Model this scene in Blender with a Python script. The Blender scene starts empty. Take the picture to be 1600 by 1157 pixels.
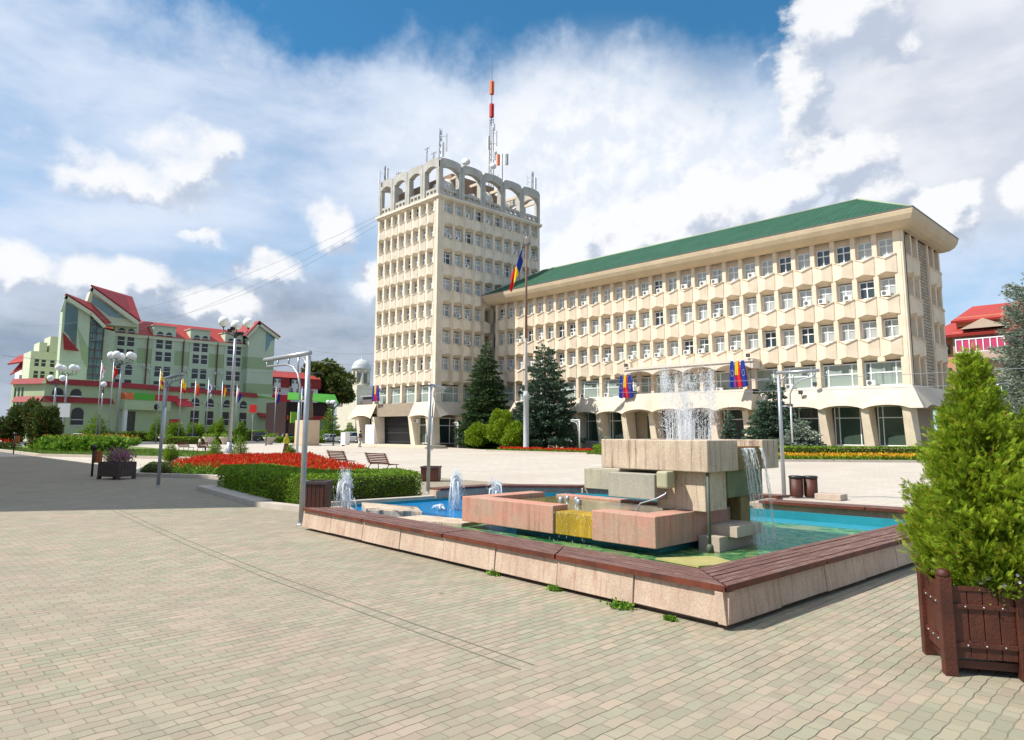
import bpy, bmesh, math, random
import numpy as np
from mathutils import Vector, Matrix
R = math.radians
sc = bpy.context.scene
# ------------------------------------------------------------------ camera
cam = bpy.data.cameras.new('camera'); co = bpy.data.objects.new('camera', cam)
sc.collection.objects.link(co); sc.camera = co
F, YAW, PITCH, ROLL = 1079.9, R(45.85), R(7.566), R(0.213)
fw = Vector((-math.sin(YAW)*math.cos(PITCH), math.cos(YAW)*math.cos(PITCH), math.sin(PITCH)))
rt = Vector((math.cos(YAW), math.sin(YAW), 0)); up = rt.cross(fw)
r2 = rt*math.cos(ROLL)+up*math.sin(ROLL); u2 = up*math.cos(ROLL)-rt*math.sin(ROLL)
m = Matrix((r2, u2, -fw)).transposed().to_4x4(); m.translation = Vector((0, 0, 1.8))
co.matrix_world = m
cam.sensor_width = 36; cam.lens = F/1600*36; cam.shift_y = -45.5/1600
cam.clip_start = 0.1; cam.clip_end = 3000
# ------------------------------------------------------------------ light
SUN_EL, SUN_AZ = R(49), R(32)      # light travels towards +Y and a little +X
sd = Vector((math.sin(SUN_AZ)*math.cos(SUN_EL), math.cos(SUN_AZ)*math.cos(SUN_EL), -math.sin(SUN_EL)))
sl = bpy.data.lights.new('sun', 'SUN'); so = bpy.data.objects.new('sun', sl); sc.collection.objects.link(so)
sl.energy = 4.6; sl.angle = R(0.53); sl.color = (1.0, 0.95, 0.86)
so.rotation_euler = sd.to_track_quat('-Z', 'Y').to_euler(); so.location = (0, 0, 60)
sc.view_settings.view_transform = 'Standard'; sc.view_settings.look = 'None'
sc.view_settings.exposure = 0.48; sc.view_settings.gamma = 1
sc.cycles.use_denoising = True
sc.cycles.max_bounces = 6; sc.cycles.transparent_max_bounces = 24
# ------------------------------------------------------------------ world: clear sky with clouds
w = bpy.data.worlds.new('World'); sc.world = w; w.use_nodes = True
nt = w.node_tree; nt.nodes.clear()
class NT:
    def __init__(s, t): s.t = t
    def n(s, typ, **kw):
        nd = s.t.nodes.new(typ)
        for k, v in kw.items(): setattr(nd, k, v)
        return nd
    def put(s, sock, v):
        if hasattr(v, 'is_output') or hasattr(v, 'links'): s.t.links.new(v, sock)
        else:
            if sock.type == 'RGBA' and hasattr(v, '__len__') and len(v) == 3: v = (*v, 1)
            sock.default_value = v
    def math(s, op, a, b=0.5, c=None, clamp=False):
        nd = s.n('ShaderNodeMath', operation=op); nd.use_clamp = clamp
        s.put(nd.inputs[0], a); s.put(nd.inputs[1], b)
        if c is not None: s.put(nd.inputs[2], c)
        return nd.outputs[0]
    def vec(s, op, a, b=(0, 0, 0), out=0):
        nd = s.n('ShaderNodeVectorMath', operation=op); s.put(nd.inputs[0], a)
        if op == 'SCALE': s.put(nd.inputs['Scale'], b)
        else: s.put(nd.inputs[1], b)
        return nd.outputs[out]
    def noise(s, v, scale, detail=4, rough=.5, dist=0, col=False):
        nd = s.n('ShaderNodeTexNoise'); s.put(nd.inputs['Vector'], v)
        nd.inputs['Scale'].default_value = scale; nd.inputs['Detail'].default_value = detail
        nd.inputs['Roughness'].default_value = rough; nd.inputs['Distortion'].default_value = dist
        return nd.outputs['Color' if col else 'Fac']
    def ramp(s, f, a, b, c0=(0, 0, 0), c1=(1, 1, 1), smooth=True):
        nd = s.n('ShaderNodeMapRange'); nd.interpolation_type = 'SMOOTHSTEP' if smooth else 'LINEAR'
        s.put(nd.inputs['Value'], f); nd.inputs['From Min'].default_value = a; nd.inputs['From Max'].default_value = b
        return nd.outputs[0]
    def mix(s, f, a, b, mode='MIX'):
        nd = s.n('ShaderNodeMix', data_type='RGBA', blend_type=mode); s.put(nd.inputs[0], f)
        s.put(nd.inputs[6], a); s.put(nd.inputs[7], b); return nd.outputs[2]
    def comb(s, x, y, z):
        nd = s.n('ShaderNodeCombineXYZ'); s.put(nd.inputs[0], x); s.put(nd.inputs[1], y); s.put(nd.inputs[2], z); return nd.outputs[0]
    def sep(s, v):
        nd = s.n('ShaderNodeSeparateXYZ'); s.put(nd.inputs[0], v); return nd.outputs
W = NT(nt)
sky = W.n('ShaderNodeTexSky', sky_type='NISHITA'); sky.sun_disc = False
sky.sun_elevation = SUN_EL; sky.sun_rotation = R(180)+SUN_AZ
sky.air_density = 1.0; sky.dust_density = 0.2; sky.ozone_density = 5.0
skyc = W.vec('ADD', W.vec('MULTIPLY', sky.outputs[0], (0.050, 0.105, 0.122)), (.010, .050, .075))
g = W.n('ShaderNodeTexCoord').outputs['Generated']
d = W.vec('NORMALIZE', g)
x, y, z = W.sep(d)
# azimuth measured from the +Y axis towards -X, elevation above the horizon (degrees)
az = W.math('MULTIPLY', W.math('ARCTAN2', W.math('MULTIPLY', x, -1), y), 57.2958)
el = W.math('MULTIPLY', W.math('ARCSINE', z), 57.2958)
ae = W.comb(az, el, 0)
P = d
warp = W.vec('SUBTRACT', W.noise(P, 7, 5, .6, col=True), (.5, .5, .5))
aw = W.vec('ADD', ae, W.vec('SCALE', warp, 7.0))
warp2 = W.vec('SUBTRACT', W.noise(P, 3.2, 1.5, .5, col=True), (.5, .5, .5))
aw2 = W.vec('ADD', ae, W.vec('SCALE', warp2, 9.0))
fine = W.math('SUBTRACT', W.noise(P, 22, 8, .62), .5)
def blob(cx, cy, rx, ry, coord=aw):
    q = W.vec('MULTIPLY', W.vec('SUBTRACT', coord, (cx, cy, 0)), (1/rx, 1/ry, 0))
    return W.math('SUBTRACT', 1.0, W.vec('LENGTH', q, out=1))
def many(lst, coord=aw, k=.2):
    o = None
    for b in lst:
        v = blob(*b, coord); o = v if o is None else W.math('SMOOTH_MAX', o, v, k)
    return o
# crisp cumulus heads: (azimuth, elevation, half widths) in degrees
CUM = [(74.6, 18.2, 5.6, 1.9), (73.2, 20.2, 4.2, 2.6), (70.8, 21.2, 3.2, 2.0), (86.5, 17.0, 2.2, 2.2), (82.5, 12.0, 3.6, 1.8), (76, 11.4, 4.2, 1.6), (69, 9.5, 4.5, 1.5),
       (71.3, 14.6, 1.8, .9), (65.5, 12.2, 3.2, 1.3), (57.5, 12.6, 2.4, 2.2), (60.6, 16.0, 2.2, 1.6), (53, 10.5, 4, 2.5),
       (41.5, 12.5, 5.5, 3.2), (35.5, 15.5, 6, 3.2), (29, 17.5, 5, 3.0), (23.5, 18.5, 3.5, 3.0), (17.8, 17.4, 3.4, 4.0), (13.2, 15.4, 2.6, 1.6), (7.2, 15.6, 2.4, 2.2),
       (18.5, 29.3, 6.2, 4.2), (22.0, 25.0, 3.0, 3.2), (12.0, 33.5, 8, 4.5), (20.5, 20.5, 4, 3),
       (-12, 17, 12, 5), (-45, 20, 14, 7), (125, 17, 18, 6), (-110, 24, 22, 8), (170, 22, 20, 9)]
cum = many(CUM)
cum_up = many(CUM, W.vec('ADD', aw, (1.1, 2.0, 0)))
Pf = W.vec('MULTIPLY', P, (1, 1, 1.5))
big = W.noise(W.vec('ADD', Pf, (3.1, .7, .2)), 7.5, 12, .60)
big_up = W.noise(W.vec('ADD', Pf, (3.1-.010, .7-.022, .2+.040)), 7.5, 6, .60)
bsoft = W.math('MULTIPLY', W.ramp(cum, -.55, .75), 1.0)
dens = W.math('ADD', W.math('MULTIPLY', W.math('SUBTRACT', big, .5), 4.6), W.math('SUBTRACT', W.math('MULTIPLY', bsoft, 1.9), .80))
soft = W.math('ADD', 1.0, W.math('MULTIPLY', W.ramp(az, 44, 60), 1.1))
cm = W.math('MULTIPLY', W.ramp(W.math('DIVIDE', W.math('ADD', dens, W.math('MULTIPLY', W.ramp(az, 44, 60), .22)), soft), -0.05, 0.60), .96)
relief = W.math('MULTIPLY', W.math('SUBTRACT', W.noise(P, 11, 6, .6), W.noise(W.vec('ADD', P, (-.006, -.012, .018)), 11, 6, .6)), 3.2)
shade = W.math('ADD', W.math('ADD', .42, W.math('MULTIPLY', W.math('SUBTRACT', cum, cum_up), 1.1)), W.math('ADD', W.math('MULTIPLY', relief, .6), W.math('MULTIPLY', W.math('SUBTRACT', big, big_up), 2.6)))
cc = W.mix(W.ramp(shade, .10, .85), (.52, .59, .72), (.95, .96, .98))
# high veil: long streaks
vs = W.noise(W.vec('ADD', W.vec('MULTIPLY', ae, (.055, .15, 1)), W.vec('SCALE', warp2, .55)), 1.15, 7, .58)
edge = W.math('ADD', el, W.math('ADD', W.math('MULTIPLY', W.sep(warp)[0], 16), W.math('MULTIPLY', W.math('SUBTRACT', az, 45), -.035)))
env = W.math('SUBTRACT', 1.0, W.ramp(edge, 26.5, 32.0))
env = W.math('MULTIPLY', env, W.math('SUBTRACT', 1.0, W.math('MULTIPLY', W.ramp(blob(29.5, 29, 7.0, 7, aw2), 0, .9), .60)))
veil = W.math('MULTIPLY', W.math('ADD', .46, W.math('MULTIPLY', W.ramp(vs, .30, .70), .50)), env)
c1 = W.mix(veil, skyc, (.74, .82, .96))
# luminous haze behind the tower and the green roof, grey sheet to the right
glow = W.math('MULTIPLY', W.ramp(blob(38, 19, 24, 13, aw2), 0, .6), .94)
c1 = W.mix(glow, c1, W.mix(W.ramp(W.math('ADD', .5, W.math('MULTIPLY', relief, 1.2)), .1, .9), (.80, .86, .95), (.99, 1.0, 1.02)))
sheet_ = W.math('MULTIPLY', W.ramp(blob(7, 24, 17, 13.5, aw2), 0, .4), .93)
sc_ = W.mix(W.ramp(W.noise(W.vec('ADD', W.vec('MULTIPLY', ae, (.06, .11, 1)), W.vec('SCALE', warp2, .6)), 1.6, 6, .55), .35, .65), (.62, .67, .77), (.84, .86, .91))
c1 = W.mix(sheet_, c1, sc_)
# grey bank low over the roofs to the left
bank = W.math('MULTIPLY', W.math('SUBTRACT', 1.0, W.ramp(W.math('ADD', el, W.math('MULTIPLY', W.sep(warp)[1], 10)), 8.0, 14.5)), W.ramp(az, 38, 52))
bankc = W.mix(W.ramp(W.noise(W.vec('ADD', W.vec('MULTIPLY', ae, (.05, .16, 1)), W.vec('SCALE', warp2, .5)), 1.7, 7, .6), .35, .65), (.27, .34, .45), (.48, .53, .62))
c1 = W.mix(W.math('MULTIPLY', bank, .9), c1, bankc)
c3 = W.mix(cm, c1, cc)
c3 = W.mix(W.math('MULTIPLY', W.ramp(el, 42, 60), .75), c3, (1.3, 1.36, 1.46))  # bright cover high overhead, out of view, added to lift the ambient light
low = W.ramp(z, 0.0, -0.06)
c4 = W.mix(low, c3, (.35, .36, .36))
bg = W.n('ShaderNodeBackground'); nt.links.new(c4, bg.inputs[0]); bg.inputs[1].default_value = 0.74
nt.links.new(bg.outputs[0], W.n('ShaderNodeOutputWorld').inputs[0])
# ------------------------------------------------------------------ materials
def mat(name, col, rough=.7, metal=0.0, var=0.0, vscale=3.0, bump=0.0, bscale=30.0, streak=0.0, spec=.4, dark=None, trans=0.0, objvar=0.0, second=None, sfac=(.45, .6), sscale=1.5, island=0.0):
    M = bpy.data.materials.new(name); M.use_nodes = True; t = M.node_tree; N = NT(t)
    b = t.nodes['Principled BSDF']; b.inputs['Roughness'].default_value = rough; b.inputs['Metallic'].default_value = metal
    b.inputs['Specular IOR Level'].default_value = spec
    c = (*col, 1)
    geo = N.n('ShaderNodeNewGeometry'); pos = geo.outputs['Position']
    cur = None
    if second is not None:
        cur = N.mix(N.ramp(N.noise(pos, sscale, 5, .6), sfac[0], sfac[1]), c, (*second, 1))
    if var:
        base = cur if cur is not None else c
        f = N.ramp(N.noise(pos, vscale, 5, .65), .25, .75)
        dk = dark or tuple(v*(1-var) for v in col)
        cur = N.mix(N.math('MULTIPLY', f, .9), base, (*dk, 1)) if cur is None or dark else N.mix(N.math('MULTIPLY', f, var), base, (0, 0, 0, 1))
    if streak:
        base = cur if cur is not None else c
        sv = N.vec('MULTIPLY', pos, (1.9, 1.9, .16)); f = N.ramp(N.noise(sv, 2.2, 6, .65), .52, .8)
        f2 = N.ramp(N.noise(pos, .35, 3, .5), .35, .7)
        cur = N.mix(N.math('MULTIPLY', N.math('MULTIPLY', f, f2), streak), base, tuple(v*.42 for v in col)+(1,))
    if island:
        base = cur if cur is not None else c
        hs = N.n('ShaderNodeHueSaturation'); N.put(hs.inputs['Color'], base)
        N.put(hs.inputs['Value'], N.math('ADD', 1-island*.5, N.math('MULTIPLY', geo.outputs['Random Per Island'], island))); cur = hs.outputs[0]
    if objvar:
        base = cur if cur is not None else c
        oi = N.n('ShaderNodeObjectInfo'); hs = N.n('ShaderNodeHueSaturation'); N.put(hs.inputs['Color'], base)
        N.put(hs.inputs['Value'], N.math('ADD', 1-objvar*.5, N.math('MULTIPLY', oi.outputs['Random'], objvar))); cur = hs.outputs[0]
    if cur is not None: N.put(b.inputs['Base Color'], cur)
    else: b.inputs['Base Color'].default_value = c
    if bump:
        bp = N.n('ShaderNodeBump'); bp.inputs['Strength'].default_value = bump; bp.inputs['Distance'].default_value = .02
        N.put(bp.inputs['Height'], N.noise(pos, bscale, 5, .6)); t.links.new(bp.outputs[0], b.inputs['Normal'])
    if trans:
        tr = N.n('ShaderNodeBsdfTranslucent'); 
        if cur is not None: N.put(tr.inputs[0], cur)
        else: tr.inputs[0].default_value = c
        mx = N.n('ShaderNodeMixShader'); mx.inputs[0].default_value = trans
        t.links.new(b.outputs[0], mx.inputs[1]); t.links.new(tr.outputs[0], mx.inputs[2])
        t.links.new(mx.outputs[0], t.nodes['Material Output'].inputs[0])
    return M
def leafmat(name, col, dark, trans=.25, vscale=2.0, third=None):
    M = bpy.data.materials.new(name); M.use_nodes = True; t = M.node_tree; N = NT(t)
    b = t.nodes['Principled BSDF']; b.inputs['Roughness'].default_value = .6; b.inputs['Specular IOR Level'].default_value = .25
    geo = N.n('ShaderNodeNewGeometry'); r = geo.outputs['Random Per Island']
    c = N.mix(r, (*dark, 1), (*col, 1))
    c = N.mix(N.ramp(N.noise(geo.outputs['Position'], vscale, 3, .5), .35, .7), c, N.mix(.5, c, (*dark, 1)))
    if third: c = N.mix(N.ramp(N.math('FRACT', N.math('MULTIPLY', r, 37.7)), .90, .94), c, (*third, 1))
    N.put(b.inputs['Base Color'], c)
    tr = N.n('ShaderNodeBsdfTranslucent'); N.put(tr.inputs[0], c)
    mx = N.n('ShaderNodeMixShader'); mx.inputs[0].default_value = trans
    t.links.new(b.outputs[0], mx.inputs[1]); t.links.new(tr.outputs[0], mx.inputs[2])
    t.links.new(mx.outputs[0], t.nodes['Material Output'].inputs[0])
    return M
M = {}
M['concrete'] = mat('facade concrete', (.80, .66, .50), .85, var=.20, vscale=.9, streak=.95, bump=.25, bscale=14)
M['concrete_tower'] = mat('tower concrete', (.78, .68, .54), .85, var=.2, vscale=.7, streak=.8, bump=.25, bscale=14)
M['concrete_grey'] = mat('weathered crown concrete', (.52, .50, .45), .9, var=.3, vscale=1.1, streak=.9, bump=.3)
M['fascia'] = mat('fascia render', (.68, .58, .46), .85, var=.22, vscale=.6, streak=1.0, bump=.2)
M['cove'] = mat('eaves plaster', (.63, .50, .34), .8, var=.2, vscale=.5, streak=.4)
M['plinth'] = mat('plinth stone', (.50, .40, .32), .8, var=.3, vscale=3)
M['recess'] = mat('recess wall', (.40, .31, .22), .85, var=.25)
M['white_frame'] = mat('white window frame', (.78, .80, .80), .4)
M['ac'] = mat('air conditioner casing', (.78, .77, .73), .5, var=.15)
M['ac_dark'] = mat('air conditioner grille', (.12, .13, .14), .5)
M['metal'] = mat('galvanised steel', (.42, .44, .46), .42, .6, var=.15, vscale=6)
M['metal_dark'] = mat('dark steel', (.09, .095, .10), .5, .5)
M['metal_white'] = mat('white enamelled steel', (.74, .75, .76), .4)
M['black'] = mat('black paint', (.02, .02, .022), .45)
M['gutter'] = mat('dark gutter', (.10, .11, .10), .5)
M['red_roof'] = mat('red sheet roof', (.30, .020, .022), .65, var=.25, vscale=.6)
M['red_bright'] = mat('bright red roof', (.40, .042, .03), .55, var=.2, vscale=.5)
M['mint'] = mat('pale mint render', (.50, .58, .43), .85, var=.1, vscale=.4, streak=.2)
M['green'] = mat('sage green render', (.33, .43, .24), .85, var=.12, vscale=.4, streak=.2)
M['podium_green'] = mat('podium green render', (.44, .54, .33), .85, var=.1, vscale=.4, streak=.2)
M['cream'] = mat('cream render', (.60, .63, .46), .85, var=.1)
M['white_wall'] = mat('white render', (.72, .72, .70), .85, var=.12, vscale=.5)
M['brown_pipe'] = mat('brown downpipe', (.14, .04, .035), .5)
M['red_sheet'] = mat('flat red panel', (.50, .02, .03), .5)
M['red_metal'] = mat('red paint', (.55, .03, .025), .4)
M['orange'] = mat('orange paint', (.70, .16, .05), .45)
M['green_awning'] = mat('green awning canvas', (.10, .42, .05), .8, var=.1)
M['lime'] = mat('lime canopy', (.25, .50, .04), .7)
M['globe'] = mat('milky glass globe', (.86, .86, .84), .25, spec=.6)
M['wood_red'] = mat('red brown painted wood', (.090, .021, .008), .55, var=.5, vscale=5, bump=.35, bscale=40, spec=.5)
M['wood_bench'] = mat('bench slat wood', (.16, .035, .02), .5, var=.3, vscale=8)
M['wood_orange'] = mat('orange slat wood', (.42, .12, .03), .5, var=.3, vscale=8)
M['wood_dark'] = mat('dark planter wood', (.085, .06, .055), .7, var=.4, vscale=6)
M['skin'] = mat('skin', (.45, .25, .17), .6)
M['hair'] = mat('hair', (.03, .02, .015), .7)
M['bronze'] = mat('aged bronze', (.13, .10, .07), .5, .3, var=.4, vscale=2)
M['stone_beige'] = mat('beige stone cladding', (.60, .47, .33), .7, var=.12, vscale=.9)
M['rubber'] = mat('tyre rubber', (.015, .015, .015), .8)
M['soil'] = mat('soil', (.06, .04, .025), .95, var=.4, vscale=8)
M['bark'] = mat('bark', (.10, .065, .045), .95, var=.4, vscale=6, bump=.6)
M['blue'] = mat('flag blue', (.01, .035, .28), .8, trans=.2)
M['yellow'] = mat('flag yellow', (.80, .55, .01), .8, trans=.2)
M['redf'] = mat('flag red', (.62, .015, .02), .8, trans=.2)
M['whitef'] = mat('flag white', (.75, .75, .78), .8, trans=.2)
M['orangef'] = mat('flag orange', (.75, .22, .02), .8, trans=.2)
M['spruce'] = leafmat('spruce needles', (.085, .155, .045), (.030, .060, .022), .12, .8)
M['bluespruce'] = leafmat('blue spruce needles', (.12, .19, .115), (.040, .075, .050), .12, .8)
M['silver'] = leafmat('silver needles', (.34, .39, .30), (.13, .17, .13), .15, .8)
M['thuja'] = leafmat('arborvitae sprays', (.42, .54, .03), (.13, .24, .015), .38, 5, third=(.40, .26, .04))
M['hedge'] = leafmat('boxwood leaves', (.30, .46, .03), (.08, .16, .014), .3, 3)
M['hedge_brown'] = leafmat('boxwood twigs', (.12, .09, .03), (.05, .05, .015), .1, 3)
M['shrub'] = leafmat('bright shrub leaves', (.30, .42, .02), (.12, .20, .01), .3, 1.5)
M['tree'] = leafmat('broadleaf', (.17, .21, .04), (.06, .09, .02), .25, .5, third=(.22, .17, .03))
M['redbush'] = leafmat('reddish bush leaves', (.14, .20, .045), (.05, .08, .02), .2, .6, third=(.20, .04, .02))
M['canna'] = leafmat('broad bed leaves', (.24, .40, .04), (.09, .20, .02), .3, .8)
M['salvia'] = leafmat('scarlet flowers', (.85, .07, .02), (.55, .015, .01), .25, 3)
M['yellowfl'] = leafmat('yellow flowers', (.80, .50, .02), (.55, .25, .02), .2, 3)
M['pinkfl'] = leafmat('pink petunias', (.62, .25, .45), (.40, .08, .28), .3, 6)
M['grass'] = leafmat('grass blades', (.16, .26, .03), (.07, .13, .015), .2, .6)
M['lawn'] = mat('lawn', (.13, .20, .035), .95, var=.35, vscale=3, bump=.5)
def glass(name, col, curtain, amount, rough=.06):
    Mt = bpy.data.materials.new(name); Mt.use_nodes = True; t = Mt.node_tree; N = NT(t)
    b = t.nodes['Principled BSDF']; b.inputs['Roughness'].default_value = rough; b.inputs['Specular IOR Level'].default_value = .9
    oi = N.n('ShaderNodeObjectInfo'); pos = N.n('ShaderNodeNewGeometry').outputs['Position']
    f = N.ramp(N.math('ADD', oi.outputs['Random'], N.math('MULTIPLY', N.noise(N.vec('MULTIPLY', pos, (5, 5, .3)), 1.0, 2), .5)), 1.05-amount, 1.25-amount)
    N.put(b.inputs['Base Color'], N.mix(f, (*col, 1), (*curtain, 1)))
    return Mt
M['glass'] = glass('office window glass', (.035, .055, .07), (.40, .43, .42), .62)  # large pale share: curtains, and a painted stand-in for sky reflection
M['glass_wide'] = glass('tall window glass', (.05, .075, .07), (.30, .36, .32), .9)
M['glass_dark'] = glass('dark shop glass', (.022, .034, .034), (.05, .08, .06), .4)
M['glass_blue'] = glass('blue green glass', (.03, .10, .11), (.10, .22, .23), .5)
M['glass_car'] = mat('car glass', (.01, .012, .015), .05, spec=.9)
def brickwall():
    Mt = mat('stone block cladding', (.42, .34, .25), .9); t = Mt.node_tree; N = NT(t); b = t.nodes['Principled BSDF']
    br = N.n('ShaderNodeTexBrick'); pos = N.n('ShaderNodeNewGeometry').outputs['Position']
    sx, sy, sz = N.sep(pos); N.put(br.inputs['Vector'], N.comb(sy, sz, 0)); br.inputs['Scale'].default_value = 1.0
    br.inputs['Brick Width'].default_value = .62; br.inputs['Row Height'].default_value = .26; br.inputs['Mortar Size'].default_value = .03
    br.inputs['Color1'].default_value = (.50, .42, .31, 1); br.inputs['Color2'].default_value = (.36, .29, .21, 1); br.inputs['Mortar'].default_value = (.16, .13, .10, 1)
    N.put(b.inputs['Base Color'], br.outputs[0])
    bp = N.n('ShaderNodeBump'); bp.inputs['Distance'].default_value = .05; N.put(bp.inputs['Height'], N.math('SUBTRACT', 1.0, br.outputs['Fac'])); t.links.new(bp.outputs[0], b.inputs['Normal'])
    return Mt
M['blocks'] = brickwall()
def shingles():
    Mt = mat('green shingles', (.05, .19, .09), .75); t = Mt.node_tree; N = NT(t); b = t.nodes['Principled BSDF']
    pos = N.n('ShaderNodeNewGeometry').outputs['Position']; sx, sy, sz = N.sep(pos)
    br = N.n('ShaderNodeTexBrick'); N.put(br.inputs['Vector'], N.comb(N.math('ADD', sx, sy), N.math('MULTIPLY', sz, 1.9), 0)); br.inputs['Scale'].default_value = 1
    br.inputs['Brick Width'].default_value = .5; br.inputs['Row Height'].default_value = .28; br.inputs['Mortar Size'].default_value = .035
    br.inputs['Color1'].default_value = (.013, .105, .046, 1); br.inputs['Color2'].default_value = (.008, .072, .032, 1); br.inputs['Mortar'].default_value = (.005, .035, .018, 1)
    c = N.mix(N.ramp(N.noise(pos, .5, 4), .4, .8), br.outputs[0], (.02, .085, .05, 1))
    N.put(b.inputs['Base Color'], c)
    bp = N.n('ShaderNodeBump'); bp.inputs['Distance'].default_value = .04; N.put(bp.inputs['Height'], N.math('SUBTRACT', 1.0, br.outputs['Fac'])); t.links.new(bp.outputs[0], b.inputs['Normal'])
    return Mt
M['shingle'] = shingles()
def stone(name, a, b_, grime, streak=.8, speck=.5):
    Mt = mat(name, a, .75); t = Mt.node_tree; N = NT(t); b = t.nodes['Principled BSDF']
    pos = N.n('ShaderNodeNewGeometry').outputs['Position']
    c = N.mix(N.ramp(N.noise(pos, 1.6, 6, .65), .35, .65), (*a, 1), (*b_, 1))
    sp = N.n('ShaderNodeTexVoronoi'); N.put(sp.inputs['Vector'], pos); sp.inputs['Scale'].default_value = 170
    hs = N.n('ShaderNodeHueSaturation'); N.put(hs.inputs['Color'], c); sr = N.n('ShaderNodeSeparateColor'); N.put(sr.inputs[0], sp.outputs['Color'])
    N.put(hs.inputs['Value'], N.math('ADD', 1-speck*.5, N.math('MULTIPLY', sr.outputs[0], speck))); c = hs.outputs[0]
    sv = N.vec('MULTIPLY', pos, (9, 9, .45)); f = N.math('ADD', N.ramp(N.noise(sv, 1.6, 8, .74), .47, .72), N.math('MULTIPLY', N.ramp(N.noise(pos, 2.3, 6, .7), .52, .75), .5), clamp=True)
    c = N.mix(N.math('MULTIPLY', f, streak), c, (*grime, 1))
    N.put(b.inputs['Base Color'], c)
    bp = N.n('ShaderNodeBump'); bp.inputs['Distance'].default_value = .006; bp.inputs['Strength'].default_value = .8
    N.put(bp.inputs['Height'], N.noise(pos, 90, 6, .7)); t.links.new(bp.outputs[0], b.inputs['Normal'])
    return Mt
M['stone_pink'] = stone('pink granite', (.52, .225, .165), (.42, .27, .20), (.24, .12, .075), .75)
M['stone_tan'] = stone('washed tan granite', (.58, .47, .35), (.47, .37, .28), (.20, .12, .07), 1.0)
M['stone_grey'] = stone('lime streaked concrete', (.40, .37, .28), (.33, .32, .26), (.20, .17, .11), .7)
M['stone_olive'] = stone('algae stained stone', (.27, .20, .08), (.17, .13, .05), (.09, .06, .02), .8)
M['stone_amber'] = stone('amber algae spillway', (.42, .26, .015), (.30, .19, .01), (.14, .07, .008), .8)
M['wall_clad'] = stone('basin cladding slabs', (.52, .405, .31), (.44, .33, .25), (.34, .17, .12), .75)
M['pool_blue'] = mat('blue pool paint', (.015, .22, .42), .4, var=.25, vscale=2)
M['pool_teal'] = mat('turquoise pool paint', (.02, .25, .30), .4, var=.3, vscale=2)
def woodplank(name, a, b_):
    Mt = mat(name, a, .5, spec=.5); t = Mt.node_tree; N = NT(t); b = t.nodes['Principled BSDF']
    tc = N.n('ShaderNodeUVMap'); uv = tc.outputs[0]
    f = N.ramp(N.noise(N.vec('MULTIPLY', uv, (1.2, 26, 1)), 1.5, 6, .7), .35, .75)
    c = N.mix(f, (*a, 1), (*b_, 1))
    wear = N.ramp(N.noise(N.vec('MULTIPLY', uv, (.8, 18, 1)), 2.3, 8, .78), .52, .66)
    c = N.mix(N.math('MULTIPLY', wear, .9), c, (.50, .38, .31, 1))
    N.put(b.inputs['Base Color'], c)
    bp = N.n('ShaderNodeBump'); bp.inputs['Distance'].default_value = .004; N.put(bp.inputs['Height'], f); t.links.new(bp.outputs[0], b.inputs['Normal'])
    return Mt
M['plank'] = woodplank('worn bench planks', (.165, .068, .050), (.070, .028, .022))
M['plank_edge'] = mat('varnished plank edge', (.17, .038, .016), .6, var=.6, vscale=4, dark=(.045, .014, .010))
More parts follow.
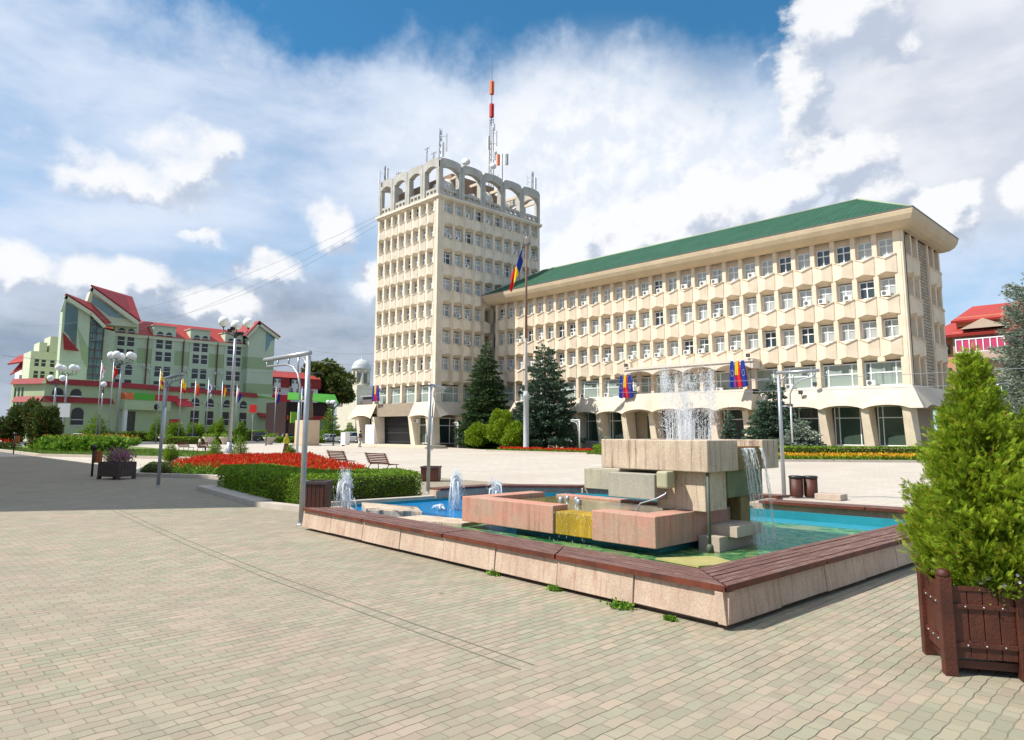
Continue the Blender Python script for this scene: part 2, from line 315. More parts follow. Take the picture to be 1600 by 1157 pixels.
def paving():
    Mt = mat('interlocking pavers', (.5, .5, .4), .9); t = Mt.node_tree; N = NT(t); b = t.nodes['Principled BSDF']
    pos = N.n('ShaderNodeNewGeometry').outputs['Position']; sx, sy, sz = N.sep(pos)
    # zigzag edges: rows run along Y
    wv = N.math('MULTIPLY', N.math('PINGPONG', N.math('MULTIPLY', sy, 1.0), .10), .085)
    wx = N.math('MULTIPLY', N.math('SUBTRACT', N.noise(pos, .9, 3), .5), .05)
    vec = N.comb(sy, N.math('ADD', sx, N.math('ADD', wv, wx)), 0)
    br = N.n('ShaderNodeTexBrick'); N.put(br.inputs['Vector'], vec); br.inputs['Scale'].default_value = 1
    br.inputs['Brick Width'].default_value = .20; br.inputs['Row Height'].default_value = .10; br.inputs['Mortar Size'].default_value = .0045; br.inputs['Mortar Smooth'].default_value = .3
    br.inputs['Bias'].default_value = -.1
    br.inputs['Color1'].default_value = (.262, .258, .178, 1); br.inputs['Color2'].default_value = (.345, .268, .195, 1); br.inputs['Mortar'].default_value = (.20, .185, .135, 1)
    big = N.ramp(N.noise(pos, .22, 4, .55), .38, .62)
    c = N.mix(N.math('MULTIPLY', big, .45), br.outputs[0], (.285, .235, .18, 1))
    fl = N.vec('FLOOR', N.vec('MULTIPLY', N.comb(sx, sy, 0), (3.7, 2.1, 0)))
    wn = N.n('ShaderNodeTexWhiteNoise'); N.put(wn.inputs['Vector'], fl)
    c = N.mix(N.math('MULTIPLY', N.ramp(wn.outputs[0], .8, .95), .30), c, (.40, .29, .235, 1))
    fl2 = N.vec('FLOOR', N.vec('MULTIPLY', N.comb(sx, sy, 0), (1/.10, 1/.20, 0)))
    wn2 = N.n('ShaderNodeTexWhiteNoise'); N.put(wn2.inputs['Vector'], fl2)
    hs = N.n('ShaderNodeHueSaturation'); N.put(hs.inputs['Color'], c); N.put(hs.inputs['Value'], N.math('ADD', .90, N.math('MULTIPLY', wn2.outputs[0], .2))); c = hs.outputs[0]
    st = N.math('ADD', N.ramp(N.noise(pos, 1.1, 8, .72), .54, .78), N.math('MULTIPLY', N.ramp(N.noise(pos, .28, 5, .6), .5, .75), .6), clamp=True)
    c = N.mix(N.math('MULTIPLY', st, .42), c, (.19, .16, .115, 1))
    vo = N.n('ShaderNodeTexVoronoi'); N.put(vo.inputs['Vector'], N.vec('ADD', pos, N.vec('SCALE', N.noise(pos, 9, 3, col=True), .12))); vo.inputs['Scale'].default_value = 1.15
    spot = N.math('MULTIPLY', N.math('SUBTRACT', 1.0, N.ramp(vo.outputs['Distance'], .03, .075)), N.ramp(N.noise(pos, .7, 2), .5, .6))
    c = N.mix(N.math('MULTIPLY', spot, .55), c, (.09, .075, .055, 1))
    tr_ = N.ramp(N.noise(N.vec('MULTIPLY', N.comb(sx, sy, 0), (.25, 1.1, 0)), .8, 6, .65), .50, .72)
    c = N.mix(N.math('MULTIPLY', tr_, .28), c, (.24, .19, .15, 1))
    # dark open joints here and there along Y
    jf = N.math('ABSOLUTE', N.math('SUBTRACT', N.math('FRACT', N.math('DIVIDE', N.math('ADD', sx, N.math('ADD', wv, wx)), .10)), .5))
    jm = N.math('MULTIPLY', N.ramp(jf, .455, .485), N.ramp(N.noise(N.vec('MULTIPLY', pos, (2.2, .8, 1)), 1.0, 4, .6), .44, .58))
    c = N.mix(N.math('MULTIPLY', jm, .62), c, (.05, .04, .025, 1))
    # narrow band parallel to X, scaled to zero
    ch = N.math('MULTIPLY', N.ramp(N.math('ABSOLUTE', N.math('SUBTRACT', sy, N.math('ADD', 4.12, N.math('MULTIPLY', sx, -.02)))), .055, .03), .0)
    N.put(b.inputs['Base Color'], c)
    bp = N.n('ShaderNodeBump'); bp.inputs['Distance'].default_value = .012; bp.inputs['Strength'].default_value = .8
    N.put(bp.inputs['Height'], N.math('SUBTRACT', N.math('ADD', N.math('MULTIPLY', N.noise(pos, 45, 5), .25), N.math('MULTIPLY', N.noise(pos, 1.3, 4), .8)), N.math('ADD', N.math('MULTIPLY', br.outputs['Fac'], .8), jm)))
    t.links.new(bp.outputs[0], b.inputs['Normal'])
    return Mt
M['paving'] = paving()
def slabs():
    Mt = mat('pale plaza slabs', (.60, .56, .50), .85); t = Mt.node_tree; N = NT(t); b = t.nodes['Principled BSDF']
    pos = N.n('ShaderNodeNewGeometry').outputs['Position']; sx, sy, sz = N.sep(pos)
    br = N.n('ShaderNodeTexBrick'); N.put(br.inputs['Vector'], N.comb(sx, sy, 0)); br.inputs['Scale'].default_value = 1
    br.inputs['Brick Width'].default_value = .8; br.inputs['Row Height'].default_value = .4; br.inputs['Mortar Size'].default_value = .02
    br.inputs['Color1'].default_value = (.50, .455, .39, 1); br.inputs['Color2'].default_value = (.455, .41, .35, 1); br.inputs['Mortar'].default_value = (.36, .32, .27, 1)
    c = N.mix(N.math('MULTIPLY', N.ramp(N.noise(N.vec('MULTIPLY', pos, (1, .35, 1)), .25, 5, .6), .4, .7), .55), br.outputs[0], (.40, .33, .27, 1))
    c = N.mix(N.math('MULTIPLY', N.ramp(N.noise(pos, .8, 6, .7), .50, .75), .45), c, (.35, .31, .27, 1))
    N.put(b.inputs['Base Color'], c); return Mt
M['slabs'] = slabs()
M['kerb'] = mat('kerb stone', (.50, .44, .38), .85, var=.2, vscale=2, bump=.3)
M['asphalt'] = mat('asphalt', (.10, .10, .10), .9, var=.2, vscale=1.5)
M['ground'] = mat('town ground', (.22, .20, .17), .95, var=.2, vscale=.1)
def watermat():
    Mt = bpy.data.materials.new('pool water'); Mt.use_nodes = True; t = Mt.node_tree; N = NT(t); b = t.nodes['Principled BSDF']
    pos = N.n('ShaderNodeNewGeometry').outputs['Position']; sx, sy, sz = N.sep(pos)
    n1 = N.noise(N.vec('MULTIPLY', pos, (2.2, 4.2, 1)), 1.6, 5, .6, 1.2)
    c = N.mix(N.ramp(n1, .44, .56), (.015, .13, .045, 1), (.20, .34, .11, 1))
    c = N.mix(N.ramp(N.noise(pos, 1.0, 3), .5, .68), c, (.24, .28, .13, 1))
    c = N.mix(N.ramp(sx, -10.2, -10.6), c, (.006, .20, .48, 1))
    N.put(b.inputs['Base Color'], c); b.inputs['Roughness'].default_value = .06; b.inputs['Specular IOR Level'].default_value = .35
    bp = N.n('ShaderNodeBump'); bp.inputs['Distance'].default_value = .05; bp.inputs['Strength'].default_value = .9
    N.put(bp.inputs['Height'], N.noise(N.vec('MULTIPLY', pos, (3, 5, 1)), 3.0, 4, .6, .8)); t.links.new(bp.outputs[0], b.inputs['Normal'])
    return Mt
M['water'] = watermat()
def spraymat(name='falling water', op=.5):
    Mt = bpy.data.materials.new(name); Mt.use_nodes = True; t = Mt.node_tree; N = NT(t); b = t.nodes['Principled BSDF']
    b.inputs['Base Color'].default_value = (.93, .94, .95, 1); b.inputs['Roughness'].default_value = .35; b.inputs['Specular IOR Level'].default_value = .4
    tr = N.n('ShaderNodeBsdfTranslucent'); tr.inputs[0].default_value = (.9, .93, .95, 1)
    m1 = N.n('ShaderNodeMixShader'); m1.inputs[0].default_value = .45; t.links.new(b.outputs[0], m1.inputs[1]); t.links.new(tr.outputs[0], m1.inputs[2])
    tp = N.n('ShaderNodeBsdfTransparent'); m2 = N.n('ShaderNodeMixShader'); m2.inputs[0].default_value = op
    t.links.new(tp.outputs[0], m2.inputs[1]); t.links.new(m1.outputs[0], m2.inputs[2]); t.links.new(m2.outputs[0], t.nodes['Material Output'].inputs[0])
    return Mt
M['spray'] = spraymat(op=.62)
M['spray_thin'] = spraymat('thin water veil', .40)

M['foam'] = spraymat('white foam', .97)

M['glass_hotel'] = mat('hotel window glass', (.035, .035, .04), .15, spec=.35)
# ------------------------------------------------------------------ helpers
C = sc.collection
class MB:
    """collects shapes in one mesh; xf = (ox, oy, oz, rz) is applied to what is added"""
    def __init__(s, xf=None): s.v = []; s.f = []; s.mi = []; s.uv = {}; s.m = 0; s.xf = xf; s.smooth = False; s.sm = []
    def add(s, vs, fs, uvs=None):
        o = len(s.v)
        if s.xf:
            ox, oy, oz, rz = s.xf; c, n = math.cos(rz), math.sin(rz)
            vs = [(ox+c*a-n*b, oy+n*a+c*b, oz+z) for a, b, z in vs]
        s.v += [tuple(p) for p in vs]
        for i, f in enumerate(fs):
            if uvs: s.uv[len(s.f)] = uvs[i]
            s.f.append([o+k for k in f]); s.mi.append(s.m); s.sm.append(s.smooth)
        return s
    def box(s, x0, y0, z0, x1, y1, z1):
        if x1 < x0: x0, x1 = x1, x0
        if y1 < y0: y0, y1 = y1, y0
        if z1 < z0: z0, z1 = z1, z0
        return s.add([(x0,y0,z0),(x1,y0,z0),(x1,y1,z0),(x0,y1,z0),(x0,y0,z1),(x1,y0,z1),(x1,y1,z1),(x0,y1,z1)],
              [(0,3,2,1),(4,5,6,7),(0,1,5,4),(1,2,6,5),(2,3,7,6),(3,0,4,7)])
    def cbox(s, x, y, z, w, d, h, rz=0):
        c, n = math.cos(rz), math.sin(rz); P = []
        for k in (0, 1):
            for a, b in ((-w/2,-d/2),(w/2,-d/2),(w/2,d/2),(-w/2,d/2)): P.append((x+c*a-n*b, y+n*a+c*b, z+k*h))
        return s.add(P, [(0,3,2,1),(4,5,6,7),(0,1,5,4),(1,2,6,5),(2,3,7,6),(3,0,4,7)])
    def prism(s, poly, z0, z1):
        n = len(poly); ar = sum(poly[i][0]*poly[(i+1)%n][1]-poly[(i+1)%n][0]*poly[i][1] for i in range(n))
        if ar < 0: poly = poly[::-1]
        g0 = z0 if callable(z0) else (lambda x, y: z0); g1 = z1 if callable(z1) else (lambda x, y: z1)
        vs = [(x, y, g0(x, y)) for x, y in poly]+[(x, y, g1(x, y)) for x, y in poly]
        return s.add(vs, [tuple(range(n))[::-1], tuple(range(n, 2*n))]+[(i, (i+1)%n, n+(i+1)%n, n+i) for i in range(n)])
    def slab(s, pts, th):
        """a thick plate under a 3D polygon"""
        a = Vector(pts[1])-Vector(pts[0]); b = Vector(pts[2])-Vector(pts[0]); nn = a.cross(b).normalized()
        if nn.z < 0: pts = pts[::-1]; nn = -nn
        q = [tuple(Vector(p)-nn*th) for p in pts]; n = len(pts)
        return s.add(list(pts)+q, [tuple(range(n)), tuple(range(n, 2*n))[::-1]]+[(i, n+i, n+(i+1)%n, (i+1)%n) for i in range(n)])
    def tube(s, pts, r, n=8, cap=True):
        pts = [Vector(p) for p in pts]; rs = r if hasattr(r, '__len__') else [r]*len(pts)
        vs = []; u = None
        for i, p in enumerate(pts):
            t = (pts[min(i+1, len(pts)-1)]-pts[max(i-1, 0)]).normalized()
            if u is None: u = t.orthogonal().normalized()
            else:
                u = u-t*u.dot(t); u = u.normalized() if u.length > 1e-6 else t.orthogonal().normalized()
            w_ = t.cross(u)
            for k in range(n):
                a = 2*math.pi*k/n; vs.append(tuple(p+(u*math.cos(a)+w_*math.sin(a))*rs[i]))
        fs = [(i*n+k, i*n+(k+1)%n, (i+1)*n+(k+1)%n, (i+1)*n+k) for i in range(len(pts)-1) for k in range(n)]
        if cap: fs += [tuple(range(n))[::-1], tuple(range((len(pts)-1)*n, len(pts)*n))]
        sm = s.smooth; s.smooth = n > 5; s.add(vs, fs); s.smooth = sm; return s
    def lathe(s, prof, x, y, n=16, z=0):
        vs = [(x+r*math.cos(2*math.pi*k/n), y+r*math.sin(2*math.pi*k/n), z+h) for r, h in prof for k in range(n)]
        fs = [(i*n+k, i*n+(k+1)%n, (i+1)*n+(k+1)%n, (i+1)*n+k) for i in range(len(prof)-1) for k in range(n)]
        fs += [tuple(range(n))[::-1], tuple(range((len(prof)-1)*n, len(prof)*n))]
        sm = s.smooth; s.smooth = True; s.add(vs, fs); s.smooth = sm; return s
    def ball(s, x, y, z, r, n=12, sz=1.0):
        k = n//2; return s.lathe([(r*math.sin(math.pi*i/k)+1e-4, -r*sz*math.cos(math.pi*i/k)) for i in range(k+1)], x, y, n, z)
    def build(s, name, mats, parent=None, label=None, cat=None, group=None, kind=None, bevel=0, loc=None):
        me = bpy.data.meshes.new(name)
        v = s.v
        if parent is not None and loc is None:
            L = world_loc(parent); v = [(a-L[0], b-L[1], c-L[2]) for a, b, c in v]
        me.from_pydata(v, [], s.f)
        for m_ in (mats if isinstance(mats, (list, tuple)) else [mats]): me.materials.append(m_)
        me.polygons.foreach_set('material_index', s.mi); me.polygons.foreach_set('use_smooth', s.sm)
        if s.uv:
            ul = me.uv_layers.new(name='UVMap')
            for fi, uvs in s.uv.items():
                for k, li in enumerate(me.polygons[fi].loop_indices): ul.data[li].uv = uvs[k]
        me.update()
        o = bpy.data.objects.new(name, me); C.objects.link(o)
        if parent is not None: o.parent = parent
        if loc is not None: o.location = loc
        tag(o, label, cat, group, kind)
        if bevel:
            b = o.modifiers.new('bevel', 'BEVEL'); b.width = bevel; b.segments = 2; b.limit_method = 'ANGLE'; b.angle_limit = R(40)
        return o
def world_loc(o):
    l = Vector(o.location)
    while o.parent is not None: o = o.parent; l = l+Vector(o.location)
    return l
def tag(o, label=None, cat=None, group=None, kind=None):
    if label: o['label'] = label
    if cat: o['category'] = cat
    if group: o['group'] = group
    if kind: o['kind'] = kind
    return o
def thing(name, label, cat, loc=(0,0,0), rz=0, group=None):
    o = bpy.data.objects.new(name, None); o.empty_display_size = .3; C.objects.link(o)
    o.location = loc; o.rotation_euler = (0, 0, rz); return tag(o, label, cat, group)
def dup(root, loc, rz=None, label=None, group=None, scale=None):
    r = root.copy(); C.objects.link(r); r.location = loc
    if rz is not None: r.rotation_euler = (0, 0, rz)
    if label: r['label'] = label
    if group: r['group'] = group
    if scale: r.scale = scale if hasattr(scale, '__len__') else (scale,)*3
    for ch in list(root.children):
        c = ch.copy(); C.objects.link(c); c.parent = r
        for g_ in list(ch.children):
            e = g_.copy(); C.objects.link(e); e.parent = c
    return r
def struct(name, mb, mt): return mb.build(name, mt, kind='structure')
def quads(name, verts, mt, parent=None, loc=(0,0,0), **kw):
    """numpy (n,4,3) or (n,3,3) -> one mesh of loose leaf faces"""
    n, k = verts.shape[:2]; me = bpy.data.meshes.new(name)
    me.vertices.add(n*k); me.vertices.foreach_set('co', verts.reshape(-1).astype(np.float32))
    me.loops.add(n*k); me.loops.foreach_set('vertex_index', np.arange(n*k, dtype=np.int32))
    me.polygons.add(n); me.polygons.foreach_set('loop_start', (np.arange(n)*k).astype(np.int32)); me.polygons.foreach_set('loop_total', np.full(n, k, np.int32))
    me.materials.append(mt); me.update(); me.validate()
    o = bpy.data.objects.new(name, me); C.objects.link(o); o.location = loc
    if parent is not None: o.parent = parent
    return tag(o, **kw) if kw else o
rng = np.random.default_rng(7); random.seed(7)
def unit(n):
    a = rng.normal(size=(n, 3)); return a/np.linalg.norm(a, axis=1, keepdims=True)
def leaves(cen, size, aspect=1.6, dirs=None, spread=1.0, droop=0.0, tri=False):
    n = len(cen); size = np.broadcast_to(size, (n,))[:, None]
    L = unit(n)*spread
    if dirs is not None: L = L+dirs
    L[:, 2] -= droop; L /= np.linalg.norm(L, axis=1, keepdims=True)+1e-9
    S = np.cross(L, unit(n)); S /= np.linalg.norm(S, axis=1, keepdims=True)+1e-9
    a = L*size; b = S*size/aspect/2
    if tri: return np.stack([cen-b, cen+b, cen+a], 1)
    return np.stack([cen-b*.5, cen+a*.5-b, cen+a, cen+a*.5+b], 1)
# ------------------------------------------------------------------ setting
g0 = MB(); g0.add([(-900,-300,-.02),(400,-300,-.02),(400,900,-.02),(-900,900,-.02)], [(0,1,2,3)]); struct('ground', g0, M['ground'])
def sheet(name, poly, z, mt):
    m_ = MB(); n = len(poly); ar = sum(poly[i][0]*poly[(i+1)%n][1]-poly[(i+1)%n][0]*poly[i][1] for i in range(n))
    if ar < 0: poly = poly[::-1]
    m_.add([(x, y, z) for x, y in poly], [tuple(range(n))]); return struct(name, m_, mt)
sheet('plaza', [(-104,-2),(12,-2),(12,56),(-62,56),(-62,48.6),(-104,55)], -.004, M['slabs'])
sheet('paving', [(-60,-14),(12,-14),(12,17.5),(-25,17.5),(-28,10.6),(-60,10.5)], 0.0, M['paving'])
sheet('road', [(-104.5,-30),(-104.5,55),(-88,110),(-70,170),(-100,170),(-118,110),(-136,60),(-138,-30)], -.008, M['asphalt'])
sheet('pavement', [(-138.2,-30),(-136.2,60),(-118.2,110),(-128,110),(-146,60),(-160,-30)], .10, M['slabs'])
# ------------------------------------------------------------------ office buildings
def spandrel(mb, u0, u1, s, b):
    """faceted panel: it folds outwards along the middle, its top edge dips and its bottom edge lifts at the fold"""
    u0 -= .115; u1 += .115; uc = (u0+u1)/2; yf, yt, yb = -.045, -.30, .55; tp, bt = s-.36, b+.15
    P = [(u0,yf,s),(uc,yt,tp),(u1,yf,s),(u1,yb,s),(uc,yb,s-.02),(u0,yb,s),
         (u0,yf,b-.02),(uc,yt,bt),(u1,yf,b-.02),(u1,yb,b-.24),(uc,yb,b-.24),(u0,yb,b-.24)]
    mb.add(P, [(0,6,7,1),(1,7,8,2),(0,1,4,5),(1,2,3,4),(6,11,10,7),(7,10,9,8),(5,11,6,0),(2,8,9,3)])
    for a, c in (((u0,yf,s),(uc,yt,tp)), ((uc,yt,tp),(u1,yf,s))):
        a = Vector(a); c = Vector(c); o1 = Vector((0,-.07,.0)); o2 = Vector((0,.12,0)); h = Vector((0,0,.06))
        mb.add([tuple(a+o1),tuple(c+o1),tuple(c+o2),tuple(a+o2),tuple(a+o1+h),tuple(c+o1+h),tuple(c+o2+h),tuple(a+o2+h)],
               [(0,3,2,1),(4,5,6,7),(0,1,5,4),(1,2,6,5),(2,3,7,6),(3,0,4,7)])
def window_meshes(w_, h, cols, rows, fr=.085, d=.07, name='window', glassm='glass'):
    """frame mesh + pane mesh in local coords: x 0..w, z 0..h, y=0 front"""
    f = MB(); xs = [0]+list(cols)+[1]; zs = [0]+list(rows)+[1]
    f.box(0,0,0,w_,d,fr); f.box(0,0,h-fr,w_,d,h); f.box(0,0,fr,fr,d,h-fr); f.box(w_-fr,0,fr,w_,d,h-fr)
    for c in cols: f.box(w_*c-fr/2,.003,fr,w_*c+fr/2,d-.003,h-fr)
    for r_ in rows:
        xx = [0]+list(cols)+[1]
        for i in range(len(xx)-1): f.box(w_*xx[i]+fr*(1 if i == 0 else .5),.004,h*r_-fr/2,w_*xx[i+1]-fr*(1 if i == len(xx)-2 else .5),d-.004,h*r_+fr/2)
    fm = f.build(name, M['white_frame']); me = fm.data; bpy.data.objects.remove(fm)
    p = MB(); p.add([(fr*.5,d*.6,fr*.5),(w_-fr*.5,d*.6,fr*.5),(w_-fr*.5,d*.6,h-fr*.5),(fr*.5,d*.6,h-fr*.5)], [(0,1,2,3)])
    pm = p.build('pane', M[glassm]); pe = pm.data; bpy.data.objects.remove(pm)
    return me, pe
def put_window(pair, parent, loc, rz, name='window'):
    o = bpy.data.objects.new(name, pair[0]); C.objects.link(o); o.parent = parent
    pl = world_loc(parent); o.location = (loc[0]-pl[0], loc[1]-pl[1], loc[2]-pl[2]); o.rotation_euler = (0,0,rz)
    q = bpy.data.objects.new('pane', pair[1]); C.objects.link(q); q.parent = o
    return o
def xfp(xf, u, v, z):
    ox, oy, oz, rz = xf; c, n = math.cos(rz), math.sin(rz); return (ox+c*u-n*v, oy+n*u+c*v, oz+z)
acm = MB(); acm.box(-.33,-.13,0,.33,.13,.44); acm.m = 1
acm.add([(-.1+.16*math.cos(a*math.pi/6),-.142,.22+.16*math.sin(a*math.pi/6)) for a in range(12)], [tuple(range(12))])
acm.m = 0; acm.box(.15,-.145,.06,.28,-.131,.38)
_a = acm.build('air_conditioner', [M['ac'], M['ac_dark']]); ac_mesh = _a.data; bpy.data.objects.remove(_a)
def put_ac(parent, xf, u, v, z):
    o = bpy.data.objects.new('air_conditioner', ac_mesh); C.objects.link(o); o.parent = parent
    p = xfp(xf, u, v, z); l = world_loc(parent); o.location = (p[0]-l[0], p[1]-l[1], p[2]-l[2]); o.rotation_euler = (0,0,xf[3])
def fascia(mb, xf, u0, u1, nseg, zt, zb, out, arch=.28):
    mb.xf = xf; L = (u1-u0)/nseg; K = 8
    for i in range(nseg):
        vs = []; fs = []
        for k in range(K+1):
            t = k/K; u = u0+(i+t)*L; b = zb+arch*(1-(2*t-1)**2)**.8
            vs += [(u,.0,zt),(u,-out,b),(u,-out+.18,b),(u,1.0,b+.05)]
        for k in range(K):
            a = k*4; c = a+4; fs += [(a,a+1,c+1,c),(a+1,a+2,c+2,c+1),(a+2,a+3,c+3,c+2)]
        mb.add(vs, fs)
def columns(bld, xf, us, zt, out, mt, wb=.52):
    for u in us:
        c = MB(xf); h = wb/2
        c.add([(u-h,-.05,0),(u+h+.28,-.05,0),(u+h+.28,.95,0),(u-h,.95,0),(u-h,-out+.12,zt),(u+h,-out+.12,zt),(u+h,.95,zt),(u-h,.95,zt)],
              [(0,3,2,1),(4,5,6,7),(0,1,5,4),(1,2,6,5),(2,3,7,6),(3,0,4,7)])
        c.build('column', mt, bld)
# ---- long office building
OB = thing('office_building', 'long cream five storey office building with green hipped roof', 'building', (-39, 57.4, 0))
X0, X1, Y0, Y1 = -62.0, -16.2, 57.4, 67.5
nb = 28; pitch = (X1-X0-.5)/nb; pw = .36; sills = [15.62, 12.42, 9.22]; spb = 1.48
xf_f = (X0, Y0, 0, 0)
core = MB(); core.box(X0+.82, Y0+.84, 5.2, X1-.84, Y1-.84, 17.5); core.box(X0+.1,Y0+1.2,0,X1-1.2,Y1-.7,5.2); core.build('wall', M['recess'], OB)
fa = MB(xf_f)
for i in range(nb+1):
    u = .12+i*pitch; wide = i in (0, nb)
    zb = 5.5 if (i % 2 == 0) else 7.35
    w2 = .55 if wide else pw
    fa.box(u-w2/2+(.08 if i == 0 else 0)-(0.0 if i < nb else -.02), 0, zb, u+w2/2, .82, 17.55)
    if i % 2 and not wide: fa.box(u-.26,-.05,7.35,u+.26,.0,7.75)
fa.box(nb*pitch+.40, .03, 5.5, X1-X0, .82, 17.55)
for s in sills:
    for i in range(nb): spandrel(fa, .12+i*pitch+pw/2, .12+(i+1)*pitch-pw/2, s, s-spb)
# panel above the top windows
for i in range(nb): fa.box(.12+i*pitch+pw/2, .50, 16.98, .12+(i+1)*pitch-pw/2, .8, 17.55)
# end face with block-clad centre
xf_e = (X1, Y0, 0, R(90)); fa.xf = xf_e
bays = [(.72,2.32),(2.32,3.9),(6.75,8.3),(8.3,9.9)]
for a, b in bays:
    for s in sills: spandrel(fa, a+.16, b-.16, s, s-spb); 
for u in (.72,2.32,3.9,6.75,8.3): fa.box(u-.16,0,5.5,u+.16,.80,17.55)
fa.box(.82,.03,5.5,.86,.8,17.5); fa.box(.03,-.03,5.5,.5,.0,17.5); fa.box(9.75,.0,5.5,Y1-Y0,.8,17.55)
fa.build('facade', M['concrete'], OB)
bk = MB(); bk.xf = xf_e; bk.box(4.06,.14,5.5,6.59,.6,17.5); bk.build('block_cladding', M['blocks'], OB)
win = window_meshes(pitch-pw-.02, 1.40, (.46,), (.60,))
random.seed(3)
for s in sills:
    for i in range(nb):
        u = .12+i*pitch+pw/2+.01
        put_window(win, OB, xfp(xf_f, u, .46, s+.0), 0)
        if random.random() < .36: put_ac(OB, xf_f, u+random.choice((.38,.45,.8)), .22, s+.02)
wine = window_meshes(1.24, 1.40, (.46,), (.60,))
for s in sills:
    for a, b in bays[:2]: put_window(wine, OB, xfp(xf_e, a+.17, .46, s), R(90), 'side_window')
# wide first floor windows, one per two bays
winw = window_meshes(2*pitch-pw-.02, 1.88, (.16,.80), (.56,), fr=.10, glassm='glass_wide')
for i in range(nb//2): 
    put_window(winw, OB, xfp(xf_f, .12+2*i*pitch+pw/2+.01, .46, 5.5), 0, 'wide_window')
    if i in (4,5,9,11,13): put_ac(OB, xf_f, .12+2*i*pitch+.75, .12, 5.52)
fb = MB(); fascia(fb, xf_f, 0, X1-X0, 14, 5.5, 3.72, .9); fascia(fb, xf_e, 0, 10.0, 3, 5.5, 3.72, .9)
fb.xf = None
fb.add([(X1,Y0,5.5),(X1,Y0-.9,3.72),(X1+.9,Y0-.9,3.72),(X1+.9,Y0,3.72)], [(0,1,2),(0,2,3)])
fb.add([(X0,Y0-.0,5.5),(X1,Y0,5.5),(X1,Y0+.6,5.5),(X0,Y0+.6,5.5)], [(0,1,2,3)])
fb.build('fascia_band', M['fascia'], OB)
columns(OB, xf_f, [i*(X1-X0)/14 for i in range(1,14)]+[X1-X0-.35], 3.9, .8, M['concrete'])
pl = MB(xf_f); pl.box(.1,.1,0,X1-X0-.1,.95,.88); pl.build('plinth', M['plinth'], OB)
seg = (X1-X0)/14
wing = window_meshes(seg-.85, 3.1, (.16,.82), (.70,), fr=.07, glassm='glass_dark')
for i in range(14):
    if i in (6,7,8): continue
    put_window(wing, OB, xfp(xf_f, i*seg+.5, .72, .89), 0, 'shop_window')
# eaves cove and roof
ec = MB(); ov = 1.25; prof = [(0,17.45),(.35,17.47),(.7,17.62),(1.0,17.9),(1.18,18.25),(ov,18.55),(ov,18.66)]
rings = [[(X0-o,Y0-o,z_),(X1+o,Y0-o,z_),(X1+o,Y1+o,z_),(X0-o,Y1+o,z_)] for o, z_ in prof]
vs = [p for r_ in rings for p in r_]; fs = [(i*4+k, i*4+(k+1)%4, i*4+4+(k+1)%4, i*4+4+k) for i in range(len(prof)-1) for k in range(4)]
ec.add(vs, fs); ec.build('eaves_cove', M['cove'], OB)
gt = MB(); o = ov+.04
for a in ((X0-o,Y0-o,18.66,X1+o,Y0-o+.14,18.74),(X0-o,Y1+o-.14,18.66,X1+o,Y1+o,18.74),(X0-o,Y0-o+.14,18.66,X0-o+.14,Y1+o-.14,18.74),(X1+o-.14,Y0-o+.14,18.66,X1+o,Y1+o-.14,18.74)): gt.box(*a)
gt.build('gutter', M['gutter'], OB)
rf = MB(); o = ov-.08; ym = (Y0+Y1)/2; zr = 22.2
A, B_, C_, D_ = (X0-o,Y0-o,18.72),(X1+o,Y0-o,18.72),(X1+o,Y1+o,18.72),(X0-o,Y1+o,18.72); E1, E2 = (X0+3.2,ym,zr),(X1-4.6,ym,zr)
rf.add([A,B_,C_,D_,E1,E2], [(0,1,5,4),(1,2,5),(2,3,4,5),(3,0,4)]); rfo = rf.build('roof', M['shingle'], OB)
rc = MB()
for a, b in ((E1,E2),(B_,E2),(C_,E2),(A,E1)): rc.tube([a,b], .09, 6)
rc.build('ridge_cap', mat('ridge cap', (.30,.36,.24), .7), rfo)
# entrance balcony with canopy roof
bx0, bx1, by = -41.6, -28.2, 55.9
bc = MB(); bc.xf = (bx0, by+.25, 0, 0); fascia(bc, (bx0,by+.3,0,0), 0, bx1-bx0, 4, 5.62, 3.80, .42, .3)
bc.xf = None; bc.box(bx0, by+.3, 5.2, bx1, Y0-.01, 5.6)
for x_ in (bx0, bx1): bc.add([(x_,by+.3,5.62),(x_,by-.12,3.8),(x_,Y0,3.8),(x_,Y0,5.62)], [(0,1,2,3)])
bc.build('balcony', M['fascia'], OB)
cr = MB(); cr.box(bx0, by, 7.98, bx1+.25, Y0+.3, 8.22)
for i in range(4):
    a, b = bx0+i*(bx1-bx0)/4, bx0+(i+1)*(bx1-bx0)/4; K = 8
    vs = []; fs = []
    for k in range(K+1):
        t = k/K; zb = 7.40+.42*(1-(2*t-1)**2)**.8; u = a+(b-a)*t
        vs += [(u,by+.1,7.98),(u,by+.1,zb),(u,Y0-.02,zb)]
    for k in range(K): q = k*3; fs += [(q,q+1,q+4,q+3),(q+1,q+2,q+5,q+4)]
    cr.add(vs, fs)
cr.box(bx1+.02,by+.12,7.4,bx1+.2,Y0,7.98)
cr.build('canopy_roof', mat('canopy plaster', (.66,.58,.50), .85, var=.12, streak=.4), OB)
bp = MB()
for x_ in (bx0+1.0, bx0+5.4, bx1-5.3, bx1-.25): bp.box(x_-.17,Y0-.5,5.6,x_+.17,Y0-.1,7.98)
bp.build('balcony_pier', M['fascia'], OB)
ed = MB(); 
for k in range(3): ed.box(-40.6+k*4.4, Y0+.98, .05, -37.6+k*4.4, Y0+1.1, 3.5)
ed.build('entrance_glazing', M['glass_dark'], OB)
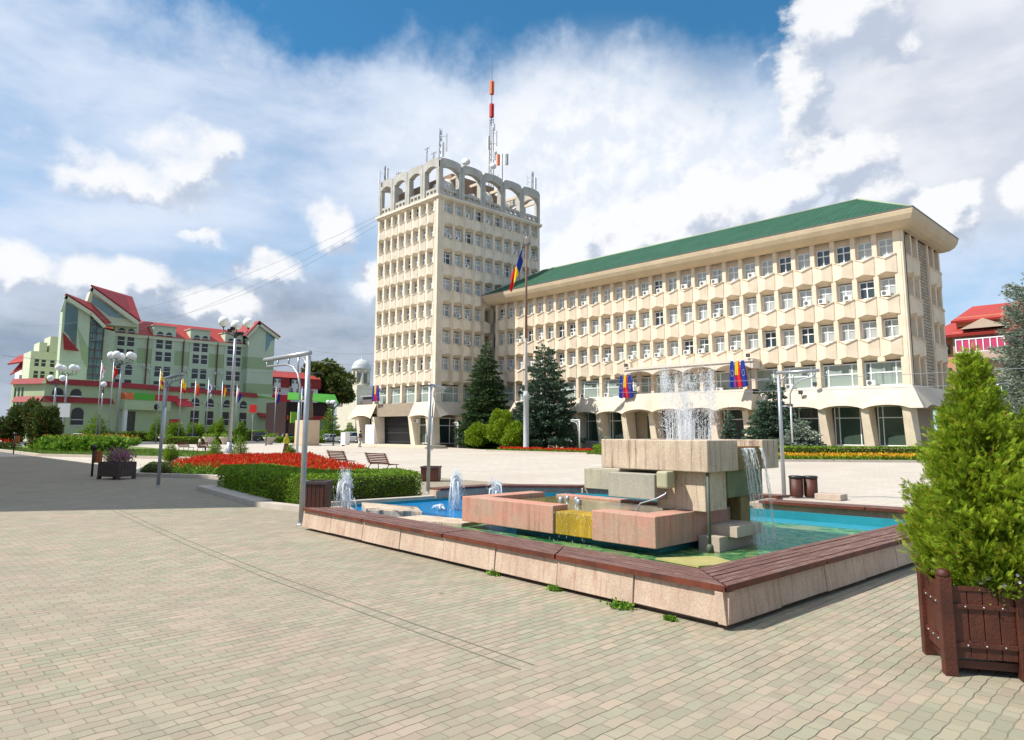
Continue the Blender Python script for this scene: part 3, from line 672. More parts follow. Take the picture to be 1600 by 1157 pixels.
# spotlights on the building
for k, (x_, y_, z_) in enumerate([(-41.2,by+.1,8.22),(-28.3,by+.1,8.22),(-24.3,56.9,4.9),(-23.2,57.1,5.55),(-40.9,57.0,5.55)]):
    s_ = MB(); s_.cbox(x_, y_-.18, z_+.12, .34, .22, .30, .3); s_.tube([(x_,y_,z_),(x_,y_-.1,z_+.2)], .03, 6)
    s_.build('spotlight', M['metal_dark'], OB)
# ---- tower
TX0, TX1, TY0, TY1 = -76.6, -63.6, 49.4, 67.0
TW = thing('office_tower', 'eight storey cream office tower crowned with open concrete arches', 'building', (-70, 49.4, 0))
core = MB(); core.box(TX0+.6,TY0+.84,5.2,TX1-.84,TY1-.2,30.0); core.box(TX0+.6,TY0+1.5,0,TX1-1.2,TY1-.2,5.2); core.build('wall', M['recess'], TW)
ts = [9.15+3.19*k for k in range(7)]
ta = MB()
xl = (TX0, TY0, 0, 0); xr = (TX1, TY0, 0, R(90))
nl = 8; plx = (13.0-.95)/nl; nr = 10; prx = (17.6-1.0)/nr
for xf, n, pp, off, Ltot in ((xl, nl, plx, .15, 13.0), (xr, nr, prx, .75, 17.6)):
    ta.xf = xf
    for i in range(n+1):
        u = off+i*pp; ta.box(u-.17, 0, 5.3 if i % 2 == 0 else 7.35, u+.17, .82, 29.9)
        if i % 2 and i < n: ta.box(u-.24,-.05,7.35,u+.24,0,7.75)
    for k, s in enumerate(ts):
        for i in range(n): spandrel(ta, off+i*pp+.17, off+(i+1)*pp-.17, s, s-1.46)
    ta.box(0.2,.3,29.62,Ltot-.2,.8,29.94)
ta.xf = xl; ta.box(12.30,.03,5.3,12.78,.8,29.9); ta.box(12.62,-.06,5.3,13.0,.3,29.95)
ta.xf = xr; ta.box(.31,.03,5.3,.58,.6,29.9); ta.box(.05,-.05,5.3,.3,.01,29.9); ta.box(17.2,.03,5.3,17.6,.8,29.9)
ta.build('facade', M['concrete_tower'], TW)
twl = window_meshes(plx-.36, 1.36, (.46,), (.60,)); twr = window_meshes(prx-.36, 1.36, (.46,), (.60,))
random.seed(11); back = MB()
for k, s in enumerate(ts):
    for i in range(nr):
        u = .75+i*prx+.18
        if TY0+u+.6 > 57.2 and s < 17.6: continue
        put_window(twr, TW, xfp(xr, u, .46, s), R(90))
        if random.random() < .28: put_ac(TW, xr, u+random.choice((.4,.8)), .18, s+.02)
    for i in range(nl):
        u = .15+i*plx+.18
        if i >= 3 : put_window(twl, TW, xfp(xl, u, .46, s), 0, 'recessed_window')
        else:
            back.xf = xl; back.box(u,.46,s,u+plx-.36,.52,s+.06); back.box(u,.46,s+1.3,u+plx-.36,.52,s+1.36); back.box(u+.5,.46,s+.06,u+.56,.52,s+1.3); back.box(u,.463,s+.78,u+plx-.36,.517,s+.84)
            back.m = 1; back.add([(u,.5,s),(u+plx-.36,.5,s),(u+plx-.36,.5,s+1.36),(u,.5,s+1.36)], [(0,1,2,3)]); back.m = 0
back.build('far_windows', [M['white_frame'], M['glass']], TW, kind='stuff')
tww = window_meshes(2*plx-.36, 1.9, (.2,.78), (.58,), fr=.09, glassm='glass_wide')
twx = window_meshes(2*prx-.36, 1.9, (.18,.72), (.58,), fr=.09, glassm='glass_wide')
for i in range(4): put_window(tww, TW, xfp(xl, .15+2*i*plx+.18, .46, 5.32), 0, 'wide_window')
for i in range(2): put_window(twx, TW, xfp(xr, .75+2*i*prx+.18, .46, 5.32), R(90), 'wide_window')
co_ = MB(); co_.box(TX0-.28,TY0-.28,29.95,TX1+.28,TY1+.2,30.22); co_.box(TX0-.14,TY0-.14,29.78,TX1+.14,TY1+.1,29.95); co_.build('cornice', M['concrete_tower'], TW)
# crown: parapet with slots, arches and beams
def crown_arches(xf, n, L, sub):
    mb = MB(xf); a0 = L/n; dth = .62
    for i in range(n):
        u0, u1 = i*a0+.03, (i+1)*a0-.03; pwid = .42
        for a, b in ((u0,u0+pwid),(u1-pwid,u1)): mb.box(a, -.06, 30.22, b, dth, 33.7)
        K = 12; vs = []; fs = []
        for k in range(K+1):
            t = k/K; u = u0+(u1-u0)*t; t = t; zo = 34.5+.50*(max(0, 1-(2*t-1)**2)**.32)
            ui = u0+pwid+(u1-u0-2*pwid)*t; zi = 33.2+.85*(max(0, 1-(2*t-1)**2)**.42)
            if k in (0, K): ui = u0 if k == 0 else u1; zi = 33.7
            vs += [(u,-.06,zo),(ui,-.06,zi),(u,dth,zo),(ui,dth,zi)]
        # fill shoulders
        for k in range(K): q = k*4; r_ = q+4; fs += [(q,q+1,r_+1,r_),(q+2,r_+2,r_+3,q+3),(q,r_,r_+2,q+2),(q+1,q+3,r_+3,r_+1)]
        mb.add(vs, fs)
        # parapet with three slots
        mb.box(u0+pwid,.1,30.22,u1-pwid,.45,30.62); mb.box(u0+pwid,.1,31.0,u1-pwid,.45,31.3)
        w3 = (u1-u0-2*pwid); 
        for q in (0, .30, .62, .92): mb.box(u0+pwid+w3*q,.1,30.62,u0+pwid+w3*min(1, q+.10),.45,31.0)
    return mb.build('crown_arcade', M['concrete_grey'], TW)
crown_arches(xl, 4, 13.0, 0); crown_arches(xr, 5, 17.6, 1)
crown_arches((TX1, TY1, 0, R(180)), 4, 13.0, 0); crown_arches((TX0, TY1, 0, R(-90)), 5, 17.6, 1)
bm_ = MB()
for i in range(1, 6): y_ = TY0+i*17.6/5-.3; bm_.box(TX0+.6, y_-.14, 33.2, TX1-.6, y_+.14, 33.55)
bm_.build('roof_beam', mat('painted roof beams', (.62,.52,.40), .8), TW)
pr = MB(); pr.box(TX0+1.7,TY0+1.5,30.2,TX1-1.6,TY1-5.2,33.1); pr.box(TX0+4.0,TY0+4.0,33.1,TX1-2.6,TY1-6.2,34.6); pr.build('machine_room', mat('machine room brick', (.34,.24,.18), .9, var=.35), TW)
ps = MB(); ps.box(TX1-2.2,TY0+11.2,30.3,TX1-2.0,TY0+13.6,32.6); ps.box(TX0+2.4,TY0+1.4,30.3,TX0+4.6,TY0+1.6,32.2); ps.build('equipment_panel', M['metal_white'], TW)
# podium canopy around the tower foot
po = MB()
fascia(po, (-67.6, TY0, 0, 0), 0, 4.0, 1, 5.35, 3.5, .9, .3)
fascia(po, (TX1, TY0, 0, R(90)), 0, 8.0, 2, 5.35, 3.5, .9, .35)
po.xf = None; po.add([(TX1,TY0,5.35),(TX1,TY0-.9,3.5),(TX1+.9,TY0-.9,3.5),(TX1+.9,TY0,3.5)], [(0,1,2),(0,2,3)])
po.build('podium_band', M['fascia'], TW); po = MB(); fascia(po, (-80.4, TY0, 0, 0), 0, 4.7, 1, 5.35, 3.5, .9, .4); po.xf = None
po.add([(-80.4,TY0,5.35),(-80.4,TY0-.9,3.5),(-81.3,TY0-.9,3.5),(-81.3,TY0+6,3.5),(-80.4,TY0+6,5.35)], [(0,1,2),(0,2,3,4)])
po.box(-80.4,TY0+.02,4.9,TX0+.5,TY0+9,5.34)
po.build('podium_band', M['fascia'], TW)
pd = MB(); pd.box(-75.7,TY0+.0,3.75,-67.6,TY0+.4,5.35); pd.build('recessed_band', mat('shade toned podium concrete', (.36,.29,.22), .9, var=.3, streak=.9), TW)  # darker base colour stands in for the shade on this band
for u in (-79.3,-75.6,-67.7,-64.3):
    columns(TW, (u, TY0, 0, 0), [0], 3.7, .75, M['concrete_tower'], .6)
columns(TW, (TX1, TY0, 0, R(90)), [3.9, 7.6], 3.7, .75, M['concrete_tower'], .5)
gr = MB(); gr.box(-79.0,TY0+1.2,.3,-68.2,TY0+1.35,4.2); gr.m = 1
for k in range(46): gr.box(-79.0+k*.235,TY0+1.0,.3,-78.96+k*.235,TY0+1.04,4.0)
for z_ in (.6,1.7,2.8): gr.box(-79,TY0+.95,z_,-68.2,TY0+.99,z_+.06)
gr.build('entrance_grille', [M['black'], M['metal_dark']], TW)
gw = window_meshes(2.6, 3.1, (.5,), (.7,), fr=.08, glassm='glass_dark')
put_window(gw, TW, (-67.3, TY0+.6, .5), 0, 'shop_window')
gw2 = window_meshes(3.0, 3.0, (.7,), (.7,), fr=.08, glassm='glass_dark')
put_window(gw2, TW, xfp(xr, .6, .6, .5), R(90), 'shop_window'); put_window(gw2, TW, xfp(xr, 4.3, .6, .5), R(90), 'shop_window')
st = MB(); st.box(-80.2,TY0-2.2,.0,-62.4,TY0+1.0,.17); st.box(-79.9,TY0-1.7,.17,-62.8,TY0+1.0,.34); st.build('entrance_step', mat('step stone', (.60,.53,.42), .8, var=.15), TW)
put_ac(TW, xl, 9.3+.4, -.1, 2.9)
# ------------------------------------------------------------------ fountain
FT = thing('fountain', 'square granite fountain with stacked block tiers and wooden bench rim', 'fountain', (-6.3, 9.5, 0))
def planks(poly_outer, poly_inner, n, z0, z1, name='wooden_seat', edge=.012):
    """seat made of n planks running from side a to side b; outer/inner are pairs of points"""
    mb = MB(); (ax, ay), (bx, by_) = poly_outer; (cx_, cy_), (dx, dy) = poly_inner
    L = math.hypot(bx-ax, by_-ay); nseg = max(1, round(L/2.4))
    for j in range(nseg):
        for i in range(n):
            t0, t1 = i/n+.012, (i+1)/n-.012; s0, s1 = j/nseg, (j+1)/nseg-.0015
            s0 += .0015
            def pt(s, t): 
                ox, oy = ax+(bx-ax)*s, ay+(by_-ay)*s; ix, iy = cx_+(dx-cx_)*s, cy_+(dy-cy_)*s
                return (ox+(ix-ox)*t, oy+(iy-oy)*t)
            q = [pt(s0,t0), pt(s1,t0), pt(s1,t1), pt(s0,t1)]; dz = random.uniform(-.003,.003); off = random.random()*9
            V = [(x, y, z0) for x, y in q]+[(x, y, z1+dz) for x, y in q]
            l = L/nseg; w_ = .12; U = [(off,i*1.37),(off+l,i*1.37),(off+l,i*1.37+w_),(off,i*1.37+w_)]
            mb.add(V, [(4,5,6,7)], [U]); mb.m = 1 if i == 0 else 0
            mb.add(V, [(0,1,5,4),(1,2,6,5),(2,3,7,6),(3,0,4,7)], [U]*4); mb.m = 0
    return mb.build(name, [M['plank'], M['plank_edge']], FT, bevel=.004)
OA, OB_, OC, OD = (-12.24,6.40), (-3.36,6.03), (-3.02,11.3), (-3.02,14.45)
IA, IB, IC = (-11.75,6.95), (-4.00,6.62), (-3.66,14.1)
ZT = .40
planks((OA, OB_), (IA, IB), 6, ZT-.055, ZT)
planks((OB_, OD), (IB, IC), 6, ZT-.055, ZT+.004)
planks(((-3.0,14.62),(-7.07,14.12)), ((-3.1,15.1),(-7.07,14.62)), 5, ZT-.055, ZT+.002)
planks(((-7.3,15.55),(-12.1,14.37)), ((-7.2,16.0),(-12.2,14.87)), 4, ZT-.055, ZT)
planks(((-12.15,14.37),(-13.91,12.84)), ((-12.3,14.87),(-14.35,13.1)), 4, ZT-.055, ZT+.002)
planks(((-13.93,12.8),(-14.0,11.1)), ((-14.4,12.9),(-14.45,11.1)), 4, ZT-.055, ZT)
# inclined cladding slabs with a dark recess below
def clad(a, b, n, lean=.0, zt=ZT-.06, zb=.045, th=.09, inn=.5):
    mb = MB(); ax, ay = a; bx, by_ = b; L = math.hypot(bx-ax, by_-ay); ux, uy = (bx-ax)/L, (by_-ay)/L; nx, ny = uy, -ux
    for i in range(n):
        s0, s1 = L*i/n+.006, L*(i+1)/n-.006; j = random.uniform(-.006,.006)
        def P(s, o, z): return (ax+ux*s+nx*o, ay+uy*s+ny*o, z)
        z1 = zb+random.uniform(0,.012)
        mb.add([P(s0,j-.02,z1),P(s1,j-.02,z1),P(s1,j-th-.02,z1),P(s0,j-th-.02,z1),P(s0,j-.05,zt),P(s1,j-.05,zt),P(s1,j-th-.05,zt),P(s0,j-th-.05,zt)],
               [(0,3,2,1),(4,5,6,7),(0,1,5,4),(1,2,6,5),(2,3,7,6),(3,0,4,7)])
    return mb.build('cladding_slab', M['wall_clad'], FT, bevel=.006)
clad(OA, OB_, 8); clad(OB_, OD, 8)
bw = MB()
def wall(a, b, w_, z0, z1, side=1):
    ax, ay = a; bx, by_ = b; L = math.hypot(bx-ax, by_-ay); nx, ny = -(by_-ay)/L*side, (bx-ax)/L*side
    bw.prism([a, b, (bx+nx*w_, by_+ny*w_), (ax+nx*w_, ay+ny*w_)], z0, z1)
wall((-12.1,6.56), (-3.6,6.21), .28, 0, .33); wall((-3.52,6.5), (-3.22,14.3), .3, 0, .335)
wall((-3.3,14.72),(-7.2,14.22), .3, 0, .335, -1); wall((-12.2,14.5),(-7.3,15.7), .22, 0, .34); wall((-13.95,12.9),(-12.2,14.45), .25, 0, .34)
wall((-14.05,11.0),(-13.98,12.9), .3, 0, .34); wall((-7.2,14.3),(-7.35,15.7), .2, 0, .33)
bw.build('basin_wall', M['wall_clad'], FT)
bi = MB()
def lining(a, b, z0, z1, th=.03):
    ax, ay = a; bx, by_ = b; L = math.hypot(bx-ax, by_-ay); nx, ny = -(by_-ay)/L, (bx-ax)/L
    bi.prism([a, b, (bx+nx*th, by_+ny*th), (ax+nx*th, ay+ny*th)], z0, z1)
lining((-11.7,6.93),(-3.9,6.6), .0, .30); lining((-3.7,6.7),(-3.6,14.2), .0, .30); lining((-3.6,14.0),(-7.25,13.75), .0, .27)
lining((-7.25,13.8),(-7.4,15.5), .0, .27); lining((-7.4,15.5),(-12.3,14.3), .0, .22); lining((-12.3,14.3),(-13.9,12.8), .0, .22); lining((-13.9,12.8),(-14.2,8.0), .0, .16)
bi.build('pool_lining', M['pool_teal'], FT)
wp = MB(); n = 0
wp.add([(x,y,.10) for x,y in ((-14.15,8.0),(-12.35,7.0),(-11.9,6.75),(-3.6,6.5),(-3.55,14.3),(-7.2,14.2),(-7.3,15.6),(-12.3,14.5),(-14.0,12.9))], [tuple(range(9))])
struct('pool_water', wp, M['water'])
ss = MB(); ss.prism([(-3.72,13.35),(-7.2,13.1),(-7.2,13.78),(-3.7,14.0)], 0, .112); ss.build('pool_shelf', mat('turquoise shelf', (.03,.27,.36), .3, var=.2, vscale=3), FT)
pf = MB(); pf.prism([(-13.9,8.75),(-12.35,9.15),(-11.45,8.62),(-12.5,8.0)], 0, .22); pf.prism([(-11.4,8.6),(-9.95,8.9),(-9.9,8.35),(-11.5,7.75)], 0, .16)
pf.prism([(-14.25,7.4),(-12.3,6.98),(-12.55,7.9),(-14.25,8.6)], 0, .15)
pf.build('stepping_slab', M['stone_tan'], FT, bevel=.01)
kb = MB(); kb.prism([(-14.62,7.9),(-14.42,7.86),(-13.98,12.0),(-14.2,12.1)], 0, .22); kb.build('basin_kerb', M['kerb'], FT, bevel=.01)
# lower ring trough
rg = MB(); rz0, rz1 = .215, .65
rg.box(-9.84,8.30,rz0,-7.60,8.66,rz1); rg.box(-6.78,8.26,rz0,-5.65,8.64,rz1); rg.box(-9.84,8.66,rz0,-9.46,10.1,rz1); rg.box(-6.03,8.64,rz0,-5.65,10.35,rz1)
rg.box(-9.46,10.42,rz0,-6.2,10.7,rz1-.06)
rgo = rg.build('ring_trough', M['stone_pink'], FT, bevel=.012)
rb = MB(); rb.box(-9.46,8.66,.20,-6.03,10.42,.44); rb.build('trough_floor', M['stone_olive'], FT)
am = MB(); am.box(-7.60,8.34,.215,-6.78,8.70,.565); am.build('spillway', M['stone_amber'], FT, bevel=.01)
tw_ = MB(); tw_.add([(-9.44,8.68,.56),(-6.05,8.68,.56),(-6.05,10.4,.56),(-9.44,10.4,.56)], [(0,1,2,3)]); tw_.build('trough_water', mat('shallow brown water', (.22,.19,.06), .08, var=.4, vscale=4, spec=.8, bump=.15, bscale=12), FT)
nz = MB()
for x_, y_ in ((-8.5,9.5),(-8.3,9.7),(-8.0,9.4)): nz.lathe([(.05,0),(.05,.14),(.03,.16)], x_, y_, 10, .5)
nz.lathe([(.035,0),(.035,.1)], -8.7, 9.9, 8, .54); nz.build('water_nozzle', M['metal'], FT)
# supports and blocks
sp_ = MB();  sp_.box(-5.64,9.35,0,-5.3,10.5,.30); sp_.box(-5.66,9.6,.29,-5.15,10.4,.44); sp_.build('support_block', M['plinth'], FT)
sh = MB(); sh.box(-6.3,9.28,.653,-5.46,9.9,1.235); sh.box(-6.3,9.42,.2,-6.04,9.9,.652); sh.build('shaft', M['stone_tan'], FT, bevel=.01)
sl_ = MB(); sl_.box(-6.6,9.91,.82,-5.44,11.05,1.234); sl_.build('cross_slab', mat('mossy stone slab', (.20,.22,.12), .85, var=.35, vscale=2, streak=.6, dark=(.10,.13,.07)), FT, bevel=.01)
ol = MB(); ol.box(-5.80,10.4,.1,-5.5,10.7,.82); ol.build('algae_pier', M['stone_olive'], FT)
mb1 = MB(); mb1.box(-8.0,9.55,.84,-6.9,10.7,1.18); mb1.build('middle_block', M['stone_grey'], FT, bevel=.01)
mb2 = MB(); mb2.box(-7.0,8.95,.80,-6.12,9.95,1.18); mb2.build('middle_block', stone('grey patched concrete', (.34,.32,.26), (.28,.27,.23), (.45,.40,.28), .5), FT, bevel=.01)
mt_ = MB(); mt_.box(-7.95,9.58,1.185,-6.4,10.6,1.235); mt_.build('cap_plate', mat('pale cap slab', (.62,.57,.50), .8, var=.15), FT)
# upper bowl
ub = MB(); a0, a1, b0, b1 = -7.27, -5.31, 9.12, 11.40; zt = 1.70; zb = 1.236
ub.box(a0,b0,zb,a1,b0+.22,zt); ub.box(a1-.24,b0+.22,zb,a1,10.02,zt); ub.box(a1-.24,10.84,zb,a1,b1,zt); ub.box(a0,b0+.22,zb,a0+.22,b1,zt); ub.box(a0+.22,b1-.2,zb,a1-.24,b1,zt)
ub.box(a0+.22,b0+.22,zb,a1-.24,b1-.2,1.42)
ub.build('upper_bowl', M['stone_tan'], FT, bevel=.014)
ul = MB(); ul.box(a1-.245,10.022,zb+.003,a1-.03,10.838,1.575); ul.build('bowl_spillway', M['stone_olive'], FT)
lt = MB(); lt.box(a1-.24,10.03,1.578,a1-.05,10.83,1.60); lt.build('spillway_lip', mat('rusty lip', (.48,.22,.04), .6, var=.4), FT)
bs = MB(); bs.box(-8.75,8.62,0,-5.85,10.2,.214); bs.build('blue_plinth', M['pool_teal'], FT)
pp_ = MB(); pp_.tube([(-5.36,9.19,.05),(-5.36,9.19,1.235)], .024, 10); pp_.lathe([(.06,0),(.045,.1),(.03,.12)], -5.36, 9.19, 10, .1); pp_.build('drain_pipe', mat('corroded pipe', (.10,.115,.08), .6, var=.4), FT)
bx_ = MB(); bx_.box(-6.08,8.93,.98,-5.88,9.15,1.236); bx_.build('valve_box', mat('pale valve box', (.42,.40,.26), .6, var=.2), FT, bevel=.03)
hs_ = MB(); hs_.tube([(-5.95,9.05,1.0),(-5.95,8.98,.9),(-6.1,8.95,.82),(-6.35,8.9,.74),(-6.4,8.85,.58)], .012, 6); hs_.build('hose', M['metal'], FT)
bd = MB(); bd.prism([(-5.55,8.1),(-4.85,8.02),(-4.55,8.55),(-5.1,8.8)], .11, .135); bd.build('yellow_plate', mat('submerged yellow plate', (.45,.40,.16), .4, var=.3), FT)
# ---- water
def strands(n, src, vel, t1, size=(.012,.05), seed=1, jitter=.35, gust=0):
    """droplets and short threads along ballistic paths"""
    r = np.random.default_rng(seed); g = 9.81; k = r.integers(0, len(src), n)
    p0 = np.array(src, float)[k]+r.normal(size=(n,3))*np.array([.012,.012,.0]); v0 = np.array(vel, float)[k]*(1+r.normal(size=(n,1))*.03)+r.normal(size=(n,3))*jitter*np.array([.3,.3,.25])
    t = r.random(n)*np.array(t1, float)[k]
    p = p0+v0*t[:,None]; p[:,2] -= .5*g*t*t; v = v0.copy(); v[:,2] -= g*t
    sp = np.linalg.norm(v, axis=1, keepdims=True)+1e-6; dirn = v/sp
    L = r.uniform(size[0], size[1], (n,1)); wd = r.uniform(.0022,.0055,(n,1)); s = np.cross(dirn, r.normal(size=(n,3))); s /= np.linalg.norm(s,axis=1,keepdims=True); s2 = np.cross(dirn, s)
    a = p-dirn*L/2; b = p+dirn*L/2
    # elongated three sided drops
    c0, c1, c2 = p+s*wd, p-s*wd*.5+s2*wd*.87, p-s*wd*.5-s2*wd*.87
    F_ = [np.stack(q,1) for q in ((a,c0,c1),(a,c1,c2),(a,c2,c0),(b,c1,c0),(b,c2,c1),(b,c0,c2))]
    return np.concatenate(F_), p
def water_jet(name, label, x, y, z, h, n, seed, loc_spread=.02, side=0):
    t = thing(name, label, 'water jet', (x, y, z)); v = math.sqrt(2*9.81*h); T = 2*v/9.81
    src = [(rx*loc_spread, ry*loc_spread, 0) for rx, ry in np.random.default_rng(seed).normal(size=(14,2))]
    vel = [(r_[0]*.10, r_[1]*.10, v*random.uniform(.80,1)) for r_ in np.random.default_rng(seed+5).normal(size=(14,3))]
    q, _ = strands(n, src, vel, [T*.97]*14, (.02,.08), seed, .22); quads('drops', q, M['foam'], t)
    m_ = MB()
    for k in range(9):
        a = k*.72+random.random()*.5; hh = h*random.uniform(.55,.92); r_ = .035+.02*k
        m_.tube([(math.cos(a)*.02,math.sin(a)*.02,0),(math.cos(a)*.012,math.sin(a)*.012,hh*.5),(math.cos(a)*.016,math.sin(a)*.016,hh),(math.cos(a)*r_,math.sin(a)*r_,hh*.95),(math.cos(a)*(r_+.03),math.sin(a)*(r_+.03),hh*.6),(math.cos(a)*(r_+.05),math.sin(a)*(r_+.05),.05)], [.042,.048,.034,.014,.009,.006], 7)
    if side:
        for s_ in (-1, 1): m_.tube([(0,0,.1),(s_*.08,s_*.06,.30),(s_*.17,s_*.12,.33),(s_*.22,s_*.16,.12)], [.012,.012,.014,.010], 6)
    m_.build('core', M['foam'], t, loc=(0,0,0)); return t
water_jet('water_jet', 'tall foaming water jet in front of the clipped hedge, nearest the lamp post', -12.85, 7.68, .12, .90, 2200, 21, .03, side=1)
water_jet('water_jet', 'foaming water jet in the blue pool beside the thin lamp post', -12.05, 10.0, .10, .86, 1800, 23, .03)
water_jet('water_jet', 'smaller foaming water jet left of the pink granite trough', -11.4, 10.6, .10, .66, 1300, 25)
water_jet('water_jet', 'tiny water spout beside the stepping slab in the pool', -12.3, 9.75, .10, .12, 160, 27)
# plume over the upper bowl: ring of nozzles and central column
PL = thing('water_plume', 'white spray fountain rising from the upper granite bowl', 'fountain spray', (-6.3, 10.25, 1.45))
src = []; vel = []; tt = []
for k in range(26):
    a = k/26*2*math.pi; src.append((math.cos(a)*.36, math.sin(a)*.36, 0)); h = random.uniform(1.05,1.42); v = math.sqrt(2*9.81*h); vel.append((math.cos(a)*.10, math.sin(a)*.10, v)); tt.append(2*v/9.81*.98)
for k in range(12):
    a = random.random()*6.28; r_ = random.random()*.15; src.append((math.cos(a)*r_, math.sin(a)*r_, 0)); h = random.uniform(.65,1.05); v = math.sqrt(2*9.81*h); vel.append((math.cos(a)*.12, math.sin(a)*.12, v)); tt.append(2*v/9.81)
q, _ = strands(13000, src, vel, tt, (.008,.030), 5, .16); quads('drops', q, M['foam'], PL)
cv = MB()
for k in range(26):
    a = k/26*2*math.pi+random.uniform(-.05,.05); r_ = .34+random.uniform(-.03,.05); top = random.uniform(.40,.95); x_, y_ = math.cos(a)*r_, math.sin(a)*r_
    cv.tube([(x_,y_,-.1),(x_+.006,y_,top*.5),(x_,y_+.006,top)], [.016,.010,.003], 5)
for k in range(16):
    a = random.random()*6.28; r_ = random.random()*.16; top = random.uniform(.35,.72); x_, y_ = math.cos(a)*r_, math.sin(a)*r_
    cv.tube([(x_,y_,-.1),(x_*1.1,y_*1.1,top*.6),(x_*1.25,y_*1.25,top)], [.03,.034,.012], 6)
cv.build('core', M['spray_thin'], PL, loc=(0,0,0))
# curtain falling from the bowl spillway and dribbles from the ring
CU = thing('water_curtain', 'thin threads of water falling from the bowl spillway into the pool', 'falling water', (-5.3, 10.4, 1.57))
src = []; vel = []; tt = []
for k in range(12):
    yy = random.choice((-.34,-.30,-.26,-.20,-.08,.05,.28,.33))+random.uniform(-.05,.05); src.append((.01, yy, 0)); vel.append((random.uniform(.15,.4), random.uniform(-.1,.1), 0)); tt.append(.54)
q, _ = strands(700, src, vel, tt, (.015,.06), 8, .08); quads('drops', q, M['spray'], CU)
cm_ = MB()
for s_, v_ in zip(src, vel):
    pts = []
    for k in range(9):
        t = .54*k/8; w_ = .012*math.sin(k*1.7+s_[1]*30); pts.append((s_[0]+v_[0]*t+w_*.3, s_[1]+v_[1]*t+w_, s_[2]-4.905*t*t))
    cm_.tube(pts, [.007,.009,.008,.006,.006,.007,.004,.006,.008], 5)
cm_.build('threads', M['spray_thin'], CU, loc=(0,0,0))
sp = np.random.default_rng(3); src = [(-.0,-.0,-1.42)]; q, _ = strands(260, [(.18,-.25,-1.44),(.2,.1,-1.44),(.15,.3,-1.44)], [(0,0,1.1)]*3, [.22]*3, (.01,.03), 9, 1.5); quads('splash', q, M['spray'], CU)
DR = thing('water_dribble', 'fine water dribbling over the amber spillway of the trough', 'falling water', (-7.2, 8.32, .56))
q, _ = strands(70, [(-.38+.085*k, -.02, 0) for k in range(10)], [(0,-.28,0)]*10, [.30]*10, (.02,.06), 12, .08); quads('drops', q, M['spray_thin'], DR)
# ------------------------------------------------------------------ hedges and beds
def hedge(name, label, poly, h, n, group=None, mt='hedge', size=.045, brown=.0, z0=0, rough=.035):
    xs = [p[0] for p in poly]; ys = [p[1] for p in poly]; cx_, cy_ = sum(xs)/len(xs), sum(ys)/len(ys)
    t = thing(name, label, 'hedge', (cx_, cy_, z0), 0, group); P = [(a-cx_, b-cy_) for a, b in poly]
    core = MB(); core.prism([(a*.94 if abs(a) > .6 else a*.8, b*.94 if abs(b) > .6 else b*.8) for a, b in P], 0, h-.05); core.build('twigs', M['hedge_brown'], t, loc=(0,0,0))
    E = [(P[i], P[(i+1) % len(P)]) for i in range(len(P))]; Ls = [math.hypot(b[0]-a[0], b[1]-a[1]) for a, b in E]; per = sum(Ls)
    ar = abs(sum(P[i][0]*P[(i+1)%len(P)][1]-P[(i+1)%len(P)][0]*P[i][1] for i in range(len(P))))/2
    ns = int(n*per*h/(per*h+ar)); cen = []; dr = []
    sg = 1 if sum(P[i][0]*P[(i+1)%len(P)][1]-P[(i+1)%len(P)][0]*P[i][1] for i in range(len(P))) > 0 else -1
    for (a, b), L in zip(E, Ls):
        k = int(ns*L/per); s_ = rng.random(k); zz = rng.random(k)**.9*h; nx, ny = (b[1]-a[1])/L*sg, -(b[0]-a[0])/L*sg; off = rng.normal(size=k)*rough+.02*np.sin(s_*L*5)+.015*np.sin(zz*14)
        off -= np.clip(zz-(h-.06), 0, 1)*.8
        cen.append(np.stack([a[0]+(b[0]-a[0])*s_+nx*off, a[1]+(b[1]-a[1])*s_+ny*off, zz], 1)); dr.append(np.tile([nx, ny, .4], (k,1)))
    k = n-ns; pts = []
    x0, x1, y0, y1 = min(p[0] for p in P), max(p[0] for p in P), min(p[1] for p in P), max(p[1] for p in P)
    while len(pts) < k:
        a, b = random.uniform(x0,x1), random.uniform(y0,y1); ins = False; j = len(P)-1
        for i in range(len(P)):
            if (P[i][1] > b) != (P[j][1] > b) and a < (P[j][0]-P[i][0])*(b-P[i][1])/(P[j][1]-P[i][1]+1e-12)+P[i][0]: ins = not ins
            j = i
        if ins: pts.append((a, b, h+random.gauss(0,.02)))
    cen.append(np.array(pts).reshape(-1,3)); dr.append(np.tile([0,0,1.], (len(pts),1)))
    cen = np.concatenate(cen); dr = np.concatenate(dr)
    quads('foliage', leaves(cen, rng.uniform(.6,1.2,len(cen))*size, 1.5, dr, .9), M[mt], t); return t
hedge('clipped_hedge', 'bright clipped box hedge behind the wooden bin by the fountain', [(-17.3,8.08),(-14.78,8.02),(-14.75,11.0),(-16.6,11.6)], .74, 26000, 'clipped box hedges', size=.05)
hedge('clipped_hedge', 'dark shaded box hedge on the grey stone kerb left of the bright hedge', [(-22.1,8.75),(-17.42,8.08),(-17.3,9.7),(-21.9,10.3)], .72, 20000, 'clipped box hedges', size=.055)
hedge('clipped_hedge', 'low long box hedge in front of the scarlet flowers', [(-24.5,10.9),(-18.6,12.1),(-18.9,12.8),(-24.8,11.7)], .45, 9000, 'clipped box hedges', size=.06)
ks = MB()
def kerbline(mb, pts, w_=.25, h=.14):
    for a, b in zip(pts[:-1], pts[1:]):
        L = math.hypot(b[0]-a[0], b[1]-a[1]); nx, ny = -(b[1]-a[1])/L*w_, (b[0]-a[0])/L*w_; mb.prism([a, b, (b[0]+nx, b[1]+ny), (a[0]+nx, a[1]+ny)], 0, h)
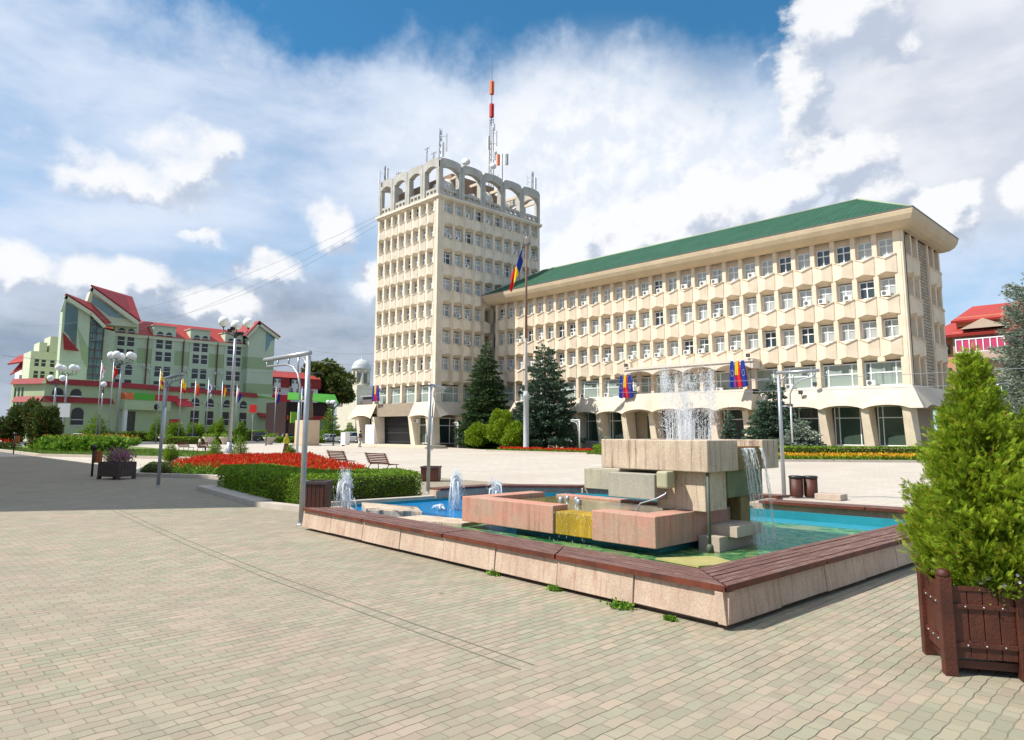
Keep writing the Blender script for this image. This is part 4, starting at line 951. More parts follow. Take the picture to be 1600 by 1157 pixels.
kerbline(ks, [(-22.6,8.25),(-16.75,7.45)], .5, .13); kerbline(ks, [(-16.7,7.45),(-14.5,7.75)], .3, .12)
kerbline(ks, [(-30.8,8.75),(-27.6,10.5)], .3, .14); kerbline(ks, [(-27.6,10.5),(-22.4,10.75)], .3, .14); kerbline(ks, [(-36.5,10.75),(-30.9,8.75)], .3, .14)
ks.build('kerb', M['kerb'], kind='structure')
def bedsheet(name, poly, z, mt): return sheet(name, poly, z, mt)
bedsheet('bed_soil', [(-36.5,10.9),(-30.8,9.0),(-27.6,10.75),(-22.1,10.9),(-18.5,12.4),(-20.5,14.6),(-26.5,16.6),(-42,23.2),(-44,14.5)], .02, M['soil'])
LB = [(-22.2,8.4),(-16.6,7.6),(-14.6,8.0),(-14.4,11.4),(-17,12.2),(-24,11.2)]; bedsheet('bed_ground', LB, .016, M['soil'])
def scatter(poly, n):
    out = []; x0, x1, y0, y1 = min(p[0] for p in poly), max(p[0] for p in poly), min(p[1] for p in poly), max(p[1] for p in poly)
    while len(out) < n:
        a = rng.uniform(x0,x1,n); b = rng.uniform(y0,y1,n); ins = np.zeros(n, bool); j = len(poly)-1
        for i in range(len(poly)):
            xi, yi, xj, yj = *poly[i], *poly[j]
            c = ((yi > b) != (yj > b)) & (a < (xj-xi)*(b-yi)/(yj-yi+1e-12)+xi); ins ^= c; j = i
        out += list(zip(a[ins], b[ins]))
    return np.array(out[:n])
def flowerbed(name, label, poly, n, hs, hl, mf, ml, fs=.10, ls=.12, lf=.55, cat='flower bed', z0=0, plants=None):
    """upright plants: leafy lower part, flower spikes on top. stuff"""
    xy = scatter(poly, plants or n//14); k = rng.integers(0, len(xy), n); hh = (rng.uniform(hs*.75, hs*1.15, len(xy)))[k]
    isf = rng.random(n) > lf; z = np.where(isf, hh*rng.uniform(.74,1,n), hh*rng.uniform(.05,.92,n)*hl/hs)
    sp = np.where(isf, .05, .13); c = np.stack([xy[k,0]+rng.normal(size=n)*sp, xy[k,1]+rng.normal(size=n)*sp, z+z0], 1)
    o = quads(name, leaves(c[~isf], rng.uniform(.6,1.3,(~isf).sum())*ls, 2.0, np.tile([0,0,.9], ((~isf).sum(),1)), 1), M[ml]); tag(o, label+' (foliage)' if False else label, cat, None, 'stuff')
    f = quads('blossoms', leaves(c[isf], rng.uniform(.6,1.2,isf.sum())*fs, 2.2, np.tile([0,0,1.6], (isf.sum(),1)), .7), M[mf], o); return o
RED = [(-34.0,11.6),(-31,10.2),(-28.5,11.4),(-24.8,12.0),(-21.6,12.9),(-22.8,14.6),(-28,16.4),(-39.5,21.0),(-40,15.2)]
flowerbed('scarlet_flower_bed', 'bed of scarlet salvia flowers over green leaves', RED, 60000, .50, .44, 'salvia', 'canna', .10, .14, .60)
sage = hedge('low_border', 'low grey green border plants at the near left corner of the flower bed', [(-36.3,11.1),(-31.2,9.2),(-30.4,9.8),(-35.6,11.9)], .28, 4500, mt='redbush', size=.09)
sage['category'] = 'border plants'
sheet('lawn', [(-100,10.9),(-60,10.9),(-51,15.2),(-43.5,18.8),(-61,23.9),(-95,25)], .06, M['lawn'])
kk = MB(); kerbline(kk, [(-100,10.6),(-60,10.6),(-50.5,15.0),(-42.9,18.7),(-61,23.9)], .35, .16); kk.build('lawn_kerb', M['kerb'], kind='structure')
gx = scatter([(-80,11.1),(-60,11.1),(-51,15.4),(-44.5,18.8),(-60,23.0),(-72,22)], 14000); gc = np.column_stack([gx, np.full(len(gx), .06)])
tag(quads('lawn_grass', leaves(gc, rng.uniform(.08,.18,len(gc)), 5, np.tile([0,0,2.], (len(gc),1)), 1), M['grass']), 'short green grass around the leafy bed', 'grass', None, 'stuff')
CN = [(-86,14.3),(-72,13.6),(-67,15.6),(-65.5,17.6),(-71,19.2),(-86,18.5)]
flowerbed('leafy_bed', 'tall bright green leafy bed with a few yellow flowers', CN, 26000, 1.35, 1.1, 'yellowfl', 'canna', .16, .42, .965, plants=900)
flowerbed('yellow_flower_bed', 'distant bed of yellow flowers in front of the hotel hedge', [(-101,23.6),(-93,25.4),(-95,27.6),(-102,26)], 5000, 1.3, .9, 'yellowfl', 'canna', .18, .34, .93, plants=240)
# strip along the office building
EB = [(-21.8,43.2),(-8,55.2),(-10.5,57.2),(-24.5,45.6)]
kx = MB(); kerbline(kx, [(-22.2,42.9),(-6,57)], .25, .14); kerbline(kx, [(-38.3,46.3),(-50,45.6),(-60.5,49.2)], .25, .14); kx.build('bed_kerb', M['kerb'], kind='structure')
sheet('verge', [(-22.2,43.2),(-6,57.2),(-16.4,57.2),(-26.5,52)], .05, M['lawn']); sheet('verge', [(-38.3,46.6),(-50,45.9),(-60.5,49.5),(-62,56.2),(-42,56.2)], .05, M['lawn'])
flowerbed('marigold_bed', 'strip of orange yellow marigolds under the office windows', [(-21.6,43.9),(-8,55.8),(-9.3,56.6),(-22.6,44.8)], 14000, .45, .4, 'yellowfl', 'hedge', .14, .16, .55)
hedge('clipped_hedge', 'long hedge with dark patches under the ground floor office windows', [(-23.0,45.3),(-10,56.9),(-11.5,57.1),(-24.2,46.3)], .85, 9000, 'hedges by the office building', size=.14)
hedge('clipped_hedge', 'rectangular brown green hedge right of the tall flagpole', [(-38.0,46.7),(-34.3,44.9),(-33.3,46.3),(-37.0,48.4)], .75, 5000, 'hedges by the office building', size=.13)
hedge('clipped_hedge', 'bright green hedge behind the rectangular hedge beside the office columns', [(-37.5,50.3),(-33.0,49.0),(-32.6,50.5),(-37.2,52)], 1.0, 3500, 'hedges by the office building', mt='hedge', size=.15)
flowerbed('salvia_strip', 'thin strip of red flowers at the foot of the tall flagpole', [(-49.5,46.2),(-39,46.9),(-39.2,48.4),(-50,47.6)], 5000, .35, .3, 'salvia', 'hedge', .14, .16, .5)

dc = MB(); PTS = [(-18.6,4.80),(-14.4,4.42),(-11.5,4.20),(-8.45,4.02),(-3.95,3.95)]  # two thin dark lines laid just above the paving
for o_, w_, mi in ((-.02,.014,1),(.13,.014,1)):
    dc.m = mi
    for a, b in zip(PTS[:-1], PTS[1:]): dc.add([(a[0],a[1]+o_,.003+.001*mi),(b[0],b[1]+o_,.003+.001*mi),(b[0],b[1]+o_+w_,.003+.001*mi),(a[0],a[1]+o_+w_,.003+.001*mi)], [(0,1,2,3)])
struct('paving_lines', dc, [mat('line base', (.30,.28,.22), .9, var=.4, vscale=5), mat('dark line', (.17,.165,.125), .95)])
# ------------------------------------------------------------------ trees
def conifer(name, label, x, y, h, r, n, mt, seed, cat='conifer', group=None, layers=26, leaf=.22, drop=.25, open_=.12, z0=.6, prof=.85, tips=1.0, lean=0):
    t = thing(name, label, cat, (x, y, 0), 0, group); rg_ = np.random.default_rng(seed); rd = random.Random(seed)
    tr = MB(); tr.tube([(0,0,0),(lean*.3,0,h*.35),(lean*.7,.0,h*.7),(lean,0,h*.97)], [.035*h**.85,.026*h**.85,.014*h**.85,.01], 8)
    br = []
    for i in range(layers):
        f = (i+.3)/layers; z = z0+(h-z0)*f; L0 = r*(1-f)**prof*(.88+.24*rd.random())+.12*r*(1-f)
        nbr = max(5, int(11*(1-f)+5))
        for k in range(nbr):
            a = 2*math.pi*(k+rd.random()*.8)/nbr+i*1.3; L = L0*rd.uniform(.62,1.12)
            if rd.random() < open_: L *= .5
            zz = z+rd.uniform(-.5,.5)*(h-z0)/layers
            p0 = (lean*f, 0, zz); p1 = (lean*f+math.cos(a)*L*.55, math.sin(a)*L*.55, zz-L*drop*.35); p2 = (lean*f+math.cos(a)*L, math.sin(a)*L, zz-L*drop*.6+L*.10*tips)
            br.append((p0, p1, p2, L))
    for p0, p1, p2, L in br[::2]:
        if L > .5: tr.tube([p0, p1, p2], [.02+.012*L, .012+.006*L, .006], 4)
    tr.build('trunk', M['bark'], t, loc=(0,0,0))
    wt = np.array([b[3] for b in br])**1.3; wt /= wt.sum(); k = rg_.choice(len(br), n, p=wt)
    A = np.array([b[0] for b in br])[k]; Bm = np.array([b[1] for b in br])[k]; Cc = np.array([b[2] for b in br])[k]; Lb = np.array([b[3] for b in br])[k]
    s = rg_.random(n)**.6; s = s[:,None]; P = (1-s)**2*A+2*s*(1-s)*Bm+s*s*Cc
    wid = (Lb*.20*(1.05-s[:,0]))[:,None]+.05; dirn = Cc-A; dirn /= np.linalg.norm(dirn,axis=1,keepdims=True)+1e-9
    off = rg_.normal(size=(n,3))*wid; off[:,2] = off[:,2]*.30-np.abs(rg_.normal(size=n))*wid[:,0]*.35
    lf = leaves(P+off, rg_.uniform(.55,1.25,n)*leaf, 2.3, dirn+off/(wid+.01)*.35, .55, droop=.1)
    quads('foliage', lf, M[mt], t); return t
conifer('spruce_tree', 'dense dark green spruce in front of the tower corner', -58.85, 53.0, 12.4, 3.15, 42000, 'spruce', 1, 'spruce', 'spruces in front of the offices', 34, .30, .35, .05, .7, .72)
conifer('spruce_tree', 'open branched blue green spruce right of the tall flagpole', -49.6, 53.0, 11.3, 3.6, 30000, 'bluespruce', 2, 'spruce', 'spruces in front of the offices', 22, .32, .15, .25, .8, .60, 1.4)
conifer('spruce_tree', 'small blue spruce right of the entrance balcony', -24.4, 52.0, 6.3, 2.35, 24000, 'bluespruce', 3, 'spruce', 'spruces in front of the offices', 18, .24, .30, .08, .3, .62)
conifer('spruce_sapling', 'slim young spruce seen just right of the spray', -27.7, 51.0, 3.9, .75, 4500, 'bluespruce', 4, 'young spruce', None, 14, .18, -.2, .1, .3, .8)
conifer('silver_spruce', 'low silvery grey spruce behind the right lamp post', -21.6, 50.0, 2.9, 1.6, 9000, 'silver', 5, 'spruce', None, 12, .22, .1, .1, .2, .6)
conifer('silver_pine', 'tall silvery conifer cut by the right edge of the picture', -4.1, 32.9, 8.6, 2.6, 120000, 'silver', 6, 'conifer', None, 34, .12, -.25, .15, 1.2, .38, 1.6)
def bush(name, label, x, y, rx, ry, h, n, mt, leaf, cat='bush', group=None, seed=1, z0=0, clumps=14, stem=True, pw_=.5, flat=False):
    t = thing(name, label, cat, (x, y, z0), 0, group); r = np.random.default_rng(seed)
    cl = r.normal(size=(clumps,3)); cl /= np.linalg.norm(cl,axis=1,keepdims=True); cl[:,2] = np.abs(cl[:,2]) if flat else cl[:,2]; cl *= r.uniform(.35,.72,(clumps,1))
    k = r.integers(0, clumps, n); u = r.normal(size=(n,3)); u /= np.linalg.norm(u,axis=1,keepdims=True); rad = r.random(n)**.33*.42
    P = cl[k]+u*rad[:,None]; P[:,2] = (P[:,2]+1)/2*.95+.05 if not flat else np.abs(P[:,2])
    P = P*np.array([rx,ry,h]); P[:,2] = np.maximum(P[:,2], .02)
    lf = leaves(P, r.uniform(.6,1.3,n)*leaf, 1.7, u+np.array([0,0,.5]), .8)
    if stem:
        m_ = MB()
        for i in range(5):
            a = i*1.3; m_.tube([(0,0,0),(math.cos(a)*rx*.15,math.sin(a)*ry*.15,h*.3),(math.cos(a)*rx*.4,math.sin(a)*ry*.4,h*.7)], [.03*h**.5,.02*h**.5,.008], 5)
        m_.build('trunk', M['bark'], t, loc=(0,0,0))
    quads('foliage', lf, M[mt], t); return t
bush('bright_shrub', 'bright yellow green shrub at the foot of the dense spruce', -56.3, 49.7, 1.9, 1.5, 2.7, 9000, 'shrub', .22, 'shrub', 'bright shrubs by the spruces', 2)
bush('bright_shrub', 'taller bright yellow green shrub between the spruce and the flagpole', -52.3, 49.2, 1.7, 1.4, 4.2, 11000, 'shrub', .22, 'shrub', 'bright shrubs by the spruces', 3)
bush('bright_shrub', 'low bright shrub just left of the tall flagpole foot', -49.9, 48.7, 1.6, 1.3, 2.8, 8000, 'shrub', .22, 'shrub', 'bright shrubs by the spruces', 4)
bush('blue_shrub', 'small blue green shrub left of the rectangular hedge', -38.9, 50.3, 1.2, 1.0, 1.5, 2600, 'silver', .18, 'shrub', None, 5)
def tree(name, label, x, y, h, r, n, mt, leaf, seed, cat='tree', trunkh=.35, group=None, clumps=30):
    t = thing(name, label, cat, (x, y, 0), 0, group); rr = np.random.default_rng(seed); m_ = MB()
    m_.tube([(0,0,0),(.1,0,h*.2),(0,.1,h*.5),(.1,0,h*.8)], [.035*h,.028*h,.018*h,.006*h], 9)
    cl = rr.normal(size=(clumps,3)); cl /= np.linalg.norm(cl,axis=1,keepdims=True); cl *= rr.uniform(.3,.85,(clumps,1)); cz = h*(trunkh+(1-trunkh)/2); hz = h*(1-trunkh)/2
    cl = cl*np.array([r,r,hz])+np.array([0,0,cz])
    for c in cl[:12]: m_.tube([(0,0,h*trunkh*rr.uniform(.6,1.3)),(c[0]*.5,c[1]*.5,(c[2]+h*trunkh)/2+.2),tuple(c)], [.014*h,.008*h,.003*h], 5)
    m_.build('trunk', M['bark'], t, loc=(0,0,0))
    k = rr.integers(0, clumps, n); u = rr.normal(size=(n,3)); u /= np.linalg.norm(u,axis=1,keepdims=True); cr_ = rr.uniform(.18,.34,clumps)[k]*r
    P = cl[k]+u*(rr.random(n)**.4*cr_)[:,None]*np.array([1,1,.8]); quads('crown', leaves(P, rr.uniform(.6,1.3,n)*leaf, 1.5, u, .9), M[mt], t); return t
tree('broadleaf_tree', 'large round leafy tree behind the green awnings and the statue', -188, 104, 25, 9.0, 15000, 'tree', 1.0, 8, trunkh=.22)
tree('broadleaf_tree', 'distant leafy tree peeping over the red roofed building', -206, 98, 22.0, 6.0, 3000, 'tree', 1.0, 9, trunkh=.3)
# dark garden bushes at the left edge
for i, (x, y, rx, h, lab) in enumerate([(-92,10.2,3.2,4.6,'tall dark bush cut by the left edge of the picture'), (-86,13.0,2.6,4.4,'dark bush with reddish tips left of the lime pale building corner'), (-82,14.2,1.8,5.2,'spiky reddish green young tree in front of the low hotel wing'), (-78.5,14.6,1.5,4.2,'slim dark bush at the right end of the dark bush row')]):
    bush('garden_bush', lab, x, y, rx, rx*.8, h, 6500, 'redbush', .30, 'bush', 'dark bushes by the lawn', 30+i)
flowerbed('red_leaf_bed', 'low reddish planting at the far left edge', [(-92,9.0),(-80,11.5),(-82,13),(-94,11)], 5000, .9, .7, 'salvia', 'redbush', .16, .25, .88, plants=300)
# conical arborvitae in the beds
for i, (x, y, h, r, lab) in enumerate([(-42.3,13.9,.85,.33,'small conical arborvitae at the left of the red flowers'), (-46.2,17.9,.95,.33,'small conical arborvitae in the middle of the red flowers'), (-40.6,17.2,1.2,.38,'small conical arborvitae behind the red flowers by the tall globe lamp'), (-42.5,21.3,.75,.30,'little round conifer behind the red flowers below the walking woman')]):
    conifer('dwarf_conifer', lab, x, y, h*1.35, r*1.2, 5000, 'hedge', 40+i, 'dwarf conifer', 'dwarf conifers in the red flower bed', 12, .07, -.9, .02, .05, .55)
# ---- big planters at right with arborvitae
def tub(name, label, x, y, rz, w_=.80, h=.66, dy=None, mt='wood_red', group=None, cat='planter', feet=.11):
    t = thing(name, label, cat, (x, y, 0), rz, group); hw = w_/2; hd = (dy or w_)/2
    for sx in (-1, 1):
        for sy in (-1, 1):
            p = MB(); a = .045; p.box(sx*hw-a, sy*hd-a, 0, sx*hw+a, sy*hd+a, h+.03); p.lathe([(.052,0),(.05,.03),(.035,.05),(.01,.055)], sx*hw, sy*hd, 12, h+.032); p.build('corner_post', M[mt], t, loc=(0,0,0), bevel=.006)
    for k, (rx_, n_) in enumerate((((0,-1),1),((0,1),1),((1,0),0),((-1,0),0))):
        p = MB(); L = (w_ if n_ else 2*hd)-.09; m_ = 4; hq = hd if n_ else hw
        for i in range(m_):
            u0 = -L/2+L*i/m_+.003; u1 = -L/2+L*(i+1)/m_-.003; th = .022+random.uniform(-.002,.002)
            if n_: p.box(u0, rx_[1]*hd-th/2, feet+.02, u1, rx_[1]*hd+th/2, h-.07)
            else: p.box(rx_[0]*hw-th/2, u0, feet+.02, rx_[0]*hw+th/2, u1, h-.07)
        p.build('side_panel', M[mt], t, loc=(0,0,0), bevel=.003)
        q = MB(); ang = math.atan2(rx_[1], rx_[0])
        for z0_, z1_, o_ in ((feet+.10,feet+.135,.018),(h-.20,h-.165,.018),(h-.07,h-.035,.01),(feet-.06,feet+.0,-.03)):
            q = MB()
            if n_: q.box(-L/2-.0, rx_[1]*(hd+o_)-.008, z0_, L/2, rx_[1]*(hd+o_)+.008, z1_)
            else: q.box(rx_[0]*(hw+o_)-.008, -L/2, z0_, rx_[0]*(hw+o_)+.008, L/2, z1_)
            if abs(o_-.018) < 1e-6:
                for u in (-L*.3, 0, L*.3):
                    px, py = (u, rx_[1]*(hd+.028)) if n_ else (rx_[0]*(hw+.028), u); q.m = 1; q.ball(px, py, (z0_+z1_)/2, .008, 8); q.m = 0
            q.build('rail', [M[mt], M['metal']], t, loc=(0,0,0), bevel=.002)
    s = MB(); s.box(-hw+.03,-hd+.03,h-.14,hw-.03,hd-.03,h-.10); s.build('earth', M['soil'], t, loc=(0,0,0)); return t
th1 = R(38)
tub('wooden_planter', 'large red brown slatted planter holding the big arborvitae', -1.55, 6.57, R(30), .50, .69, .52)
tub('wooden_planter', 'red brown slatted planter cut by the right edge of the picture', -1.06, 6.83, R(36), .50, .66, .52)
def arbor(name, label, x, y, z0, h, r, n, seed, leafs=.055, prof=None):
    t = thing(name, label, 'arborvitae', (x, y, z0)); rr = np.random.default_rng(seed); m_ = MB()
    m_.tube([(0,0,-.1),(.02,0,h*.35),(-.01,.02,h*.7),(.03,0,h*.98)], [.035,.028,.016,.005], 8)
    B = []
    nb_ = 190
    for i in range(nb_):
        f = (i/nb_)**1.05; z = .05+h*.93*f; R_ = r*prof(f)*rr.uniform(.72,1.12); a = rr.random()*6.283; up_ = rr.uniform(.25,.75)
        p0 = np.array([0,0,max(0,z-.12*h*(1-f))]); p2 = np.array([math.cos(a)*R_, math.sin(a)*R_, z+up_*R_*.45]); p1 = (p0+p2)/2+np.array([0,0,-.10*R_]); B.append((p0,p1,p2,R_))
    for p0, p1, p2, R_ in B[::3]: m_.tube([tuple(p0),tuple(p1),tuple(p2)], [.010,.006,.002], 4)
    m_.build('trunk', M['bark'], t, loc=(0,0,0))
    wt = np.array([b[3] for b in B])**1.2; wt /= wt.sum(); ns = n//9; k = rr.choice(nb_, ns, p=wt)
    A = np.array([b[0] for b in B])[k]; Bm = np.array([b[1] for b in B])[k]; Cc = np.array([b[2] for b in B])[k]; Lb = np.array([b[3] for b in B])[k]
    s = (1-rr.random(ns)**1.7*.85)[:,None]; P = (1-s)**2*A+2*s*(1-s)*Bm+s*s*Cc+rr.normal(size=(ns,3))*(.026+.060*Lb[:,None])
    D = Cc-A; D /= np.linalg.norm(D,axis=1,keepdims=True); D = D+rr.normal(size=(ns,3))*.45+np.array([0,0,.35]); D /= np.linalg.norm(D,axis=1,keepdims=True)
    Nn = np.cross(D, rr.normal(size=(ns,3))); Nn /= np.linalg.norm(Nn,axis=1,keepdims=True); Sd = np.cross(D, Nn)
    out = []
    for j, (al, st, sc_l) in enumerate([(0,0,1.9),(.7,.1,.9),(-.7,.1,.9),(.55,.45,.85),(-.55,.45,.85),(.4,.8,.7),(-.4,.8,.7),(.9,-.2,.7),(-.9,-.2,.7)]):
        ax_ = D*math.cos(al)+Sd*math.sin(al); bs = P+D*leafs*st; L = leafs*sc_l*rr.uniform(.7,1.3,(ns,1)); wv = np.cross(ax_, Nn)*leafs*.085
        out.append(np.stack([bs-wv, bs+ax_*L*.6-wv*1.3, bs+ax_*L, bs+ax_*L*.6+wv*1.3], 1))
    quads('foliage', np.concatenate(out), M['thuja'], t); return t
arbor('arborvitae', 'bushy bright green arborvitae growing in the large planter', -1.45, 6.70, .58, 1.97, .51, 280000, 50, .034, lambda f: (.72+f*1.1 if f < .25 else 1.0)*(1-max(0,(f-.25)/.77)**.85*.95))
arbor('arborvitae', 'second arborvitae cut by the right edge of the picture', -.98, 6.97, .55, 1.62, .50, 190000, 51, .034, lambda f: 1-.9*max(0,(f-.3)/.72)**1.3)
pt = thing('petunia_plant', 'white petunias growing at the planter rim under the arborvitae', 'flowers', (-1.36, 6.46, .62))
r9 = np.random.default_rng(5); quads('leaves', leaves(r9.normal(size=(700,3))*np.array([.14,.05,.04])+np.array([0,0,.03]), .035, 1.6), M['hedge'], pt)
pm = MB()
for i in range(9):
    x_, y_, z_ = (-.07,-.07,.07) if i == 0 else (-.03,-.06,.10) if i == 1 else (random.uniform(-.1,.2), random.uniform(-.1,.0), random.uniform(.03,.16)); r_ = .026 if i < 2 else .012
    P = [(x_+r_*math.cos(a*math.pi/5)*(1 if a % 2 else .86), y_-.004-(.008 if a % 2 else 0), z_+r_*math.sin(a*math.pi/5)*(1 if a % 2 else .86)) for a in range(10)]
    pm.add(P+[(x_,y_+.012,z_)], [(a,(a+1)%10,10) for a in range(10)])
pm.build('blossoms', mat('white petals', (.82,.80,.84), .6), pt, loc=(0,0,0))
# weeds along the basin foot
for i, (x, y, s, lab) in enumerate([(-4.55,6.0,.07,'largest green weed tuft at the foot of the basin wall'), (-5.6,6.12,.05,'small weed tuft at the basin foot left of the large tuft'), (-6.7,6.2,.05,'tiny weed tuft midway along the basin foot'), (-3.95,5.98,.03,'sprig of weed nearest the basin corner')]):
    c = r9.normal(size=(160,3))*np.array([s*.9,s*.5,s*.35]); c[:,2] = np.abs(c[:,2])
    tag(quads('weed_tuft', leaves(c, .04, 1.3, np.tile([0,0,.5],(160,1))), M['canna'], None, (x,y,0)), lab, 'weed', 'weeds at the basin foot')
# ---- flower box at left and others
t = thing('flower_box', 'dark wooden flower box with pink petunias by the lamp post', 'planter', (-29.65, 7.85, 0), R(25)); FBX = t
p = MB(); p.box(-1.05,-.45,.10,1.05,.45,.62); p.m = 0
for k in range(14): p.box(-1.05+k*.15+.01,-.475,.12,-1.05+(k+1)*.15-.01,-.45,.60); p.box(-1.05+k*.15+.01,.45,.12,-1.05+(k+1)*.15-.01,.475,.60)
for k in range(6): p.box(1.05,-.45+k*.15+.01,.12,1.075,-.45+(k+1)*.15-.01,.60); p.box(-1.075,-.45+k*.15+.01,.12,-1.05,-.45+(k+1)*.15-.01,.60)
p.build('box', M['wood_dark'], t, loc=(0,0,0))
for sx in (-1,1):
    for sy in (-1,1): q = MB(); q.box(sx*.98-.08,sy*.4-.08,0,sx*.98+.08,sy*.4+.08,.11); q.build('foot', M['wood_dark'], t, loc=(0,0,0))
s = MB(); s.box(-1.0,-.42,.55,1.0,.42,.625); s.build('earth', M['soil'], t, loc=(0,0,0))
c = r9.normal(size=(2600,3))*np.array([.42,.2,.12])+np.array([0,0,.75]); c[:,0] = np.clip(c[:,0],-1.1,1.1); quads('foliage', leaves(c, .08, 1.6), M['canna'], t)
c = r9.normal(size=(900,3))*np.array([.40,.24,.12])+np.array([.35,-.05,.82]); c[:,0] = np.clip(c[:,0],-1.0,1.15); quads('blossoms', leaves(c, .07, 1.1), M['pinkfl'], t)

FBX.scale = (.50, .85, 1.05)
# ------------------------------------------------------------------ unseen off-frame block, added and cut to cast shade across the walk
ns = thing('shade_block', 'plain unseen block added left of the camera to shade the walk', 'building', (-80, -14, 0))
q = MB(); q.prism([(-24.4,-5.2),(-150,-5.2),(-150,-24),(-36.15,-24)],0,20.9); q.build('wall', M['stone_beige'], ns); q = MB(); q.prism([(-24.5,-5.15),(-150,-5.15),(-150,-24),(-36.25,-24)],20.9,21.2); q.build('roof', M['red_roof'], ns)
q = MB()
for k in range(29):
    for s in range(6): q.box(-148+k*4.1,-5.2,1.6+s*3.2,-146.2+k*4.1,-5.15,3.2+s*3.2)
q.build('windows', M['glass_dark'], ns)
# ------------------------------------------------------------------ plaza lamps with a tube arm
def plaza_lamp(label, x, y, rz, h=3.52, L=2.0, group='plaza posts with tube arms', r=.05, mt='metal', hang=True):
    t = thing('plaza_lamp', label, 'street lamp', (x, y, 0), rz, group)
    p = MB(); p.tube([(0,0,0),(0,0,1.9),(0,0,h-.06)], [r*1.15,r*1.05,r], 14); p.lathe([(.10,0),(.10,.015),(.06,.03)], 0, 0, 14); p.build('pole', M[mt], t, loc=(0,0,0))
    p = MB(); p.tube([(.06,0,h),(-L,0,h)], .048, 12); p.build('lamp_tube', M['metal_white'] if mt != 'metal' else M['metal'], t, loc=(0,0,0))
    p = MB(); pts = [(-.06-.0,0,h-.95)]+[(-.10-.42*(1-math.cos(a*math.pi/12)), 0, h-.95+.66*math.sin(a*math.pi/12)) for a in range(7)]
    p.tube([(-.30,0,h-.98),(-.31,0,h-.62),(-.42,0,h-.40),(-.62,0,h-.25),(-.92,0,h-.17),(-L+.12,0,h-.15)], .022, 8); p.tube([(0,0,h-.40),(-.08,0,h-.20),(-.22,0,h-.08)], .02, 6)
    p.tube([(0,0,h-.97),(-.30,0,h-.97)], .018, 6)
    for u in (-.42,-.85,-1.35,-L+.12): p.tube([(u,0,h-.04),(u,0,h-.16 if u < -.6 else h-.36)], .02, 6)
    p.build('arm_brace', M[mt], t, loc=(0,0,0))
    if hang: p = MB(); p.tube([(-.31,0,h-.98),(-.31,0,h-1.18),(-.31,0,h-2.0)], [.018,.026,.026], 8); p.build('hanging_tube', M['metal_white'], t, loc=(0,0,0))
    return t
plaza_lamp('grey steel post with tube arm beside the wooden bin at the basin end', -12.82, 6.72, 0, 3.38)
plaza_lamp('grey steel post with tube arm standing in the shade by the flower box', -24.89, 7.85, R(175), 3.58, 2.2)
plaza_lamp('grey steel post with tube arm behind the right side of the fountain', -8.95, 19.45, R(182), 3.55, 1.15)
plaza_lamp('thin steel post seen end on behind the two pool jets', -17.0, 13.0, R(-55), 3.25, 1.6)
plaza_lamp('small white post with tube arm in front of the tower corner window', -61.2, 50.9, R(-20), 2.95, 1.9, r=.06, mt='metal_white', hang=False)
plaza_lamp('small white post with tube arm left of the rectangular hedge', -41.8, 49.3, R(-20), 3.0, 1.6, r=.06, mt='metal_white', hang=False)
# ------------------------------------------------------------------ globe street lamps
def globe_lamp(label, x, y, h, n, rz=0, rg=.34, arm=.95, group='globe street lamps', cam_=False, pr=.13):
    t = thing('globe_lamp', label, 'street lamp', (x, y, 0), rz, group)
    p = MB(); p.lathe([(pr*2.2,0),(pr*2.2,.12),(pr*1.5,.3),(pr*1.15,.9)], 0, 0, 14); p.tube([(0,0,.6),(0,0,h*.6),(0,0,h-1.1)], [pr,pr*.85,pr*.62], 12); p.build('pole', M['metal'], t, loc=(0,0,0))
    hd = MB(); z0 = h-1.15
    for k in range(n):
        a = 2*math.pi*k/n+.3; c, s = math.cos(a), math.sin(a)
        hd.tube([(0,0,z0-.3),(c*arm*.35,s*arm*.35,z0-.22),(c*arm*.8,s*arm*.8,z0-.05),(c*arm,s*arm,z0+.18),(c*arm,s*arm,z0+.36)], [.05,.045,.04,.04,.05], 7)
        hd.lathe([(.02,-.2),(.06,-.12),(.03,0)], c*arm, s*arm, 8, z0+.02); hd.lathe([(.06,0),(.15,.07),(.16,.11)], c*arm, s*arm, 10, z0+.34)
        hd.lathe([(.02,0),(.09,.1),(.02,.2)], c*arm*.55, s*arm*.55, 8, z0-.08)
    hd.lathe([(.05,0),(.16,.15),(.10,.35),(.2,.5),(.05,.8)], 0, 0, 10, z0-.55); hd.build('bracket', M['metal_dark'], t, loc=(0,0,0))
    for k in range(n):
        a = 2*math.pi*k/n+.3; g_ = MB(); g_.ball(math.cos(a)*arm, math.sin(a)*arm, z0+.44+rg*.9, rg, 14); g_.build('globe', M['globe'], t, loc=(0,0,0))
    if cam_:
        q = MB(); 
        for k in range(5): a = k*1.25; q.cbox(math.cos(a)*.5, math.sin(a)*.5, z0-.25+.1*k, .34, .26, .28, a)
        q.build('spotlight', M['black'], t, loc=(0,0,0))
    return t
globe_lamp('tall post with milky globes and floodlights beside the two far benches', -59.67, 24.3, 11.5, 3, R(20), .46, 1.15, cam_=True, pr=.17)
globe_lamp('tall five globe lamp left of the hotel flags', -123.1, 32.1, 14.0, 5, R(10), .62, 1.6, pr=.22)
globe_lamp('four globe lamp in front of the pale corner of the hotel podium', -142.4, 28.6, 13.0, 4, 0, .62, 1.5, pr=.22)
globe_lamp('double globe lamp nearest the left edge of the hotel lamps', -138.0, 26.2, 10.9, 2, R(30), .55, 1.0, pr=.2)
globe_lamp('single globe lamp between the tall globe lamp and the hotel entrance', -121.0, 29.2, 9.3, 1, R(70), .45, .05, pr=.12)
globe_lamp('three globe lamp behind the pedestal of the statue', -119.5, 67.8, 7.8, 3, 0, .42, .65, pr=.13)
